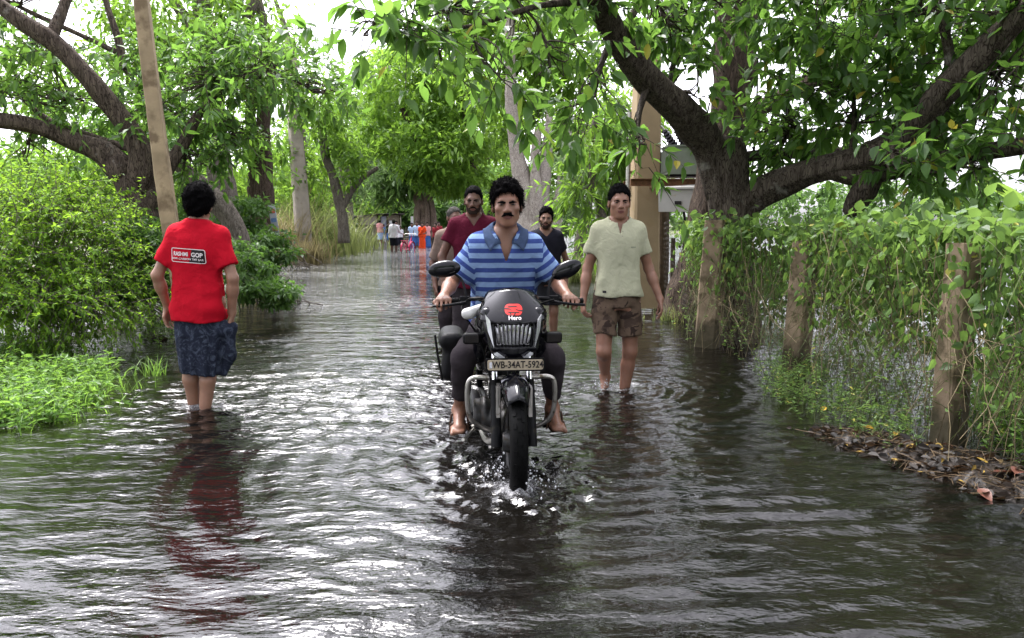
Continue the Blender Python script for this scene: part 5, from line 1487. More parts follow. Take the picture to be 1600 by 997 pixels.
def wheel(name, y, rr, w):
    e = empty(name, (0, y, .30)); e.parent = bike
    prof = []
    for a in np.linspace(-140, 140, 17): prof.append((rr - w * .55 + w * .55 * math.cos(rad(a)), w * .5 * math.sin(rad(a))))
    mb = MB(); mb.lathe(prof, 56, axis='x'); mb.build('tyre', M_RUBBER, e)
    mb = MB()
    for k in range(30):                                            # tread blocks
        a = 2 * math.pi * k / 30
        for s_, o in ((-.55, 0), (0.55, .5), (0, .25)):
            aa = a + o * 2 * math.pi / 30
            R = Matrix.Rotation(aa, 3, 'X')
            mb.box(R @ Vector((s_ * w * .42, 0, rr - .001 - abs(s_) * w * .10)), (w * .20, .022, .007), R @ Matrix.Rotation(s_ * 0.9, 3, 'Y'))
    mb.build('tread', M_RUBBER, e, kind='stuff')
    mb = MB(); ri = rr - w * .95
    mb.lathe([(ri + .02, -w * .36), (ri, -w * .34), (ri - .012, -w * .2), (ri - .012, w * .2), (ri, w * .34), (ri + .02, w * .36)], 48, axis='x')
    mb.build('rim', M_ALU, e)
    for k in range(5):
        mb = MB()
        for s_ in (-.10, .10):
            a = 2 * math.pi * k / 5 + s_; b = 2 * math.pi * k / 5 + s_ * 3
            mb.tube([(0, math.sin(b) * .045, math.cos(b) * .045), (0, math.sin(a) * ri, math.cos(a) * ri)], [.014, .011], 8)
        mb.build('spoke', M_ALU, e)
    mb = MB(); mb.lathe([(.0, -.06), (.045, -.06), (.055, -.03), (.055, .03), (.045, .06), (.0, .06)], 24, axis='x'); mb.build('hub', M_ALU, e)
    return e
wheel('front_wheel', 0.0, .30, .086)
wheel('rear_wheel', 1.25, .30, .098)
# mudguard over the front wheel
V, F = [], []; na, nu = 26, 13
for i in range(na):
    a = rad(-40 + 140 * i / (na - 1))                               # from ahead, over the top, to behind
    tp = min(1, (i + 2) / 7.0); hw = .074 * (0.55 + .45 * tp) ; rr = .338
    for j in range(nu):
        u = -1 + 2 * j / (nu - 1)
        drop = .050 * abs(u) ** 2.6 + (.010 * (1 - abs(u) * 3) if abs(u) < .33 else 0) * -1
        rad_ = rr - drop
        V.append((u * hw, math.sin(a) * rad_, .30 + math.cos(a) * rad_))
for i in range(na - 1):
    for j in range(nu - 1):
        q = i * nu + j; F.append((q, q + 1, q + nu + 1, q + nu))
me = bpy.data.meshes.new('front_mudguard'); me.from_pydata(V, [], F); me.materials.append(M_PAINT); me.polygons.foreach_set('use_smooth', [True] * len(F))
mg = link('front_mudguard', me, bike); so = mg.modifiers.new('thickness', 'SOLIDIFY'); so.thickness = .004
for g in (-1, 1):
    mb = MB(); mb.box((g * .078, .04, .53), (.010, .09, .10)); mb.box((g * .080, .02, .50), (.018, .05, .15)); mb.build('mudguard_bracket', M_STEEL, mg)
    f = empty('fork_leg'); f.parent = bike
    mb = MB(); ax, ay, az = g * .088, .0, .30
    mb.tube([(ax, .01, .27), (ax, .03, .34), (ax, .12, .56)], [.028, .027, .025], 14); mb.build('fork_slider', M_PLAST, f)
    mb = MB(); mb.tube([(ax, .12, .56), (ax, .27, .92)], .0165, 14); mb.build('fork_tube', M_CHROME, f)
    mb = MB(); mb.tube([(ax, .118, .555), (ax, .13, .585)], .024, 14); mb.build('fork_seal', M_RUBBER, f)
mb = MB(); mb.box((0, .215, .79), (.21, .05, .035)); mb.box((0, .28, .925), (.21, .055, .03)); mb.build('fork_clamp', M_PLAST, bike)
# cowl, headlamp, visor
F = SDF((-.22, -.08, .62), (.22, .36, 1.08), .0055)
F.ell((0, .150, .845), (.158, .150, .135), .0); F.ell((0, .215, .955), (.130, .11, .085), .05); F.ell((0, .115, .735), (.098, .095, .050), .05)
for g in (-1, 1):
    F.cap((g * .128, .11, .93), (g * .100, .045, .765), .030, .022, .03); F.cap((g * .145, .16, .92), (g * .165, .25, .83), .035, .025, .05)
F.box((0, .0, .832), (.094, .075, .062), .012, 0, sub=True)
F.ell((0, .33, .95), (.12, .15, .13), .02, sub=True)
cowl = link('headlamp_cowl', F.mesh('headlamp_cowl', M_PAINT), bike)
hl = empty('headlamp', (0, .052, .832)); hl.parent = bike
mb = MB(); n = 9
mb.add([(-.096, .02, .062), (.096, .02, .062), (.080, .02, -.062), (-.080, .02, -.062), (-.096, .03, .062), (.096, .03, .062), (.080, .03, -.062), (-.080, .03, -.062)], [(0, 1, 2, 3), (7, 6, 5, 4)])
mb.build('reflector', M_LENS, hl, smooth=False)
for k in range(n):
    x0 = -.080 + .160 * k / (n - 1); top = .055 - .012 * (abs(x0) / .08) ** 2; bot = -.057 + .010 * (abs(x0) / .08) ** 2
    mb = MB(); mb.tube([(x0 * 1.08, .016, top), (x0 * 1.08, .004, top - .006), (x0 * 1.0, -.004, 0), (x0 * .90, .004, bot + .006), (x0 * .90, .016, bot)], .0078, 8); mb.build('lens_rib', M_LENS, hl)
mb = MB()
for a, b in (((-.104, 0, .066), (.104, 0, .066)), ((-.088, 0, -.067), (.088, 0, -.067)), ((-.104, 0, .066), (-.088, 0, -.067)), ((.104, 0, .066), (.088, 0, -.067))): mb.tube([a, b], .007, 8)
mb.build('bezel', M_PLAST, hl)
for g in (-1, 1):                                                  # silver flashes either side of the lamp
    P0 = [(g * .118, .030, .905), (g * .140, .062, .930), (g * .128, .046, .850), (g * .100, .018, .772)]
    mb = MB(); P1 = [(x_, y_ + .012, z_) for x_, y_, z_ in P0]; P0 = [(x_ , y_ - .018, z_) for x_, y_, z_ in P0]
    mb.add(P0 + P1, [(0, 1, 2, 3), (7, 6, 5, 4), (0, 1, 5, 4), (1, 2, 6, 5), (2, 3, 7, 6), (3, 0, 4, 7)]); mb.build('silver_flash', M_SILV, cowl, smooth=False)
    mb = MB(); P0 = [(g * .045, .012, .722), (g * .092, .040, .752), (g * .098, .044, .732), (g * .05, .016, .704)]; P1 = [(x_, y_ + .03, z_) for x_, y_, z_ in P0]
    mb.add(P0 + P1, [(0, 1, 2, 3), (7, 6, 5, 4), (0, 1, 5, 4), (1, 2, 6, 5), (2, 3, 7, 6), (3, 0, 4, 7)]); mb.build('chin_trim', M_SILV, cowl, smooth=False)
V, F = [], []; nu, nv = 21, 12
for i in range(nv):
    v = i / (nv - 1)
    for j in range(nu):
        u = -1 + 2 * j / (nu - 1); w_ = .168 - .056 * v ** 2.4
        V.append((u * w_, .000 + .150 * v ** 1.15 + .085 * u * u, .898 + .155 * v - .020 * u * u * v - .012 * (1 - v) * (1 - u * u)))
for i in range(nv - 1):
    for j in range(nu - 1):
        q = i * nu + j; F.append((q, q + 1, q + nu + 1, q + nu))
me = bpy.data.meshes.new('visor'); me.from_pydata(V, [], F); me.materials.append(M_PAINT); me.polygons.foreach_set('use_smooth', [True] * len(F))
vis = link('visor', me, bike); so = vis.modifiers.new('thickness', 'SOLIDIFY'); so.thickness = .004; so.offset = 0
# emblem: red winged shape broken by dark cuts, name below
em = rrect(.088, .052, .024, 6)
wrap_print(vis, 'emblem', *cut_flat(np.array(em), [tuple(range(len(em)))], .010), M_EMB, (0, 0, .955), (1, 0, 0), (0, 0, 1), (0, 1, 0), .0045)
for cut in ([(-.046, .008), (-.020, .006), (-.004, -.005), (-.020, .001), (-.046, .002)], [(.046, -.003), (.020, .000), (.004, .008), (.016, -.003), (.046, -.010)], [(-.030, -.009), (.030, -.011), (.024, -.0155), (-.026, -.0135)],
            [(-.026, .016), (.012, .018), (.022, .011), (.006, .0125), (-.026, .0105)], [(-.003, -.026), (.004, -.026), (.013, -.012), (.007, -.012)], [(-.016, -.026), (-.010, -.026), (-.015, -.013), (-.021, -.013)]):
    wrap_print(vis, 'emblem_cut', *cut_flat(np.array(cut), [tuple(range(len(cut)))], .010), M_PRINTK, (0, 0, .955), (1, 0, 0), (0, 0, 1), (0, 1, 0), .0058)
V, Fc = text_mesh('Hero', .026, 1.15, off=.0006)
wrap_print(vis, 'lettering', *cut_flat(V, Fc, .02), M_PRINTW, (0.004, 0, .917), (1, 0, 0), (0, 0, 1), (0, 1, 0), .0048)
# number plate
pl = empty('number_plate', (0.004, -.008, .690)); pl.parent = bike
for nm, w_, h_, mt, dy in (('plate_backing', .292, .066, M_PLAST, 0), ('plate_face', .274, .050, M_PLATE, -.005)):
    P = rrect(w_, h_, .010); mb = MB(); k = len(P)
    mb.add([(a, dy, b) for a, b in P] + [(a, dy + .006, b) for a, b in P], [tuple(range(k)), tuple(range(2 * k - 1, k - 1, -1))] + [(i, k + i, k + (i + 1) % k, (i + 1) % k) for i in range(k)]); mb.build(nm, mt, pl)
V, Fc = text_mesh('WB-34AT-5924', .048, .80, off=.0009)
me = bpy.data.meshes.new('lettering'); me.from_pydata([(a + .012, -.0075, b) for a, b in V], [], Fc); me.materials.append(M_PRINTK); link('lettering', me, pl)
mb = MB(); mb.box((-.121, -.0065, 0), (.013, .002, .030)); mb.build('plate_seal', M_SILV, pl)
# indicators
for g in (-1, 1):
    F = SDF((g * .20 - .08, .02, .74), (g * .20 + .08, .2, .88), .004)
    F.box((g * .206, .105, .806), (.044, .026, .029), .016)
    e = link('indicator', F.mesh('indicator', M_PLAST), bike)
    mb = MB()
    for k in range(7): mb.box((g * .206 - .030 + .010 * k, .0785, .806), (.006, .004, .036))
    mb.build('lens', M_AMBER, e)
    mb = MB(); mb.tube([(g * .12, .16, .815), (g * .19, .115, .808)], .013, 8); mb.build('stalk', M_RUBBER, e)
# handlebar, grips, levers, mirrors
mb = MB(); half = [(.045, .285, .945), (.13, .275, .985), (.20, .285, .985), (.25, .315, .975), (.385, .355, .962)]
pts = [(-a, b, c) for a, b, c in reversed(half)] + half
mb.tube([tuple(q) for q in spline(pts, 40)], .011, 10); mb.build('handlebar', M_PLAST, bike)
for g in (-1, 1):
    mb = MB(); mb.tube([(g * .262, .3195, .9735), (g * .30, .331, .970), (g * .385, .356, .962), (g * .398, .360, .961)], [.0165, .0175, .0165, .020], 12); mb.build('grip', M_RUBBER, bike)
    mb = MB(); mb.box((g * .235, .305, .975), (.050, .045, .045)); mb.tube([(g * .225, .275, .970), (g * .26, .255, .966), (g * .33, .270, .955), (g * .40, .300, .948)], [.009, .008, .007, .008], 8); mb.build('lever', M_PLAST, bike)
    m_ = empty('mirror', (0, 0, 0)); m_.parent = bike
    sx, hx = (-.228, -.345) if g < 0 else (.205, .318)
    mb = MB(); mb.tube([tuple(q) for q in spline([(sx, .30, .985), (sx + g * .006, .315, 1.04), (sx + g * .022, .335, 1.085), (sx + g * .055, .345, 1.112), (hx - g * .045, .35, 1.120 if g < 0 else 1.118)], 14)], .0065, 8); mb.build('stem', M_PLAST, m_)
    R = np.array(Matrix.Rotation(-.16 if g < 0 else -.42, 3, 'Y')); c = (hx, .355, 1.138 if g < 0 else 1.135)
    F = SDF(np.array(c) - .13, np.array(c) + .13, .005)
    F.ell(c, (.080, .026, .044), 0, R); F.ell(np.array(c) + R @ V3(-g * .03, .0, -.004), (.060, .022, .030), .03, R)
    hd_ = link('mirror_shell', F.mesh('mirror_shell', M_PAINT), m_)
    mb = MB(); n_ = 20; V = [np.array(c) + R @ V3(.070 * math.cos(a), .027, .036 * math.sin(a)) for a in np.linspace(0, 2 * math.pi, n_ + 1)[:-1]]
    mb.add(V, [tuple(range(n_))]); mb.build('mirror_glass', M_MIRR, hd_)
for k, pts in enumerate(([(-.23, .29, .97), (-.20, .17, 1.0), (-.12, .16, .97), (-.06, .22, .90), (-.05, .26, .80)], [(.23, .29, .97), (.21, .16, .99), (.13, .16, .96), (.07, .22, .88), (.05, .26, .78)], [(-.24, .30, .965), (-.25, .20, .93), (-.17, .20, .80), (-.115, .15, .62), (-.10, .06, .45)])):
    mb = MB(); mb.tube([tuple(q) for q in spline(pts, 20)], .0045, 6); mb.build('cable', M_RUBBER, bike)
mb = MB(); mb.box((0, .30, .965), (.17, .07, .05)); mb.build('instrument_panel', M_PLAST, bike)
F = SDF((-.32, .05, .82), (-.02, .32, 1.05), .004); R = np.array(Matrix.Rotation(.28, 3, 'Y') @ Matrix.Rotation(0, 3, 'X'))
F.box((-.188, .19, .938), (.062, .028, .020), .016, 0, np.array(Matrix.Rotation(-.30, 3, 'Y'))); F.ell((-.215, .19, .915), (.035, .03, .025), .02)
link('white_cover', F.mesh('white_cover', M_WHITE), bike, label='white rounded cover beside the visor')
# tank, seat, panels, tail
F = SDF((-.24, .22, .6), (.24, .86, .98), .008)
F.ell((0, .50, .795), (.150, .24, .115), 0); F.ell((0, .60, .77), (.115, .22, .085), .06)
link('fuel_tank', F.mesh('fuel_tank', M_PAINT), bike)
for g in (-1, 1):
    F = SDF((g * .15 - .12, .16, .5), (g * .15 + .12, .6, .85), .007)
    F.chain([(g * .150, .24, .80), (g * .165, .30, .68), (g * .145, .42, .60)], [.030, .034, .022], .03); F.cap((g * .15, .26, .78), (g * .145, .50, .72), .03, .03, .05)
    link('tank_shroud', F.mesh('tank_shroud', M_PAINT), bike)
    F = SDF((g * .12 - .1, .7, .45), (g * .12 + .1, 1.5, .8), .009); F.chain([(g * .115, .80, .62), (g * .135, 1.05, .66), (g * .09, 1.42, .72)], [.06, .055, .03], .05)
    link('side_panel', F.mesh('side_panel', M_PAINT), bike)
F = SDF((-.2, .6, .66), (.2, 1.5, .86), .009); F.box((0, .98, .755), (.125, .36, .040), .035); F.ell((0, .70, .745), (.10, .12, .035), .05)
link('seat', F.mesh('seat', M_SEAT), bike)
mb = MB(); mb.tube([(-.11, 1.18, .78), (-.12, 1.40, .82), (-.05, 1.47, .82), (.05, 1.47, .82), (.12, 1.40, .82), (.11, 1.18, .78)], .012, 8); mb.build('grab_rail', M_STEEL, bike)
# frame, engine, exhaust
mb = MB(); mb.tube([(0, .27, .80), (0, .22, .60), (0, .26, .34), (0, .34, .22), (0, .60, .21), (0, .80, .24)], .018, 10)
mb.tube([(0, .30, .86), (0, .60, .70), (0, .85, .62), (0, 1.30, .70)], .018, 10)
for g in (-1, 1): mb.tube([(g * .06, .78, .60), (g * .07, .80, .30)], .015, 8); mb.tube([(g * .09, .78, .30), (g * .11, 1.25, .30)], .020, 8); mb.tube([(g * .12, 1.22, .32), (g * .12, 1.10, .64)], .022, 10)
mb.build('frame', M_PLAST, bike)
en = empty('engine', (0, .42, .34)); en.parent = bike
F = SDF((-.22, -.22, -.2), (.22, .3, .16), .008); F.ell((0, .02, -.02), (.13, .19, .11), 0); F.ell((-.125, .02, -.01), (.045, .115, .10), .02); F.ell((.12, .06, -.02), (.045, .13, .095), .02)
link('crankcase', F.mesh('crankcase', M_ALU), en)
R = Matrix.Rotation(rad(38), 3, 'X')
for k in range(8):
    mb = MB(); c = Vector((0, -.08, .06)) + R @ Vector((0, 0, .02 * k)); mb.box(c, (.165, .15 - .006 * k, .007), R); mb.build('cooling_fin', M_ALU, en)
mb = MB(); mb.box(Vector((0, -.08, .06)) + R @ Vector((0, 0, .07)), (.10, .10, .17), R); mb.build('cylinder', M_ALU, en)
mb = MB(); mb.lathe([(0, -.188), (.075, -.186), (.088, -.175), (.088, -.15)], 28, (0, .02, -.01), 'x'); mb.build('clutch_cover', M_ALU, en)
ex = empty('exhaust'); ex.parent = bike
mb = MB(); mb.tube([tuple(q) for q in spline([(-.03, .20, .47), (-.055, .14, .40), (-.08, .19, .26), (-.12, .40, .20), (-.15, .75, .22)], 24)], .019, 10); mb.build('exhaust_pipe', M_STEEL, ex)
mb = MB(); mb.lathe([(.0, 0), (.03, .01), (.045, .10), (.05, .45), (.042, .56), (.0, .57)], 20, (-.165, .74, .24), 'y'); mb.build('silencer', M_PLAST, ex)
# crash guard
for g in (-1, 1):
    pts = [(g * .035, .165, .588), (g * .12, .165, .592), (g * .19, .170, .592), (g * .222, .175, .565), (g * .228, .185, .48), (g * .218, .200, .39), (g * .185, .23, .335), (g * .11, .28, .285), (g * .03, .31, .25)]
    mb = MB(); mb.tube([tuple(q) for q in spline(pts, 34)], .0125, 10); mb.build('crash_guard', M_STEEL, bike)
mb = MB(); mb.box((0, .175, .565), (.10, .012, .07)); mb.build('guard_plate', M_STEEL, bike)
for g in (-1, 1):                                                  # footrests
    mb = MB(); mb.tube([(g * .10, .46, .255), (g * .30, .46, .255)], .010, 8); mb.build('footrest_bar', M_STEEL, bike)
    mb = MB(); mb.tube([(g * .20, .46, .257), (g * .31, .46, .257)], .017, 10); mb.build('footrest', M_RUBBER, bike)
mb = MB(); mb.tube([(-.13, .52, .27), (-.20, .42, .24), (-.24, .30, .23), (-.25, .24, .245)], .009, 8); mb.build('brake_pedal', M_STEEL, bike)
# soft bag hung on the side
F = SDF((-.56, .70, .32), (-.14, 1.36, .86), .009)
RB = np.array(Matrix.Rotation(.16, 3, 'Y')); F.box((-.295, 1.04, .57), (.058, .19, .150), .05, 0, RB); F.box((-.310, 1.03, .67), (.066, .19, .050), .045, .03, RB)
F.warp(sines(77, 9, 22), .007)
bg = link('side_bag', F.mesh('side_bag', M_BAG), bike, label='black soft saddle bag on the side of the motorcycle')
mb = MB(); mb.tube([(-.40, .81, .72), (-.385, .80, .60), (-.36, .80, .45)], .008, 6); mb.build('bag_strap', M_SEAT, bg)
mb = MB(); mb.tube([(-.19, .64, .60), (-.245, .70, .50), (-.25, 1.1, .45), (-.2, 1.3, .5)], .010, 8); mb.build('leg_rail', M_STEEL, bike)
# ------------------------------------------------------------------ poles, transformer, fence
M_CONC = simple('pole_concrete', (0.36, 0.28, 0.17), 0.85, var=0.28, scale=4, bmp=0.8, bscale=40, dirt=((0.15, 0.11, 0.065), 0.50, 6))
M_CONC3 = simple('pole_concrete_ochre', (0.36, 0.27, 0.155), 0.85, var=0.12, scale=3, bmp=0.5, bscale=60, dirt=((0.26, 0.19, 0.10), 0.58, 4))
M_CONC2 = simple('pole_concrete_grey', (0.34, 0.30, 0.25), 0.85, var=0.16, scale=4, bmp=0.5, bscale=60, dirt=((0.20, 0.17, 0.13), 0.56, 7))
M_POST = simple('post_concrete', (0.27, 0.205, 0.135), 0.9, var=0.3, scale=6, bmp=0.9, bscale=45, dirt=((0.09, 0.07, 0.04), 0.5, 8))
_N, _L = M_POST.node_tree.nodes, M_POST.node_tree.links                      # damp, algae-dark foot of the posts
_p = _N['Principled BSDF']; _src = _p.inputs['Base Color'].links[0].from_socket; _tc = _N.new('ShaderNodeTexCoord'); _sx = _N.new('ShaderNodeSeparateXYZ'); _L.new(_tc.outputs['Object'], _sx.inputs[0])
_ad = _N.new('ShaderNodeMath'); _ad.operation = 'MULTIPLY_ADD'; _L.new(noise(_N, _L, 6, 4, objco(_N, _L)), _ad.inputs[0]); _ad.inputs[1].default_value = -0.35; _L.new(_sx.outputs['Z'], _ad.inputs[2])
_f = ramp(_N, _L, _ad.outputs[0], [(0.0, (0.85, 0.85, 0.85)), (0.12, (0, 0, 0))]); _L.new(mixc(_N, _L, _f, _src, (0.035, 0.032, 0.018)), _p.inputs['Base Color'])
M_WOODP = simple('old_wood', (0.07, 0.05, 0.03), 0.9, var=0.35, scale=14, bmp=0.8, bscale=50)
M_RUST = simple('rusty_steel', (0.20, 0.10, 0.05), 0.75, metal=0.2, var=0.3, scale=16, bmp=0.4, dirt=((0.09, 0.045, 0.025), 0.5, 14))
M_TRAFO = simple('transformer_green', (0.24, 0.27, 0.215), 0.5, var=0.12, scale=6, dirt=((0.14, 0.13, 0.09), 0.6, 10))
M_BOX = simple('box_white', (0.58, 0.56, 0.52), 0.5, var=0.08, scale=6, dirt=((0.36, 0.30, 0.22), 0.62, 9))
M_INSUL = simple('insulator_brown', (0.02, 0.016, 0.018), 0.25, var=0.3)
M_WIRE = simple('wire', (0.13, 0.115, 0.095), 0.6, metal=0.3, var=0.3)

def square_post(mb, rows, n=1.0, bevel=0.16, seed=0, rot=0.0, aspect=1.0):
    """rows (x,y,z,half) -> chamfered square column with slightly worn edges"""
    r_ = np.random.default_rng(seed); S = spline(rows, max(8, int(len(rows) * 5))); V, F = [], []
    base = [(1, 1 - bevel), (1 - bevel, 1), (-1 + bevel, 1), (-1, 1 - bevel), (-1, -1 + bevel), (-1 + bevel, -1), (1 - bevel, -1), (1, -1 + bevel)]
    for x_, y_, z_, h_ in S:
        for a, b in base:
            a *= aspect
            ca, sa = math.cos(rot), math.sin(rot); w_ = 1 + r_.normal() * .02
            V.append((x_ + h_ * w_ * (a * ca - b * sa), y_ + h_ * w_ * (a * sa + b * ca), z_))
    k = 8; m_ = len(S)
    for i in range(m_ - 1):
        for j in range(k): F.append((i * k + j, i * k + (j + 1) % k, (i + 1) * k + (j + 1) % k, (i + 1) * k + j))
    F.append(tuple(reversed(range(k)))); F.append(tuple(range((m_ - 1) * k, m_ * k)))
    mb.add(V, F)
def pole(name, label, rows, mat, seed, cat='pole', rot=.2, band=True):
    L_ = limb(rows); b = Vector(L_[0][:3]); t = empty(name, b, label=label, cat=cat)
    mb = MB(); square_post(mb, [(x_ - b.x, y_ - b.y, z_ - b.z, r_) for x_, y_, z_, r_ in L_], seed=seed, rot=rot); mb.build('shaft', mat, t, auto=25)
    return t
pole('concrete_pole', 'tall leaning yellowish concrete pole behind the man in red', [(294, 520, 7.5, 12.2), (283, 450, 7.5, 11.8), (268, 365, 7.5, 11.4), (248, 220, 7.5, 10.6), (228, 60, 7.5, 9.9), (214, -60, 7.5, 9.5), (200, -180, 7.5, 9.1)], M_CONC, 1)
t = pole('utility_pole', 'grey tapered concrete utility pole standing in the tall grass on the left', [(476, 410, 26, 11.5), (472, 340, 26, 11), (465, 250, 26, 10), (458, 150, 26, 8.5), (453, 60, 26, 7)], M_CONC2, 2, rot=.5)
t = pole('transformer_pole', 'square yellowish concrete pole carrying the transformer frame', [(1004, 480, 11, 22), (1005, 420, 11, 21), (1007, 330, 11, 20), (1009, 230, 11, 19), (1010, 150, 11, 18), (1011, 40, 11, 17)], M_CONC3, 3, rot=.1)
# steel frame with the transformer and a white box below
c = W(1050, 286, 10.6); s_ = 10.6 / FPX
t = empty('steel_bracket', c, label='rusty steel channel frame bolted across the transformer pole', cat='bracket')
for dy in (-.10, .55):
    mb = MB(); mb.box((-.02, dy, 0), (128 * s_, .055, .085)); mb.build('channel_web', M_RUST, t, smooth=False)
    mb = MB(); mb.box((-.02, dy - .05, .046), (128 * s_, .05, .010)); mb.box((-.02, dy - .05, -.046), (128 * s_, .05, .010)); mb.build('channel_flange', M_RUST, t, smooth=False)
for x_ in (-.25, .12, .42):
    mb = MB(); mb.box((x_, .22, -.055), (.06, .60, .02)); mb.build('cross_bar', M_RUST, t, smooth=False)
for k in range(5):
    mb = MB(); mb.tube([(-.45 + .2 * k, -.128, .0), (-.45 + .2 * k, -.145, .0)], .014, 6); mb.build('bolt', M_RUST, t)
tb = W(1066, 277, 10.7); tr = empty('transformer', tb, label='grey green pole transformer with three dark bushings', cat='transformer')
mb = MB(); mb.box((0, 0, .215), (.50, .42, .37)); mb.build('tank', M_TRAFO, tr, smooth=False)
mb = MB(); mb.box((0, 0, .418), (.53, .45, .025)); mb.build('lid', M_TRAFO, tr, smooth=False)
mb = MB(); mb.box((0, 0, .015), (.44, .38, .04)); mb.build('base', M_INSUL, tr, smooth=False)
mb = MB(); mb.box((.16, -.216, .26), (.075, .012, .05)); mb.build('name_plate', M_SILV, tr, smooth=False)
for k in range(6):
    mb = MB(); mb.box((-.262, -.16 + .064 * k, .21), (.05, .012, .30)); mb.build('fin', M_TRAFO, tr, smooth=False)
for k in range(3):
    b0 = Vector((-.13 + .17 * k, -.02, .43)); b1 = b0 + Vector((-.16, -.04, .22)); mb = MB(); pts = []; rs = []
    for i in range(13):
        f_ = i / 12; pts.append(b0.lerp(b1, f_)); rs.append((.075 - .03 * f_) if i % 2 else (.05 - .02 * f_))
    mb.tube(pts, rs, 14); mb.build('bushing', M_INSUL, tr)
    mb = MB(); mb.add([tuple(b0 + Vector(v)) for v in ((-.08, -.06, 0), (.09, -.06, 0), (.02, -.05, -.14))], [(0, 1, 2)]); mb.tube([b1, b1 + Vector((-.05, 0, .06))], .016, 8); mb.build('terminal', M_STEEL, tr)
mb = MB(); mb.tube([b0 + Vector((.05, 0, .1)), b0 + Vector((.10, -.02, .40)), b0 + Vector((.14, 0, .60))], .012, 6); mb.build('lead', M_INSUL, tr)
bc = W(1057, 331, 10.45); bx_ = empty('meter_box', bc, rad(-14), 'white sheet metal box with sloping lid under the transformer frame', 'box')
mb = MB(); mb.add([(-.24, -.13, 0), (.22, -.13, 0), (.22, .15, 0), (-.24, .15, 0), (-.25, -.15, .30), (.23, -.15, .30), (.23, .17, .36), (-.25, .17, .36)], [(3, 2, 1, 0), (4, 5, 6, 7), (0, 1, 5, 4), (1, 2, 6, 5), (2, 3, 7, 6), (3, 0, 4, 7)]); mb.build('case', M_BOX, bx_, smooth=False)
mb = MB(); mb.add([(-.27, -.18, .305), (.25, -.18, .305), (.25, .18, .370), (-.27, .18, .370), (-.27, -.18, .330), (.25, -.18, .330), (.25, .18, .395), (-.27, .18, .395)], [(3, 2, 1, 0), (4, 5, 6, 7), (0, 1, 5, 4), (1, 2, 6, 5), (2, 3, 7, 6), (3, 0, 4, 7)]); mb.build('lid', M_BOX, bx_, smooth=False)
mb = MB(); mb.box((.02, -.152, .12), (.09, .012, .05)); mb.build('window', M_INSUL, bx_, smooth=False)
mb = MB(); mb.tube([(.1, 0, .0), (.14, .05, -.25), (.05, .2, -.5)], .018, 8); mb.build('cable', M_INSUL, bx_)
a = W(978, 175, 10.9); b = W(978, 455, 10.9); b.z = -.2; t = empty('conduit_pipe', b, label='thin grey conduit pipe standing left of the transformer pole', cat='pipe')
mb = MB(); mb.tube([(0, 0, 0), (0, 0, (a - b).z)], .035, 10); mb.build('pipe', M_STEEL, t)
for k in range(3):
    mb = MB(); mb.box((.06, 0, .6 + .8 * k), (.16, .05, .04)); mb.build('clamp', M_RUST, t, smooth=False)
# boards on trees (left bank)
M_BD = simple('board_pale', (.45, .47, .5), .6, var=.1); M_BD2 = simple('board_cream', (.5, .42, .3), .6, var=.1)
for (px, py, d, w_, h_, lab, rz) in ((428, 345, 14.5, .13, .62, 'faded narrow printed board leaning against the left trunks', .12), (364, 336, 14.2, .12, .42, 'small pale blue board nailed to the ridged trunk', .1)):
    c = W(px, py, d); t = empty('tree_board', c, label=lab, cat='board'); R = Matrix.Rotation(-rz, 3, 'Y')
    mb = MB(); mb.box((0, 0, 0), (w_, .015, h_), R); mb.build('panel', M_BD, t, smooth=False)
    for k, cc in enumerate(((.5, .12, .08), (.15, .25, .45), (.48, .34, .14))):
        mb = MB(); mb.box(R @ Vector((0, -.010, h_ * (.30 - .28 * k))), (w_ * .8, .004, h_ * .13), R); mb.build('print_patch', simple('board_print', cc, .6), t, smooth=False)

# ---- wire fence on concrete posts along the right edge
fence = empty('wire_fence', (2.45, 5.0, 0), label='sagging hexagonal wire fence on leaning concrete posts along the flooded road', cat='fence')
fo = Vector((2.45, 5.0, 0))
posts = [((1480, 692), (1506, 380), 20), ((1243, 578), (1259, 376), 16.5), ((1106, 541), (1121, 344), 17)]
for i, (b0, b1, hw) in enumerate(posts):
    g0 = G(*b0); g1 = W(b1[0], b1[1], g0.y); h_ = hw * g0.y / FPX
    e = g0 + (g0 - g1) * .25; mb = MB()
    square_post(mb, [(*(e - fo), h_ * 1.05), (*(g0 - fo), h_), (*((g0 + g1) / 2 - fo), h_ * .97), (*(g1 - fo), h_ * .9)], seed=20 + i, rot=.35 + .3 * i); mb.build('post', M_POST, fence, auto=25)
for (px, py, d, hw, top) in ((1030, 470, 11.6, 11, 330), (1046, 478, 11.2, 4, 372)):
    g0 = W(px, py, d); g0.z = -.2; g1 = W(px + 6, top, d); mb = MB(); hh = hw * d / FPX
    mb.tube([g0 - fo, (g0 + g1) / 2 - fo + Vector((.02, 0, 0)), g1 - fo], [hh * 1.1, hh, hh * .9], 9); mb.build('wooden_post', M_WOODP, fence)
g0 = Vector((2.62, 2.2, 0)); mb = MB(); square_post(mb, [(*(g0 - fo + Vector((0, 0, -.3))), .08), (*(g0 - fo + Vector((.02, 0, 1.25))), .075)], seed=29); mb.build('post', M_POST, fence, auto=25)
fl = spline([(2.60, 2.0), (2.56, 4.2), (2.50, 6.4), (2.14, 7.7), (2.35, 11.5)], 400); ds = np.r_[0, np.cumsum(np.linalg.norm(np.diff(fl, axis=0), axis=1))]
def fence_at(s_): return np.stack([np.interp(s_, ds, fl[:, 0]), np.interp(s_, ds, fl[:, 1])], -1)
segs = []; cw, chh = .085, .075
ncol = int(ds[-1] / cw); nrow = 19
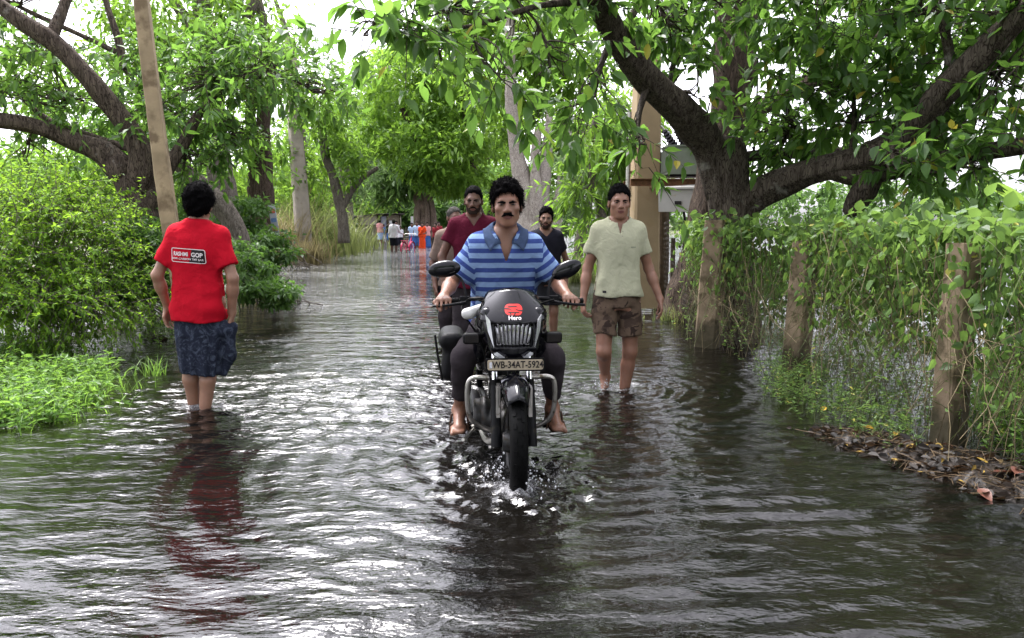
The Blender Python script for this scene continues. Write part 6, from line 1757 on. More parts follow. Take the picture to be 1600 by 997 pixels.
for i in range(ncol):
    for j in range(nrow):
        s0_ = (i + (j % 2) * .5) * cw; z0 = -.12 + j * chh
        segs += [((s0_, z0), (s0_, z0 + chh * .45)), ((s0_, z0 + chh * .45), (s0_ + cw * .5, z0 + chh)), ((s0_, z0 + chh * .45), (s0_ - cw * .5, z0 + chh))]
S = np.array(segs); sag = lambda s_, z_: .035 * np.sin(s_ * 2.1 + z_ * 3) + .02 * np.sin(s_ * 5.3 - z_ * 4)
xy = fence_at(S[..., 0]); zz_ = S[..., 1] - .04 * np.abs(np.sin(S[..., 0] * 1.4)) * (S[..., 1] > .9)
P = np.stack([xy[..., 0] + sag(S[..., 0], S[..., 1]), xy[..., 1], zz_], -1) - np.array(fo)
v_, f_ = thin_tubes(P, .0016, .0016)
link('wire_netting', mesh_np('wire_netting', v_, f_, mats=[M_WIRE], smooth=False), fence, kind='stuff')

# ---- creeper over the fence: leaves, runners and dry hanging stems
r = np.random.default_rng(17)
vine = empty('fence_creeper', (2.45, 5.0, 0), label='green leafy creeper draped over the wire fence', cat='creeper')
lv = Lv()
n = 15000; s_ = r.uniform(0.3, ds[-1] - 2.6, n); zc = 1.22 + .07 * sines(57, 6, 1.6)(np.stack([s_, s_ * 0, s_ * 0], 1).astype(np.float32)) - np.abs(r.normal(size=n)) * .42
dens = sines(55, 8, 2.2)(np.stack([s_, zc * 2, s_ * 0], 1).astype(np.float32)); far_ = np.clip((s_ - 4.6) / .8, 0, 1)
keep = (zc > .05) & (r.uniform(size=n) < np.clip(.75 + .45 * dens - np.clip(.74 - zc, 0, 1) * (1.15 + .35 * far_), 0.03, 1))
s_, zc = s_[keep], zc[keep]; n = len(s_)
q = fence_at(s_); off = r.normal(size=(n, 1)) * .13
base = np.stack([q[:, 0] + off[:, 0] + .05, q[:, 1] + r.normal(size=n) * .05, zc + .05 * np.sin(s_ * 3)], 1)
out = np.stack([-np.sign(off[:, 0] + .02) * .8, np.full(n, -.5), np.full(n, .35)], 1)
lv.add(base, nrm(r.normal(size=(n, 3)) * .6 - UP * .7), nrm(out + r.normal(size=(n, 3)) * .5), r.uniform(.024, .075, n), r.uniform(0, .97, n))
# tufts standing above the top wire
n2 = 1500; s2 = r.uniform(.3, ds[-1] - 2.8, n2); q = fence_at(s2)
base = np.stack([q[:, 0] + r.normal(size=n2) * .14 + .05, q[:, 1], 1.18 + np.abs(r.normal(size=n2)) * .075 + .07 * sines(57, 6, 1.6)(np.stack([s2, s2 * 0, s2 * 0], 1).astype(np.float32)) + .02 * np.sin(s2 * 2.3)], 1)
lv.add(base, nrm(r.normal(size=(n2, 3)) * .7 + UP * .3), nrm(UP + r.normal(size=(n2, 3)) * .6), r.uniform(.05, .10, n2), r.uniform(0, .97, n2))
arr = split_leaves(lv.cat(), 300, vine, one_leaf_mesh('leaf', LF_VINE, .85), base=(2.45, 5.0, 0), minpx=10)
arr[0] = arr[0] - np.array([2.45, 5.0, 0]); link('foliage', leaf_mesh('foliage', arr, LF_VINE, .80, True), vine, kind='stuff')
M_STEM = simple('dry_stem', (0.15, 0.12, 0.065), .85, var=.45, scale=12); M_STEMG = simple('green_stem', (.10, .13, .04), .7, var=.4, scale=12)
def stems(n, zt, zb, sp, seed, s0_, s1_, sw=.14):
    r_ = np.random.default_rng(seed); a = r_.uniform(s0_, s1_, n); q = fence_at(a); t = np.linspace(0, 1, 7)
    top = np.stack([q[:, 0] + r_.normal(size=n) * sw, q[:, 1], r_.uniform(*zt, n)], 1); bot = np.stack([q[:, 0] + r_.normal(size=n) * sp, q[:, 1] + r_.normal(size=n) * sp * 1.6, r_.uniform(*zb, n)], 1)
    mid = (top + bot) / 2 + r_.normal(size=(n, 3)) * .14; P = top[:, None] * ((1 - t) ** 2)[None, :, None] + 2 * mid[:, None] * (t * (1 - t))[None, :, None] + bot[:, None] * (t ** 2)[None, :, None]
    return P + r_.normal(size=P.shape) * .010 - np.array([2.45, 5.0, 0])
v_, f_ = thin_tubes(stems(520, (.5, 1.30), (-.03, .6), .22, 61, .4, ds[-1] - 2.8), .0030, .0018)
link('runners', mesh_np('runners', v_, f_, mats=[M_STEM], smooth=False), vine, kind='stuff')
v_, f_ = thin_tubes(stems(320, (.3, 1.3), (-.03, .5), .22, 62, .3, ds[-1] - 3.0), .0026, .0016)
link('green_runners', mesh_np('green_runners', v_, f_, mats=[M_STEMG], smooth=False), vine, kind='stuff')

# ---- low plants growing out of the water
def herb_patch(name, label, spots, mat, r_, h=(.10, .28), leaf=(.03, .06), nl=9, w=.35, stem=M_STEMG, lean=.35, cat='weeds', zb=-.03, kind='stuff', parent=None):
    """spots (n,2); each a stem with leaves, joined: a mat of growth nobody could count"""
    n = len(spots); hh = r_.uniform(*h, n); t = np.linspace(0, 1, 5)
    foot = np.column_stack([spots, np.full(n, zb)]); ln = r_.normal(size=(n, 2)) * lean
    tip = foot + np.column_stack([ln * hh[:, None], hh]); P = foot[:, None] + (tip - foot)[:, None] * t[None, :, None]; P[:, :, :2] += (ln * hh[:, None])[:, None, :] * ((t ** 2 - t) * .6)[None, :, None]
    v_, f_ = thin_tubes(P, .0028, .0012); o = None
    root = parent or empty(name, (0, 0, 0), label=label, cat=cat)
    link('stems', mesh_np('stems', v_, f_, mats=[stem], smooth=False), root, kind='stuff')
    tt = r_.uniform(.25, 1, (n, nl)); base = foot[:, None] + (tip - foot)[:, None] * tt[..., None]
    a = r_.uniform(0, 6.28, (n, nl)); d = np.stack([np.cos(a), np.sin(a), r_.uniform(-.2, .8, (n, nl))], -1)
    lv_ = Lv(); lv_.add(base.reshape(-1, 3), d.reshape(-1, 3), nrm(UP + r_.normal(size=(n * nl, 3)) * .35), r_.uniform(*leaf, n * nl), np.repeat(r_.uniform(0, .5, n), nl) + r_.uniform(0, .47, n * nl))
    link('leaves', leaf_mesh('leaves', lv_.cat(), mat, w, True), root, kind='stuff')
    return root
def blades(spots, r_, h, w, bend, zb=-.03, seg=5):
    """grass blades as tapering bent strips"""
    n = len(spots); hh = r_.uniform(*h, n); a = r_.uniform(0, 6.28, n); b = r_.uniform(*bend, n); t = np.linspace(0, 1, seg)
    dirv = np.column_stack([np.cos(a), np.sin(a)]); P = np.zeros((n, seg, 3))
    P[..., :2] = np.asarray(spots)[:, None, :] + dirv[:, None, :] * (hh * b)[:, None, None] * (t ** 1.8)[None, :, None]
    P[..., 2] = zb + hh[:, None] * (t[None, :] - .45 * b[:, None] * t[None, :] ** 2.6)
    sd = np.column_stack([-np.sin(a + r_.normal(size=n) * .6), np.cos(a + r_.normal(size=n) * .6), np.zeros(n)]); ww = r_.uniform(*w, n)
    wd = ww[:, None] * np.maximum(1 - t[None, :] ** 1.6, .06)
    V = np.stack([P - sd[:, None] * wd[..., None], P + sd[:, None] * wd[..., None]], 2).reshape(-1, 3)
    o = (np.arange(n) * seg * 2)[:, None] + (np.arange(seg - 1) * 2)[None]; F = np.stack([o, o + 1, o + 3, o + 2], -1).reshape(-1, 4)
    return V, F, np.repeat(r_.uniform(0, .97, n), seg * 2)
r = np.random.default_rng(23)
def poly_spots(pixels, n, r_, jit=.05):
    """random places on the water inside a photo polygon"""
    Q = np.array([G(*p)[:2] for p in pixels]); lo, hi = Q.min(0), Q.max(0); out = []
    while len(out) < n:
        c_ = r_.uniform(lo, hi, (n * 3, 2)); ins = np.zeros(len(c_), bool); j = len(Q) - 1
        for i in range(len(Q)):
            cr = ((Q[i, 1] > c_[:, 1]) != (Q[j, 1] > c_[:, 1])) & (c_[:, 0] < (Q[j, 0] - Q[i, 0]) * (c_[:, 1] - Q[i, 1]) / (Q[j, 1] - Q[i, 1] + 1e-9) + Q[i, 0]); ins ^= cr; j = i
        out += list(c_[ins])
    return np.array(out[:n]) + r_.normal(size=(n, 2)) * jit
sp = poly_spots([(-120, 555), (60, 540), (130, 555), (160, 595), (130, 640), (40, 675), (-150, 700)], 2300, r, .11)
kp = sines(91, 8, 5.0)(np.column_stack([sp, sp[:, 0] * 0]).astype(np.float32)) + r.normal(size=len(sp)) * .35 > -.15; sp = sp[kp]
wd_ = herb_patch('water_weeds', 'bright green leafy weeds standing in the water at the lower left', sp, LF_WEED, r, (.04, .24), (.025, .085), 9)
v_, f_, tn = blades(poly_spots([(-100, 560), (130, 556), (190, 600), (150, 640), (40, 680), (-150, 690)], 900, r, .12), r, (.12, .3), (.003, .006), (.3, 1.1))
link('grass_blades', mesh_np('grass_blades', v_, f_, mats=[LF_WEED], smooth=False, attrs={'tint': tn}), wd_, kind='stuff')
sp = poly_spots([(150, 500), (250, 470), (300, 500), (270, 540), (200, 530)], 240, r)
herb_patch('bank_weeds', 'thin yellow green weeds at the foot of the leaning pole', sp, LF_WEED, r, (.10, .30), (.03, .06), 8)
for (px, py, nn, lab) in ((240, 585, 40, 'small grass clump standing alone in the water near the red shirted man'), (212, 612, 14, 'few bent grass stems in the water left of the red shirted man')):
    c = G(px, py); v_, f_, tn = blades(r.normal(size=(nn, 2)) * .05, r, (.14, .26), (.003, .005), (.3, .9)); t = empty('grass_clump', c, label=lab, cat='grass')
    link('blades', mesh_np('blades', v_, f_, mats=[LF_WEED], smooth=False, attrs={'tint': tn}), t, kind='stuff')
sp = poly_spots([(1190, 570), (1300, 560), (1420, 600), (1480, 660), (1420, 715), (1280, 660), (1200, 625)], 640, r)
herb_patch('fence_weeds', 'low straggling weeds at the water edge under the fence', sp, LF_VINE, r, (.08, .26), (.02, .045), 9)
sp = np.concatenate([fence_at(r.uniform(.2, ds[-1] - 3.2, 130)) + r.normal(size=(130, 2)) * .16])
herb_patch('fence_undergrowth', 'thin tall herbs tangled in the foot of the wire fence', sp, LF_VINE, r, (.3, .95), (.022, .05), 16, w=.4, stem=M_STEM, lean=.22)
sp = poly_spots([(1500, 640), (1600, 600), (1750, 640), (1750, 760), (1600, 740), (1520, 700)], 700, r)
herb_patch('corner_weeds', 'dense fine green weeds at the right edge behind the leaf litter', sp, LF_WEED, r, (.15, .42), (.03, .06), 10, w=.28)
# ------------------------------------------------------------------ bushes, tall grass, litter
r = np.random.default_rng(31)
def bush(name, label, base_px, cls_, mat, ll, nst=9, w=.45, hi=False, group=None, spread=.3, stemr=.012, bark=BK_GREY, twig=False):
    b = G(*base_px); t = empty(name, (b.x, b.y, -.05), label=label, cat='bush', group=group); lv_ = Lv(); ex_ = None
    if twig: ex_ = twig_crown(lv_, [(c_, R_, max(20, n_ // 26)) for c_, R_, n_ in cls_], r, None, tl=(.25, .6), nl=(20, 24), ll=ll, droop=.45, up=.25, sub=7)
    else: blob_crown(lv_, cls_, r, ll=ll, spread=spread)
    P = []
    for c_, R_, n_ in cls_:
        for k in range(nst):
            e = c_ + nrm(r.normal(size=3)) * R_ * r.uniform(.4, 1.0); f_ = np.array([b.x, b.y, -.1]) + np.array([r.normal() * .25 + (c_[0] - b.x) * .5, r.normal() * .15, 0])
            m_ = (e + f_) / 2 + r.normal(size=3) * .1 + np.array([0, 0, .15]); s_ = np.linspace(0, 1, 7)[:, None]; P.append(f_ * (1 - s_) ** 2 + 2 * m_ * s_ * (1 - s_) + e * s_ ** 2)
    v_, f_ = thin_tubes(np.array(P), stemr, stemr * .3); off = np.array([b.x, b.y, -.05])
    link('stems', mesh_np('stems', v_ - off, f_, mats=[bark]), t)
    if ex_ is not None: link('twigs', mesh_np('twigs', ex_[0] - off, ex_[1], mats=[bark]), t, kind='stuff')
    arr_ = lv_.cat(); arr_[0] = arr_[0] - off; link('foliage', leaf_mesh('foliage', arr_, mat, w, hi), t)
    return t
bush('feathery_bush', 'bright yellow green feathery bush at the left edge', (40, 505), [cl(40, 358, 7.4, 75, 49, .7, 7000), cl(10, 448, 7.1, 70, 45, .6, 5000), cl(-70, 398, 7.2, 70, 81, .6, 3500), cl(60, 313, 7.6, 50, 27, .5, 1500), cl(30, 470, 6.9, 80, 23, .5, 3200)], LF_BUSH, (.028, .065), group='feathery bushes', twig=True)
bush('feathery_bush', 'bright feathery bush between the left edge and the gnarled trunk', (140, 490), [cl(130, 378, 7.6, 70, 49, .7, 7000), cl(100, 468, 7.3, 75, 36, .6, 5200), cl(180, 448, 7.6, 45, 45, .5, 3600), cl(120, 318, 7.8, 45, 27, .5, 1300), cl(140, 470, 7.1, 60, 19, .4, 2400)], LF_BUSH, (.028, .065), group='feathery bushes', twig=True)
bush('dark_shrub', 'dark green shrub at the foot of the gnarled trunk', (250, 480), [cl(235, 380, 8.2, 45, 45, .5, 2600), cl(262, 430, 8.0, 36, 36, .4, 2000), cl(215, 440, 7.9, 40, 30, .4, 1800), cl(290, 350, 9.0, 30, 40, .5, 1000)], LF_DARK, (.05, .085), hi=True)
bush('leafy_shrub', 'glossy broad leaved shrub right of the man in red', (400, 470), [cl(395, 425, 9.6, 32, 26, .5, 1100), cl(415, 455, 9.2, 42, 18, .5, 1100), cl(380, 385, 10.5, 24, 24, .5, 700), cl(440, 462, 9.4, 26, 12, .4, 450), cl(345, 405, 10.5, 24, 40, .5, 600)], LF_DARK, (.06, .11), hi=True, w=.5)
bush('leafy_shrub', 'tall dark shrub under the twin trunks behind the red shirt', (380, 415), [cl(385, 345, 14, 34, 34, .7, 1500), cl(430, 385, 13, 28, 30, .6, 1100), cl(330, 370, 14, 30, 40, .7, 1000)], LF_DARK, (.08, .14), w=.5)
bush('hedge_bush', 'mid green bush behind the feathery bushes on the left', (70, 430), [cl(60, 280, 13, 110, 50, 1.2, 3600), cl(190, 300, 13, 60, 50, 1.0, 2200), cl(-60, 280, 13, 80, 70, 1.2, 2200)], LF_BRIGHT, (.09, .15))
bush('hedge_bush', 'mid green bush between the utility pole and the ridged trunk', (440, 395), [cl(440, 290, 31, 40, 50, 1.6, 1800), cl(490, 300, 31, 30, 40, 1.4, 1300), cl(370, 310, 22, 40, 50, 1.4, 1800), cl(290, 300, 20, 60, 50, 1.4, 2200)], LF_BRIGHT, (.14, .24))
bush('field_bush', 'grey green bush at the edge of the field behind the black shirt', (930, 415), [cl(935, 375, 20, 40, 24, 1.0, 1500), cl(975, 385, 17, 30, 30, .8, 1200), cl(900, 350, 24, 30, 22, 1.0, 800)], LF_FAR, (.10, .18))
bush('fence_bush', 'green bush behind the wire fence under the low limb', (1260, 470), [cl(1260, 400, 10.5, 60, 40, .7, 1500), cl(1360, 380, 10.5, 70, 36, .7, 1500), cl(1480, 375, 10, 70, 30, .7, 1000), cl(1200, 440, 9.6, 50, 40, .6, 1300), cl(1420, 470, 9, 70, 30, .6, 900)], LF_LEFT, (.07, .12), hi=True)
bush('fence_bush', 'bright leafy bush behind the fence at the right edge', (1560, 560), [cl(1570, 345, 7.4, 50, 30, .5, 500), cl(1600, 400, 6.6, 60, 50, .5, 800)], LF_BUSH, (.07, .12), hi=True)
# banana leaves beyond the fence
b = W(1610, 420, 9.0); t = empty('banana_plant', (b.x, b.y, -.1), label='big pale banana leaves beyond the fence at the right edge', cat='plant')
mb = MB(); mb.tube([(0, 0, 0), (0, .02, .9), (-.03, 0, 1.5)], [.10, .085, .05], 12); mb.build('stalk', simple('banana_stalk', (.16, .22, .06), .5, var=.25), t)
LFB = leaf_mat('banana_leaf', (.09, .20, .03), (.14, .28, .05), (.4, .62, .10), .45, .35)
for k, (a, ln, up_) in enumerate(((2.7, 1.1, .55), (3.5, 1.2, .35), (4.3, 1.0, .6), (1.0, 1.1, .5), (0.1, 1.0, .45), (3.1, .9, .9))):
    V, F = [], []; m_ = 14
    for i in range(m_):
        t_ = i / (m_ - 1); rr_ = ln * t_; z_ = 1.45 + up_ * t_ * 1.2 - .75 * t_ ** 2.2 * ln; wd_ = .20 * math.sin(math.pi * min(1, t_ * .96 + .04)) ** .55
        for j, s_ in enumerate((-1, 0, 1)): V.append((math.cos(a) * rr_ - math.sin(a) * s_ * wd_, math.sin(a) * rr_ + math.cos(a) * s_ * wd_, z_ - abs(s_) * .05 * wd_ / .2))
    for i in range(m_ - 1):
        q = i * 3; F += [(q, q + 1, q + 4, q + 3), (q + 1, q + 2, q + 5, q + 4)]
    me = bpy.data.meshes.new('leaf'); me.from_pydata(V, [], F); me.materials.append(LFB); me.polygons.foreach_set('use_smooth', [True] * len(F)); link('leaf', me, t)
# strap-leaved plant at the left edge
c = G(20, 525); t = empty('strap_leaf_plant', (c.x, c.y, 0), label='dark strap leaved plant drooping into the water at the left edge', cat='plant')
for k in range(26):
    v_, f_, tn = blades(r.normal(size=(1, 2)) * .08, r, (.45, .75), (.012, .020), (.8, 1.4), seg=8); link('leaf', mesh_np('leaf', v_, f_, mats=[LF_DARK], smooth=True, attrs={'tint': tn}), t)
# tall feathered grass along the far left edge: each tussock a thing
tus = [(455, 408, 60, 1.0, 'tan grass tussock nearest the camera below the utility pole', 1), (480, 402, 70, 1.2, 'tall plumed grass tussock right of the utility pole', 0), (505, 398, 66, 1.2, 'middle tall grass tussock on the left road edge', 0), (528, 395, 48, 1.1, 'grey green grass tussock at the bend of the water edge', 0),
       (548, 390, 34, 1.0, 'tall grass tussock right before the hut', 0), (560, 386, 22, .8, 'farthest grass tussock beside the hut', 0), (440, 398, 64, 1.3, 'green grass tussock behind the utility pole', 0), (498, 412, 30, .6, 'low brown grass tussock at the water edge', 1)]
for (px, py, hp, sc_, lab, dry) in tus:
    px -= 18; c = G(px, py); hh = hp * (1.75 if px < 520 else 1.4) * c.y / FPX; n = 560; sp_ = r.normal(size=(n, 2)) * np.array([.50, .3]) * sc_ * c.y / 22
    v_, f_, tn = blades(sp_, r, (hh * .45, hh * 1.1), (.010 * c.y / 22, .018 * c.y / 22), (.25, .9)); t = empty('grass_tussock', (c.x, c.y, -.03), label=lab, cat='grass', group='grass tussocks on the left road edge')
    link('blades', mesh_np('blades', v_, f_, mats=[LF_STRAW if dry else LF_GRASS], smooth=False, attrs={'tint': tn}), t, kind='stuff')
    if not dry:
        P = []
        for k in range(8):
            f_ = np.array([r.normal() * .3, r.normal() * .2, .1]); a = r.uniform(-.3, .9); P.append([f_ + np.array([a * .5 * hh * s_ ** 1.6, 0, hh * 1.35 * (s_ - .18 * s_ ** 2)]) for s_ in np.linspace(0, 1, 8)])
        v_, f_ = thin_tubes(np.array(P), .008, .018); link('plumes', mesh_np('plumes', v_, f_, mats=[LF_STRAW]), t, kind='stuff')
for (px, py, hp, lab) in ((895, 440, 62, 'pale green grass clump behind the right mirror'), (925, 430, 46, 'pale grass clump between the black and pale shirts'), (1068, 500, 40, 'grass clump at the foot of the straight trunk'), (700, 372, 22, 'yellow grass patch behind the far women'), (690, 366, 30, 'yellow reed clump beside the banyan')):
    c = G(px, py); hh = hp * c.y / FPX; sp_ = r.normal(size=(360, 2)) * .013 * c.y * np.array([1.3, 1]); v_, f_, tn = blades(sp_, r, (hh * .4, hh * 1.1), (.0006 * c.y, .0011 * c.y), (.2, .8)); t = empty('grass_clump', (c.x, c.y, -.03), label=lab, cat='grass')
    link('blades', mesh_np('blades', v_, f_, mats=[LF_STRAW if 'yellow' in lab else LF_GRASS], smooth=False, attrs={'tint': tn}), t, kind='stuff')
# ---- mud bank with leaf litter under the nearest post
ctr = [G(1290, 672), G(1370, 698), G(1460, 722), G(1560, 750), G(1700, 795)]; C5 = spline([(p_.x, p_.y) for p_ in ctr], 60)
nx_, ny_ = 90, 34; V = []
for i in range(nx_):
    t_ = i / (nx_ - 1); c_ = C5[min(int(t_ * 59), 59)]; e_ = np.gradient(C5, axis=0)[min(int(t_ * 59), 59)]; e_ = e_ / np.linalg.norm(e_); nn_ = np.array([-e_[1], e_[0]])
    if nn_[1] < 0: nn_ = -nn_
    for j in range(ny_):
        u = -1 + 2 * j / (ny_ - 1); wd_ = (.16 + .24 * t_) ; p_ = c_ + nn_ * u * wd_ + nn_ * .10 * t_
        V.append((p_[0], p_[1], -.05 + (.085 + .03 * t_) * max(0, 1 - u * u) * min(1, t_ * 5 + .15)))
V = np.array(V); nz_ = sines(71, 14, 28)(V.astype(np.float32)) * .014 + sines(72, 14, 70)(V.astype(np.float32)) * .007; V[:, 2] += nz_
M_MUD = simple('wet_mud', (.020, .015, .012), .45, var=.5, scale=30, bmp=.9, bscale=80, dirt=((.06, .042, .03), .55, 22))
link('mud_bank', mesh_np('mud_bank', V, grid_faces(nx_, ny_), mats=[M_MUD]), kind='structure')
bank_bv = BVHTree.FromPolygons([tuple(v) for v in V], [tuple(f_) for f_ in grid_faces(nx_, ny_).tolist()])
def on_bank(x_, y_):
    h_ = bank_bv.ray_cast(Vector((x_, y_, 1)), Vector((0, 0, -1))); return (h_[0].z if h_[0] is not None else 0.0)
LF_DEAD = leaf_mat('leaf_dead', (.006, .005, .004), (.022, .015, .011), (.14, .08, .04), .15, .5, (.30, .20, .04))
n = 900; k_ = r.integers(0, len(V), n); p_ = V[k_] + r.normal(size=(n, 3)) * np.array([.03, .03, .004]); p_[:, 2] = np.maximum(p_[:, 2], 0) + .006
a = r.uniform(0, 6.28, n); lv = Lv(); lv.add(p_, np.stack([np.cos(a), np.sin(a), r.normal(size=n) * .25], 1), nrm(UP + r.normal(size=(n, 3)) * .5), r.uniform(.03, .085, n), r.uniform(0, .97, n))
lit = empty('leaf_litter', (0, 0, 0), label='dark wet dead leaves and twigs piled on the mud bank', cat='litter')
link('dead_leaves', leaf_mesh('dead_leaves', lv.cat(), LF_DEAD, .5, True), lit, kind='stuff')
n = 260; k_ = r.integers(0, len(V), n); p_ = V[k_].copy(); p_[:, 2] = np.maximum(p_[:, 2], 0) + .012; a = r.uniform(0, 6.28, n); ln = r.uniform(.05, .22, n); s_ = np.linspace(-.5, .5, 4)
P = p_[:, None] + np.stack([np.cos(a), np.sin(a), r.normal(size=n) * .12], 1)[:, None] * (ln[:, None, None] * s_[None, :, None]) + r.normal(size=(n, 4, 3)) * .004
v_, f_ = thin_tubes(P, .0022, .0014); link('twigs', mesh_np('twigs', v_, f_, mats=[simple('twig_tan', (.11, .075, .04), .8, var=.6, scale=9)], smooth=False), lit, kind='stuff')
M_FY = leaf_mat('leaf_yellow', (.45, .26, .02), (.62, .40, .04), (.5, .3, .03), .2, .5); M_FR = leaf_mat('leaf_russet', (.12, .045, .03), (.20, .085, .06), (.16, .06, .03), .12, .42)
for (px, py, ln, mt, lab) in ((1348, 664, .075, M_FY, 'bright yellow fallen leaf at the edge of the mud bank'), (1285, 640, .07, M_FY, 'orange yellow leaf floating near the second post'), (1450, 640, .05, M_FY, 'small yellow fallen leaf left of the nearest post'), (1552, 745, .13, M_FR, 'large russet dead leaf on the mud bank near the right edge'), (1585, 750, .11, M_FR, 'curled russet leaf at the right end of the mud bank'), (1530, 760, .10, M_FR, 'reddish dead leaf lying flat left of the large russet leaf'),
                               (1470, 690, .08, M_FR, 'brown dead leaf against the foot of the nearest post'), (210, 566, .0, None, '')):
    if not ln: continue
    g_ = G(px, py, .03); z_ = max(on_bank(g_.x, g_.y), 0.0) + .02; o = link('fallen_leaf', one_leaf_mesh('fallen_leaf', mt, .6), label=lab, cat='leaf', group='fallen leaves'); o.location = (g_.x, g_.y, z_); o.scale = (ln,) * 3; o.rotation_euler = (r.uniform(-.2, .5), r.uniform(-.4, .4), r.uniform(0, 6.28))
for (px, py, lab) in ((592, 930, 'tiny dead leaf drifting in the dark water below the front wheel'), (250, 905, 'tiny dead leaf drifting in the lower left of the water'), (1085, 930, 'tiny dead leaf drifting in the lower right of the water'), (1090, 595, 'tiny pale leaf drifting before the third fence post')):
    g_ = G(px, py); o = link('floating_leaf', one_leaf_mesh('floating_leaf', LF_DEAD, .6), label=lab, cat='leaf', group='drifting leaves'); o.location = (g_.x, g_.y, .012); o.scale = (.03,) * 3; o.rotation_euler = (0, 0, px)
# drift of debris at the left bank
for (px, py, lab) in ((150, 492, 'brown wet debris drift in the shallow water on the left bank'), (255, 530, 'dark floating scrap of debris near the bank weeds')):
    c = G(px, py); n = 120 if px < 200 else 30; lv = Lv(); a = r.uniform(0, 6.28, n); p_ = np.column_stack([r.normal(size=n) * (.35 if px < 200 else .12), r.normal(size=n) * .12, r.uniform(.005, .03, n)])
    lv.add(p_, np.stack([np.cos(a), np.sin(a), r.normal(size=n) * .2], 1), nrm(UP + r.normal(size=(n, 3)) * .4), r.uniform(.05, .12, n), r.uniform(0, .95, n)); link('debris', leaf_mesh('debris', lv.cat(), LF_DEAD, .5, True), label=lab, cat='debris', kind='stuff').location = c

# ------------------------------------------------------------------ hut at the bend
M_PLANK = simple('plank_grey', (.20, .165, .125), .9, var=.3, scale=9, bmp=.6, bscale=40); M_TIN = simple('tin_roof', (.16, .15, .145), .6, metal=.3, var=.3, scale=3, dirt=((.16, .09, .05), .56, 4)); M_MUDW = simple('mud_wall', (.40, .35, .30), .9, var=.12, scale=3); M_CURT = simple('curtain', (.30, .31, .40), .8, var=.12); M_DARK = simple('dark_inside', (.012, .011, .010), .9)
hb = G(594, 376); hut = empty('hut', (hb.x, hb.y, 0), rad(6), 'small plank hut with a sloping tin roof at the far end of the road', 'hut')
for k in range(11):
    x_ = -1.45 + k * .115
    mb = MB(); mb.box((x_, -.9 + .006 * (k % 3), .55 + .02 * (k % 2)), (.105, .03, 1.15)); mb.build('plank', M_PLANK, hut, smooth=False)
mb = MB(); mb.box((-.85, .6, 1.0), (1.35, .06, 2.0)); mb.box((.85, .6, 1.0), (1.6, .06, 2.0)); mb.box((-1.52, -.15, .95), (.06, 1.5, 1.9)); mb.box((1.62, -.15, .95), (.06, 1.5, 1.9)); mb.build('wall', M_MUDW, hut, smooth=False)
mb = MB(); mb.box((-.78, -.88, 1.58), (1.40, .04, .70)); mb.build('upper_panel', M_MUDW, hut, smooth=False)
mb = MB(); mb.box((.36, -.86, 1.05), (.42, .04, 1.7)); mb.build('door_curtain', M_CURT, hut, smooth=False)
mb = MB(); mb.box((1.08, -.88, 1.0), (.98, .05, 2.0)); mb.build('front_wall', M_PLANK, hut, smooth=False)
mb = MB(); mb.box((1.0, -.92, 1.35), (.42, .02, .42)); mb.build('poster', simple('poster_white', (.6, .6, .62), .6), hut, smooth=False)
for x_ in (-1.5, -.12, .12, .62, 1.6):
    mb = MB(); mb.tube([(x_, -.95, -.1), (x_ + .01, -.95, 2.0)], .04, 8); mb.build('post', M_WOODP, hut)
for k in range(8):
    x0_, x1_ = -1.9 + k * .48, -1.9 + (k + 1) * .48 + .03; za = lambda x_: 1.86 + .22 * min(1, (x_ + 1.9) / 2.0)
    mb = MB(); V = [(x0_, -1.35, za(x0_)), (x1_, -1.35, za(x1_)), (x1_, .8, za(x1_) - .08), (x0_, .8, za(x0_) - .08)]; V2 = [(a_, b_, c_ + .03) for a_, b_, c_ in V]
    mb.add(V + V2, [(3, 2, 1, 0), (4, 5, 6, 7), (0, 1, 5, 4), (1, 2, 6, 5), (2, 3, 7, 6), (3, 0, 4, 7)]); mb.build('roof_sheet', M_TIN, hut, smooth=False)
ps = G(557, 377); st = empty('market_stand', (ps.x, ps.y, 0), label='low open stand with thin posts left of the hut', cat='stand')
for x_ in (-.6, .25):
    mb = MB(); mb.tube([(x_, 0, -.1), (x_, 0, 1.9)], .06, 8); mb.build('post', M_WOODP, st)
mb = MB(); mb.box((-.6, .1, .62), (1.8, .6, .07)); mb.build('shelf', M_PLANK, st, smooth=False)
mb = MB(); mb.box((-.2, .1, 1.92), (1.4, .9, .05), Matrix.Rotation(.1, 3, 'Y')); mb.build('roof', M_TIN, st, smooth=False)
bf = empty('bamboo_fence', (*G(640, 374)[:2], 0), label='low bamboo fence right of the hut', cat='fence')
for k in range(16):
    mb = MB(); mb.tube([(-1.0 + .17 * k, r.normal() * .03, -.1), (-1.0 + .17 * k + r.normal() * .03, 0, 1.0 + r.normal() * .08)], .03, 6); mb.build('picket', M_PLANK, bf)
mb = MB(); mb.tube([(-1.1, .04, .7), (1.7, .04, .72)], .025, 6); mb.build('rail', M_PLANK, bf)
sg = W(644, 345, 44); t = empty('small_sign', (sg.x, sg.y, -.1), label='small white signboard on a stick near the far women', cat='sign')
mb = MB(); mb.tube([(0, 0, 0), (0, 0, sg.z + .1)], .03, 6); mb.build('stick', M_WOODP, t)
mb = MB(); mb.box((0, -.04, sg.z + .15), (.16, .03, .42)); mb.build('panel', M_WHITE, t, smooth=False)

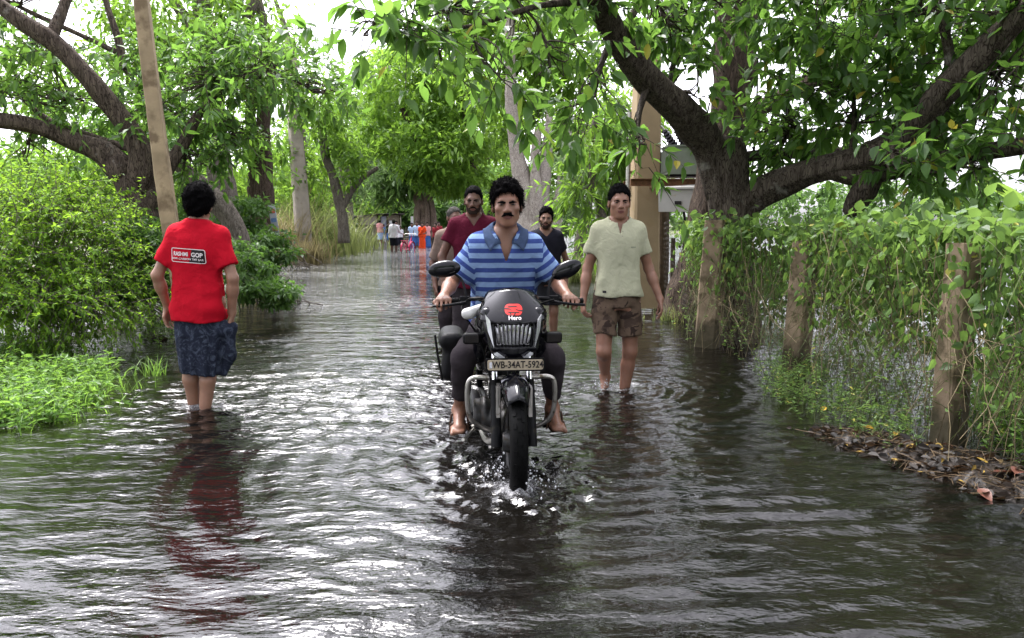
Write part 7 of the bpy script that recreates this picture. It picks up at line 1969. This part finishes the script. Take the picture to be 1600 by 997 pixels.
# ------------------------------------------------------------------ people far down the road
def far_man(px, d, label, yaw, H, skin, top, bottom, kind, **kw):
    b = W(px, 351 + CAM_H * FPX / d, d); root_ = empty('person', (b.x, b.y, kw.pop('z', -.2)), yaw, label, 'person', 'people far down the road')
    m_ = Man(root_, H, skin, res=.022, fine=.017, **kw); m_.body(); m_.hair(vol=.012, noise_amp=.002, res=.014)
    if top is not None: m_.shirt(top, .86 * m_.s, kw.get('sl', .6) if kind != 'long' else 1.9, fat=1.0, seed=int(px), res=.018)
    if kind in ('trousers', 'long'): m_.pants(bottom, 1.45, r=(.10, .085, .07), seed=3, res=.018, wr=(.165, .12))
    elif kind == 'shorts': m_.pants(bottom, .95, r=(.10, .10, .1), seed=3, res=.014, name='shorts', wr=(.165, .12))
    else:
        rows_ = [(.16, 0, 0, .20, .16), (.5, 0, 0, .19, .15), (.86, 0, 0, .175, .13), (1.0, 0, 0, .165, .12)] if kind != 'lungi' else [(.40, 0, 0, .18, .14), (.6, 0, 0, .185, .145), (.92, 0, 0, .170, .128), (1.0, 0, 0, .165, .12)]
        m_.wrap(bottom, [(z_ * m_.s, x_, y_, a_ * m_.s, b_ * m_.s) for z_, x_, y_, a_, b_ in rows_], seed=int(px) % 50, res=.014, name={'lungi': 'lungi', 'sari': 'sari', 'skirt': 'skirt'}[kind])
    return m_
C_WHITE = cloth_mat('white_shirt', (.85, .83, .88), .05); C_DK = cloth_mat('dark_shorts', (.02, .02, .03), .2); C_ORANGE = cloth_mat('orange_sari', (.85, .09, .025), .2); C_PINK = cloth_mat('pink_cloth', (.85, .40, .40), .1)
C_LB = cloth_mat('light_blue_cloth', (.5, .65, .9), .1); C_BLUE = cloth_mat('blue_cloth', (.06, .16, .45), .15); C_MR = cloth_mat('maroon_cloth', (.25, .03, .04), .2); C_BK = cloth_mat('black_cloth', (.015, .015, .018), .2); C_TEAL = cloth_mat('teal_cloth', (.12, .38, .45), .1)
far_man(616, 34, 'man in white long sleeved shirt and dark shorts pushing the pink bicycle', rad(172), 1.68, SK_DARK, C_WHITE, C_DK, 'shorts', ea=(-.27, -.06, 1.12), wa=(-.36, -.28, 1.02), sl=1.8)
m_ = far_man(660, 40, 'woman in orange red sari wading towards the camera', rad(6), 1.56, SK_DARK, C_ORANGE, C_ORANGE, 'sari', wb=(.10, -.16, .98), eb=(.22, .0, 1.0))
F = SDF((-.3, -.26, .5), (.3, .26, 1.5), .014); F.chain([V3(.12, -.08, 1.32), V3(.0, -.15, 1.16), V3(-.12, -.13, .98), V3(-.16, .0, .9)], [.05, .055, .055, .05], .03); F.chain([V3(.12, -.06, 1.32), V3(.13, .10, 1.2), V3(.14, .12, .8)], [.05, .05, .06], .03)
link('sari_drape', F.mesh('sari_drape', C_ORANGE), m_.root)
far_man(652, 41.5, 'person in pale blue shirt walking left of the orange sari', rad(-5), 1.62, SK_DARK, C_LB, C_BLUE, 'trousers')
far_man(644, 43, 'woman in blue dress with pink scarf left of the group', rad(8), 1.55, SK_DARK, C_LB, C_BLUE, 'skirt')
far_man(668, 43.5, 'person in brown pink clothes half hidden behind the orange sari', rad(4), 1.58, SK_DARK, C_PINK, C_BLUE, 'skirt')
far_man(681, 40.5, 'woman in maroon top and black skirt standing at the right of the far group', rad(-20), 1.52, SK_DARK, C_MR, C_BK, 'skirt', eb=(.24, -.05, 1.0), wb=(.12, -.2, .98))
far_man(686, 41.8, 'person with teal trousers close behind the maroon topped woman', rad(10), 1.60, SK_DARK, C_MR, C_TEAL, 'trousers')
far_man(594, 49, 'man in pink shirt and white lungi with back turned before the hut', rad(185), 1.68, SK_MID, C_PINK, C_LB, 'lungi', z=-.12)
far_man(600, 50, 'person in bright blue shirt beside the pink shirted man', rad(150), 1.40, SK_DARK, C_BLUE, C_WHITE, 'trousers', z=-.12)
far_man(608, 52, 'person in dark blue clothes standing at the hut doorway', rad(20), 1.50, SK_DARK, C_BK, C_BLUE, 'trousers', z=-.1)
far_man(620, 46, 'person in white shirt walking beyond the bicycle', rad(0), 1.66, SK_DARK, C_WHITE, C_DK, 'trousers')
far_man(626, 45, 'child in white top to the right beyond the bicycle', rad(0), 1.35, SK_DARK, C_WHITE, C_DK, 'trousers')
# pink bicycle, seen from behind
M_PINK = simple('bicycle_pink', (.62, .03, .12), .35, var=.12)
b = W(638, 351 + CAM_H * FPX / 33.8, 33.8); bk = empty('bicycle', (b.x, b.y, -.2), rad(-14), 'pink bicycle wheeled through the water by the white shirted man', 'bicycle')
for y_ in (-.5, .5):
    e = empty('wheel', (0, y_, .33)); e.parent = bk
    mb = MB(); mb.lathe([(.33 + .022 * math.cos(a_), .022 * math.sin(a_)) for a_ in np.linspace(0, 2 * math.pi, 9)[:-1]], 36, axis='x', closed=True); mb.build('tyre', M_RUBBER, e)
    mb = MB(); mb.lathe([(.305 + .012 * math.cos(a_), .014 * math.sin(a_)) for a_ in np.linspace(0, 2 * math.pi, 7)[:-1]], 36, axis='x', closed=True); mb.build('rim', M_PINK, e)
    mb = MB()
    for k in range(14):
        a_ = 2 * math.pi * k / 14; mb.tube([(.02 * (-1) ** k, 0, 0), (0, math.cos(a_) * .3, math.sin(a_) * .3)], .004, 4)
    mb.build('spokes', M_STEEL, e, kind='stuff')
    mb = MB(); V, F = [], []
    for i in range(14):
        a_ = rad(-10 + 150 * i / 13); 
        for s_ in (-.035, 0, .035): V.append((s_, y_ - .37 * math.cos(a_) * (1 if y_ < 0 else 1), .33 + .375 * math.sin(a_) - abs(s_) * .3))
    for i in range(13):
        q = i * 3; F += [(q, q + 1, q + 4, q + 3), (q + 1, q + 2, q + 5, q + 4)]
    mb.add(V, F); mb.build('mudguard', M_PINK, bk)
mb = MB(); mb.tube([(0, .5, .33), (0, .42, .72), (0, .38, .98)], .02, 8); mb.tube([(0, .40, .86), (0, -.02, .42), (0, -.12, .82)], .02, 8); mb.tube([(0, -.02, .42), (0, .41, .70)], .018, 8)
for s_ in (-.06, .06): mb.tube([(s_, -.5, .33), (s_ * .5, -.02, .36)], .012, 6); mb.tube([(s_, -.5, .33), (s_ * .4, -.12, .75)], .012, 6)
mb.build('frame', M_PINK, bk)
mb = MB(); mb.tube([(-.29, .22, 1.0), (-.22, .32, 1.04), (0, .38, 1.02), (.22, .32, 1.04), (.29, .22, 1.0)], .014, 8); mb.build('handlebar', M_STEEL, bk)
F = SDF((-.16, -.36, .78), (.16, .1, .98), .012); F.ell((0, -.16, .88), (.10, .13, .035), 0); F.cap((0, -.1, .88), (0, .02, .87), .035, .025, .03); link('saddle', F.mesh('saddle', M_SEAT), bk)
mb = MB(); mb.box((0, -.52, .74), (.13, .36, .02)); mb.tube([(.05, -.5, .33), (.06, -.52, .73)], .008, 5); mb.tube([(-.05, -.5, .33), (-.06, -.52, .73)], .008, 5); mb.build('carrier_rack', M_PINK, bk)
# ------------------------------------------------------------------ overhead wires and hanging runners
t = empty('hanging_cables', W(1185, 300, 8.3), label='dark hanging cable loops beside the forked trunk', cat='cable')
o_ = W(1185, 300, 8.3)
for pts in ([(1184, 90), (1182, 180), (1178, 240), (1172, 290)], [(1176, 230), (1190, 262), (1205, 288)], [(1230, 150), (1228, 220), (1238, 260)]):
    mb = MB(); mb.tube([tuple(W(a_, b_, 8.3 - .1) - o_) for a_, b_ in spline(pts, 10)], .010, 6); mb.build('cable', M_INSUL, t)
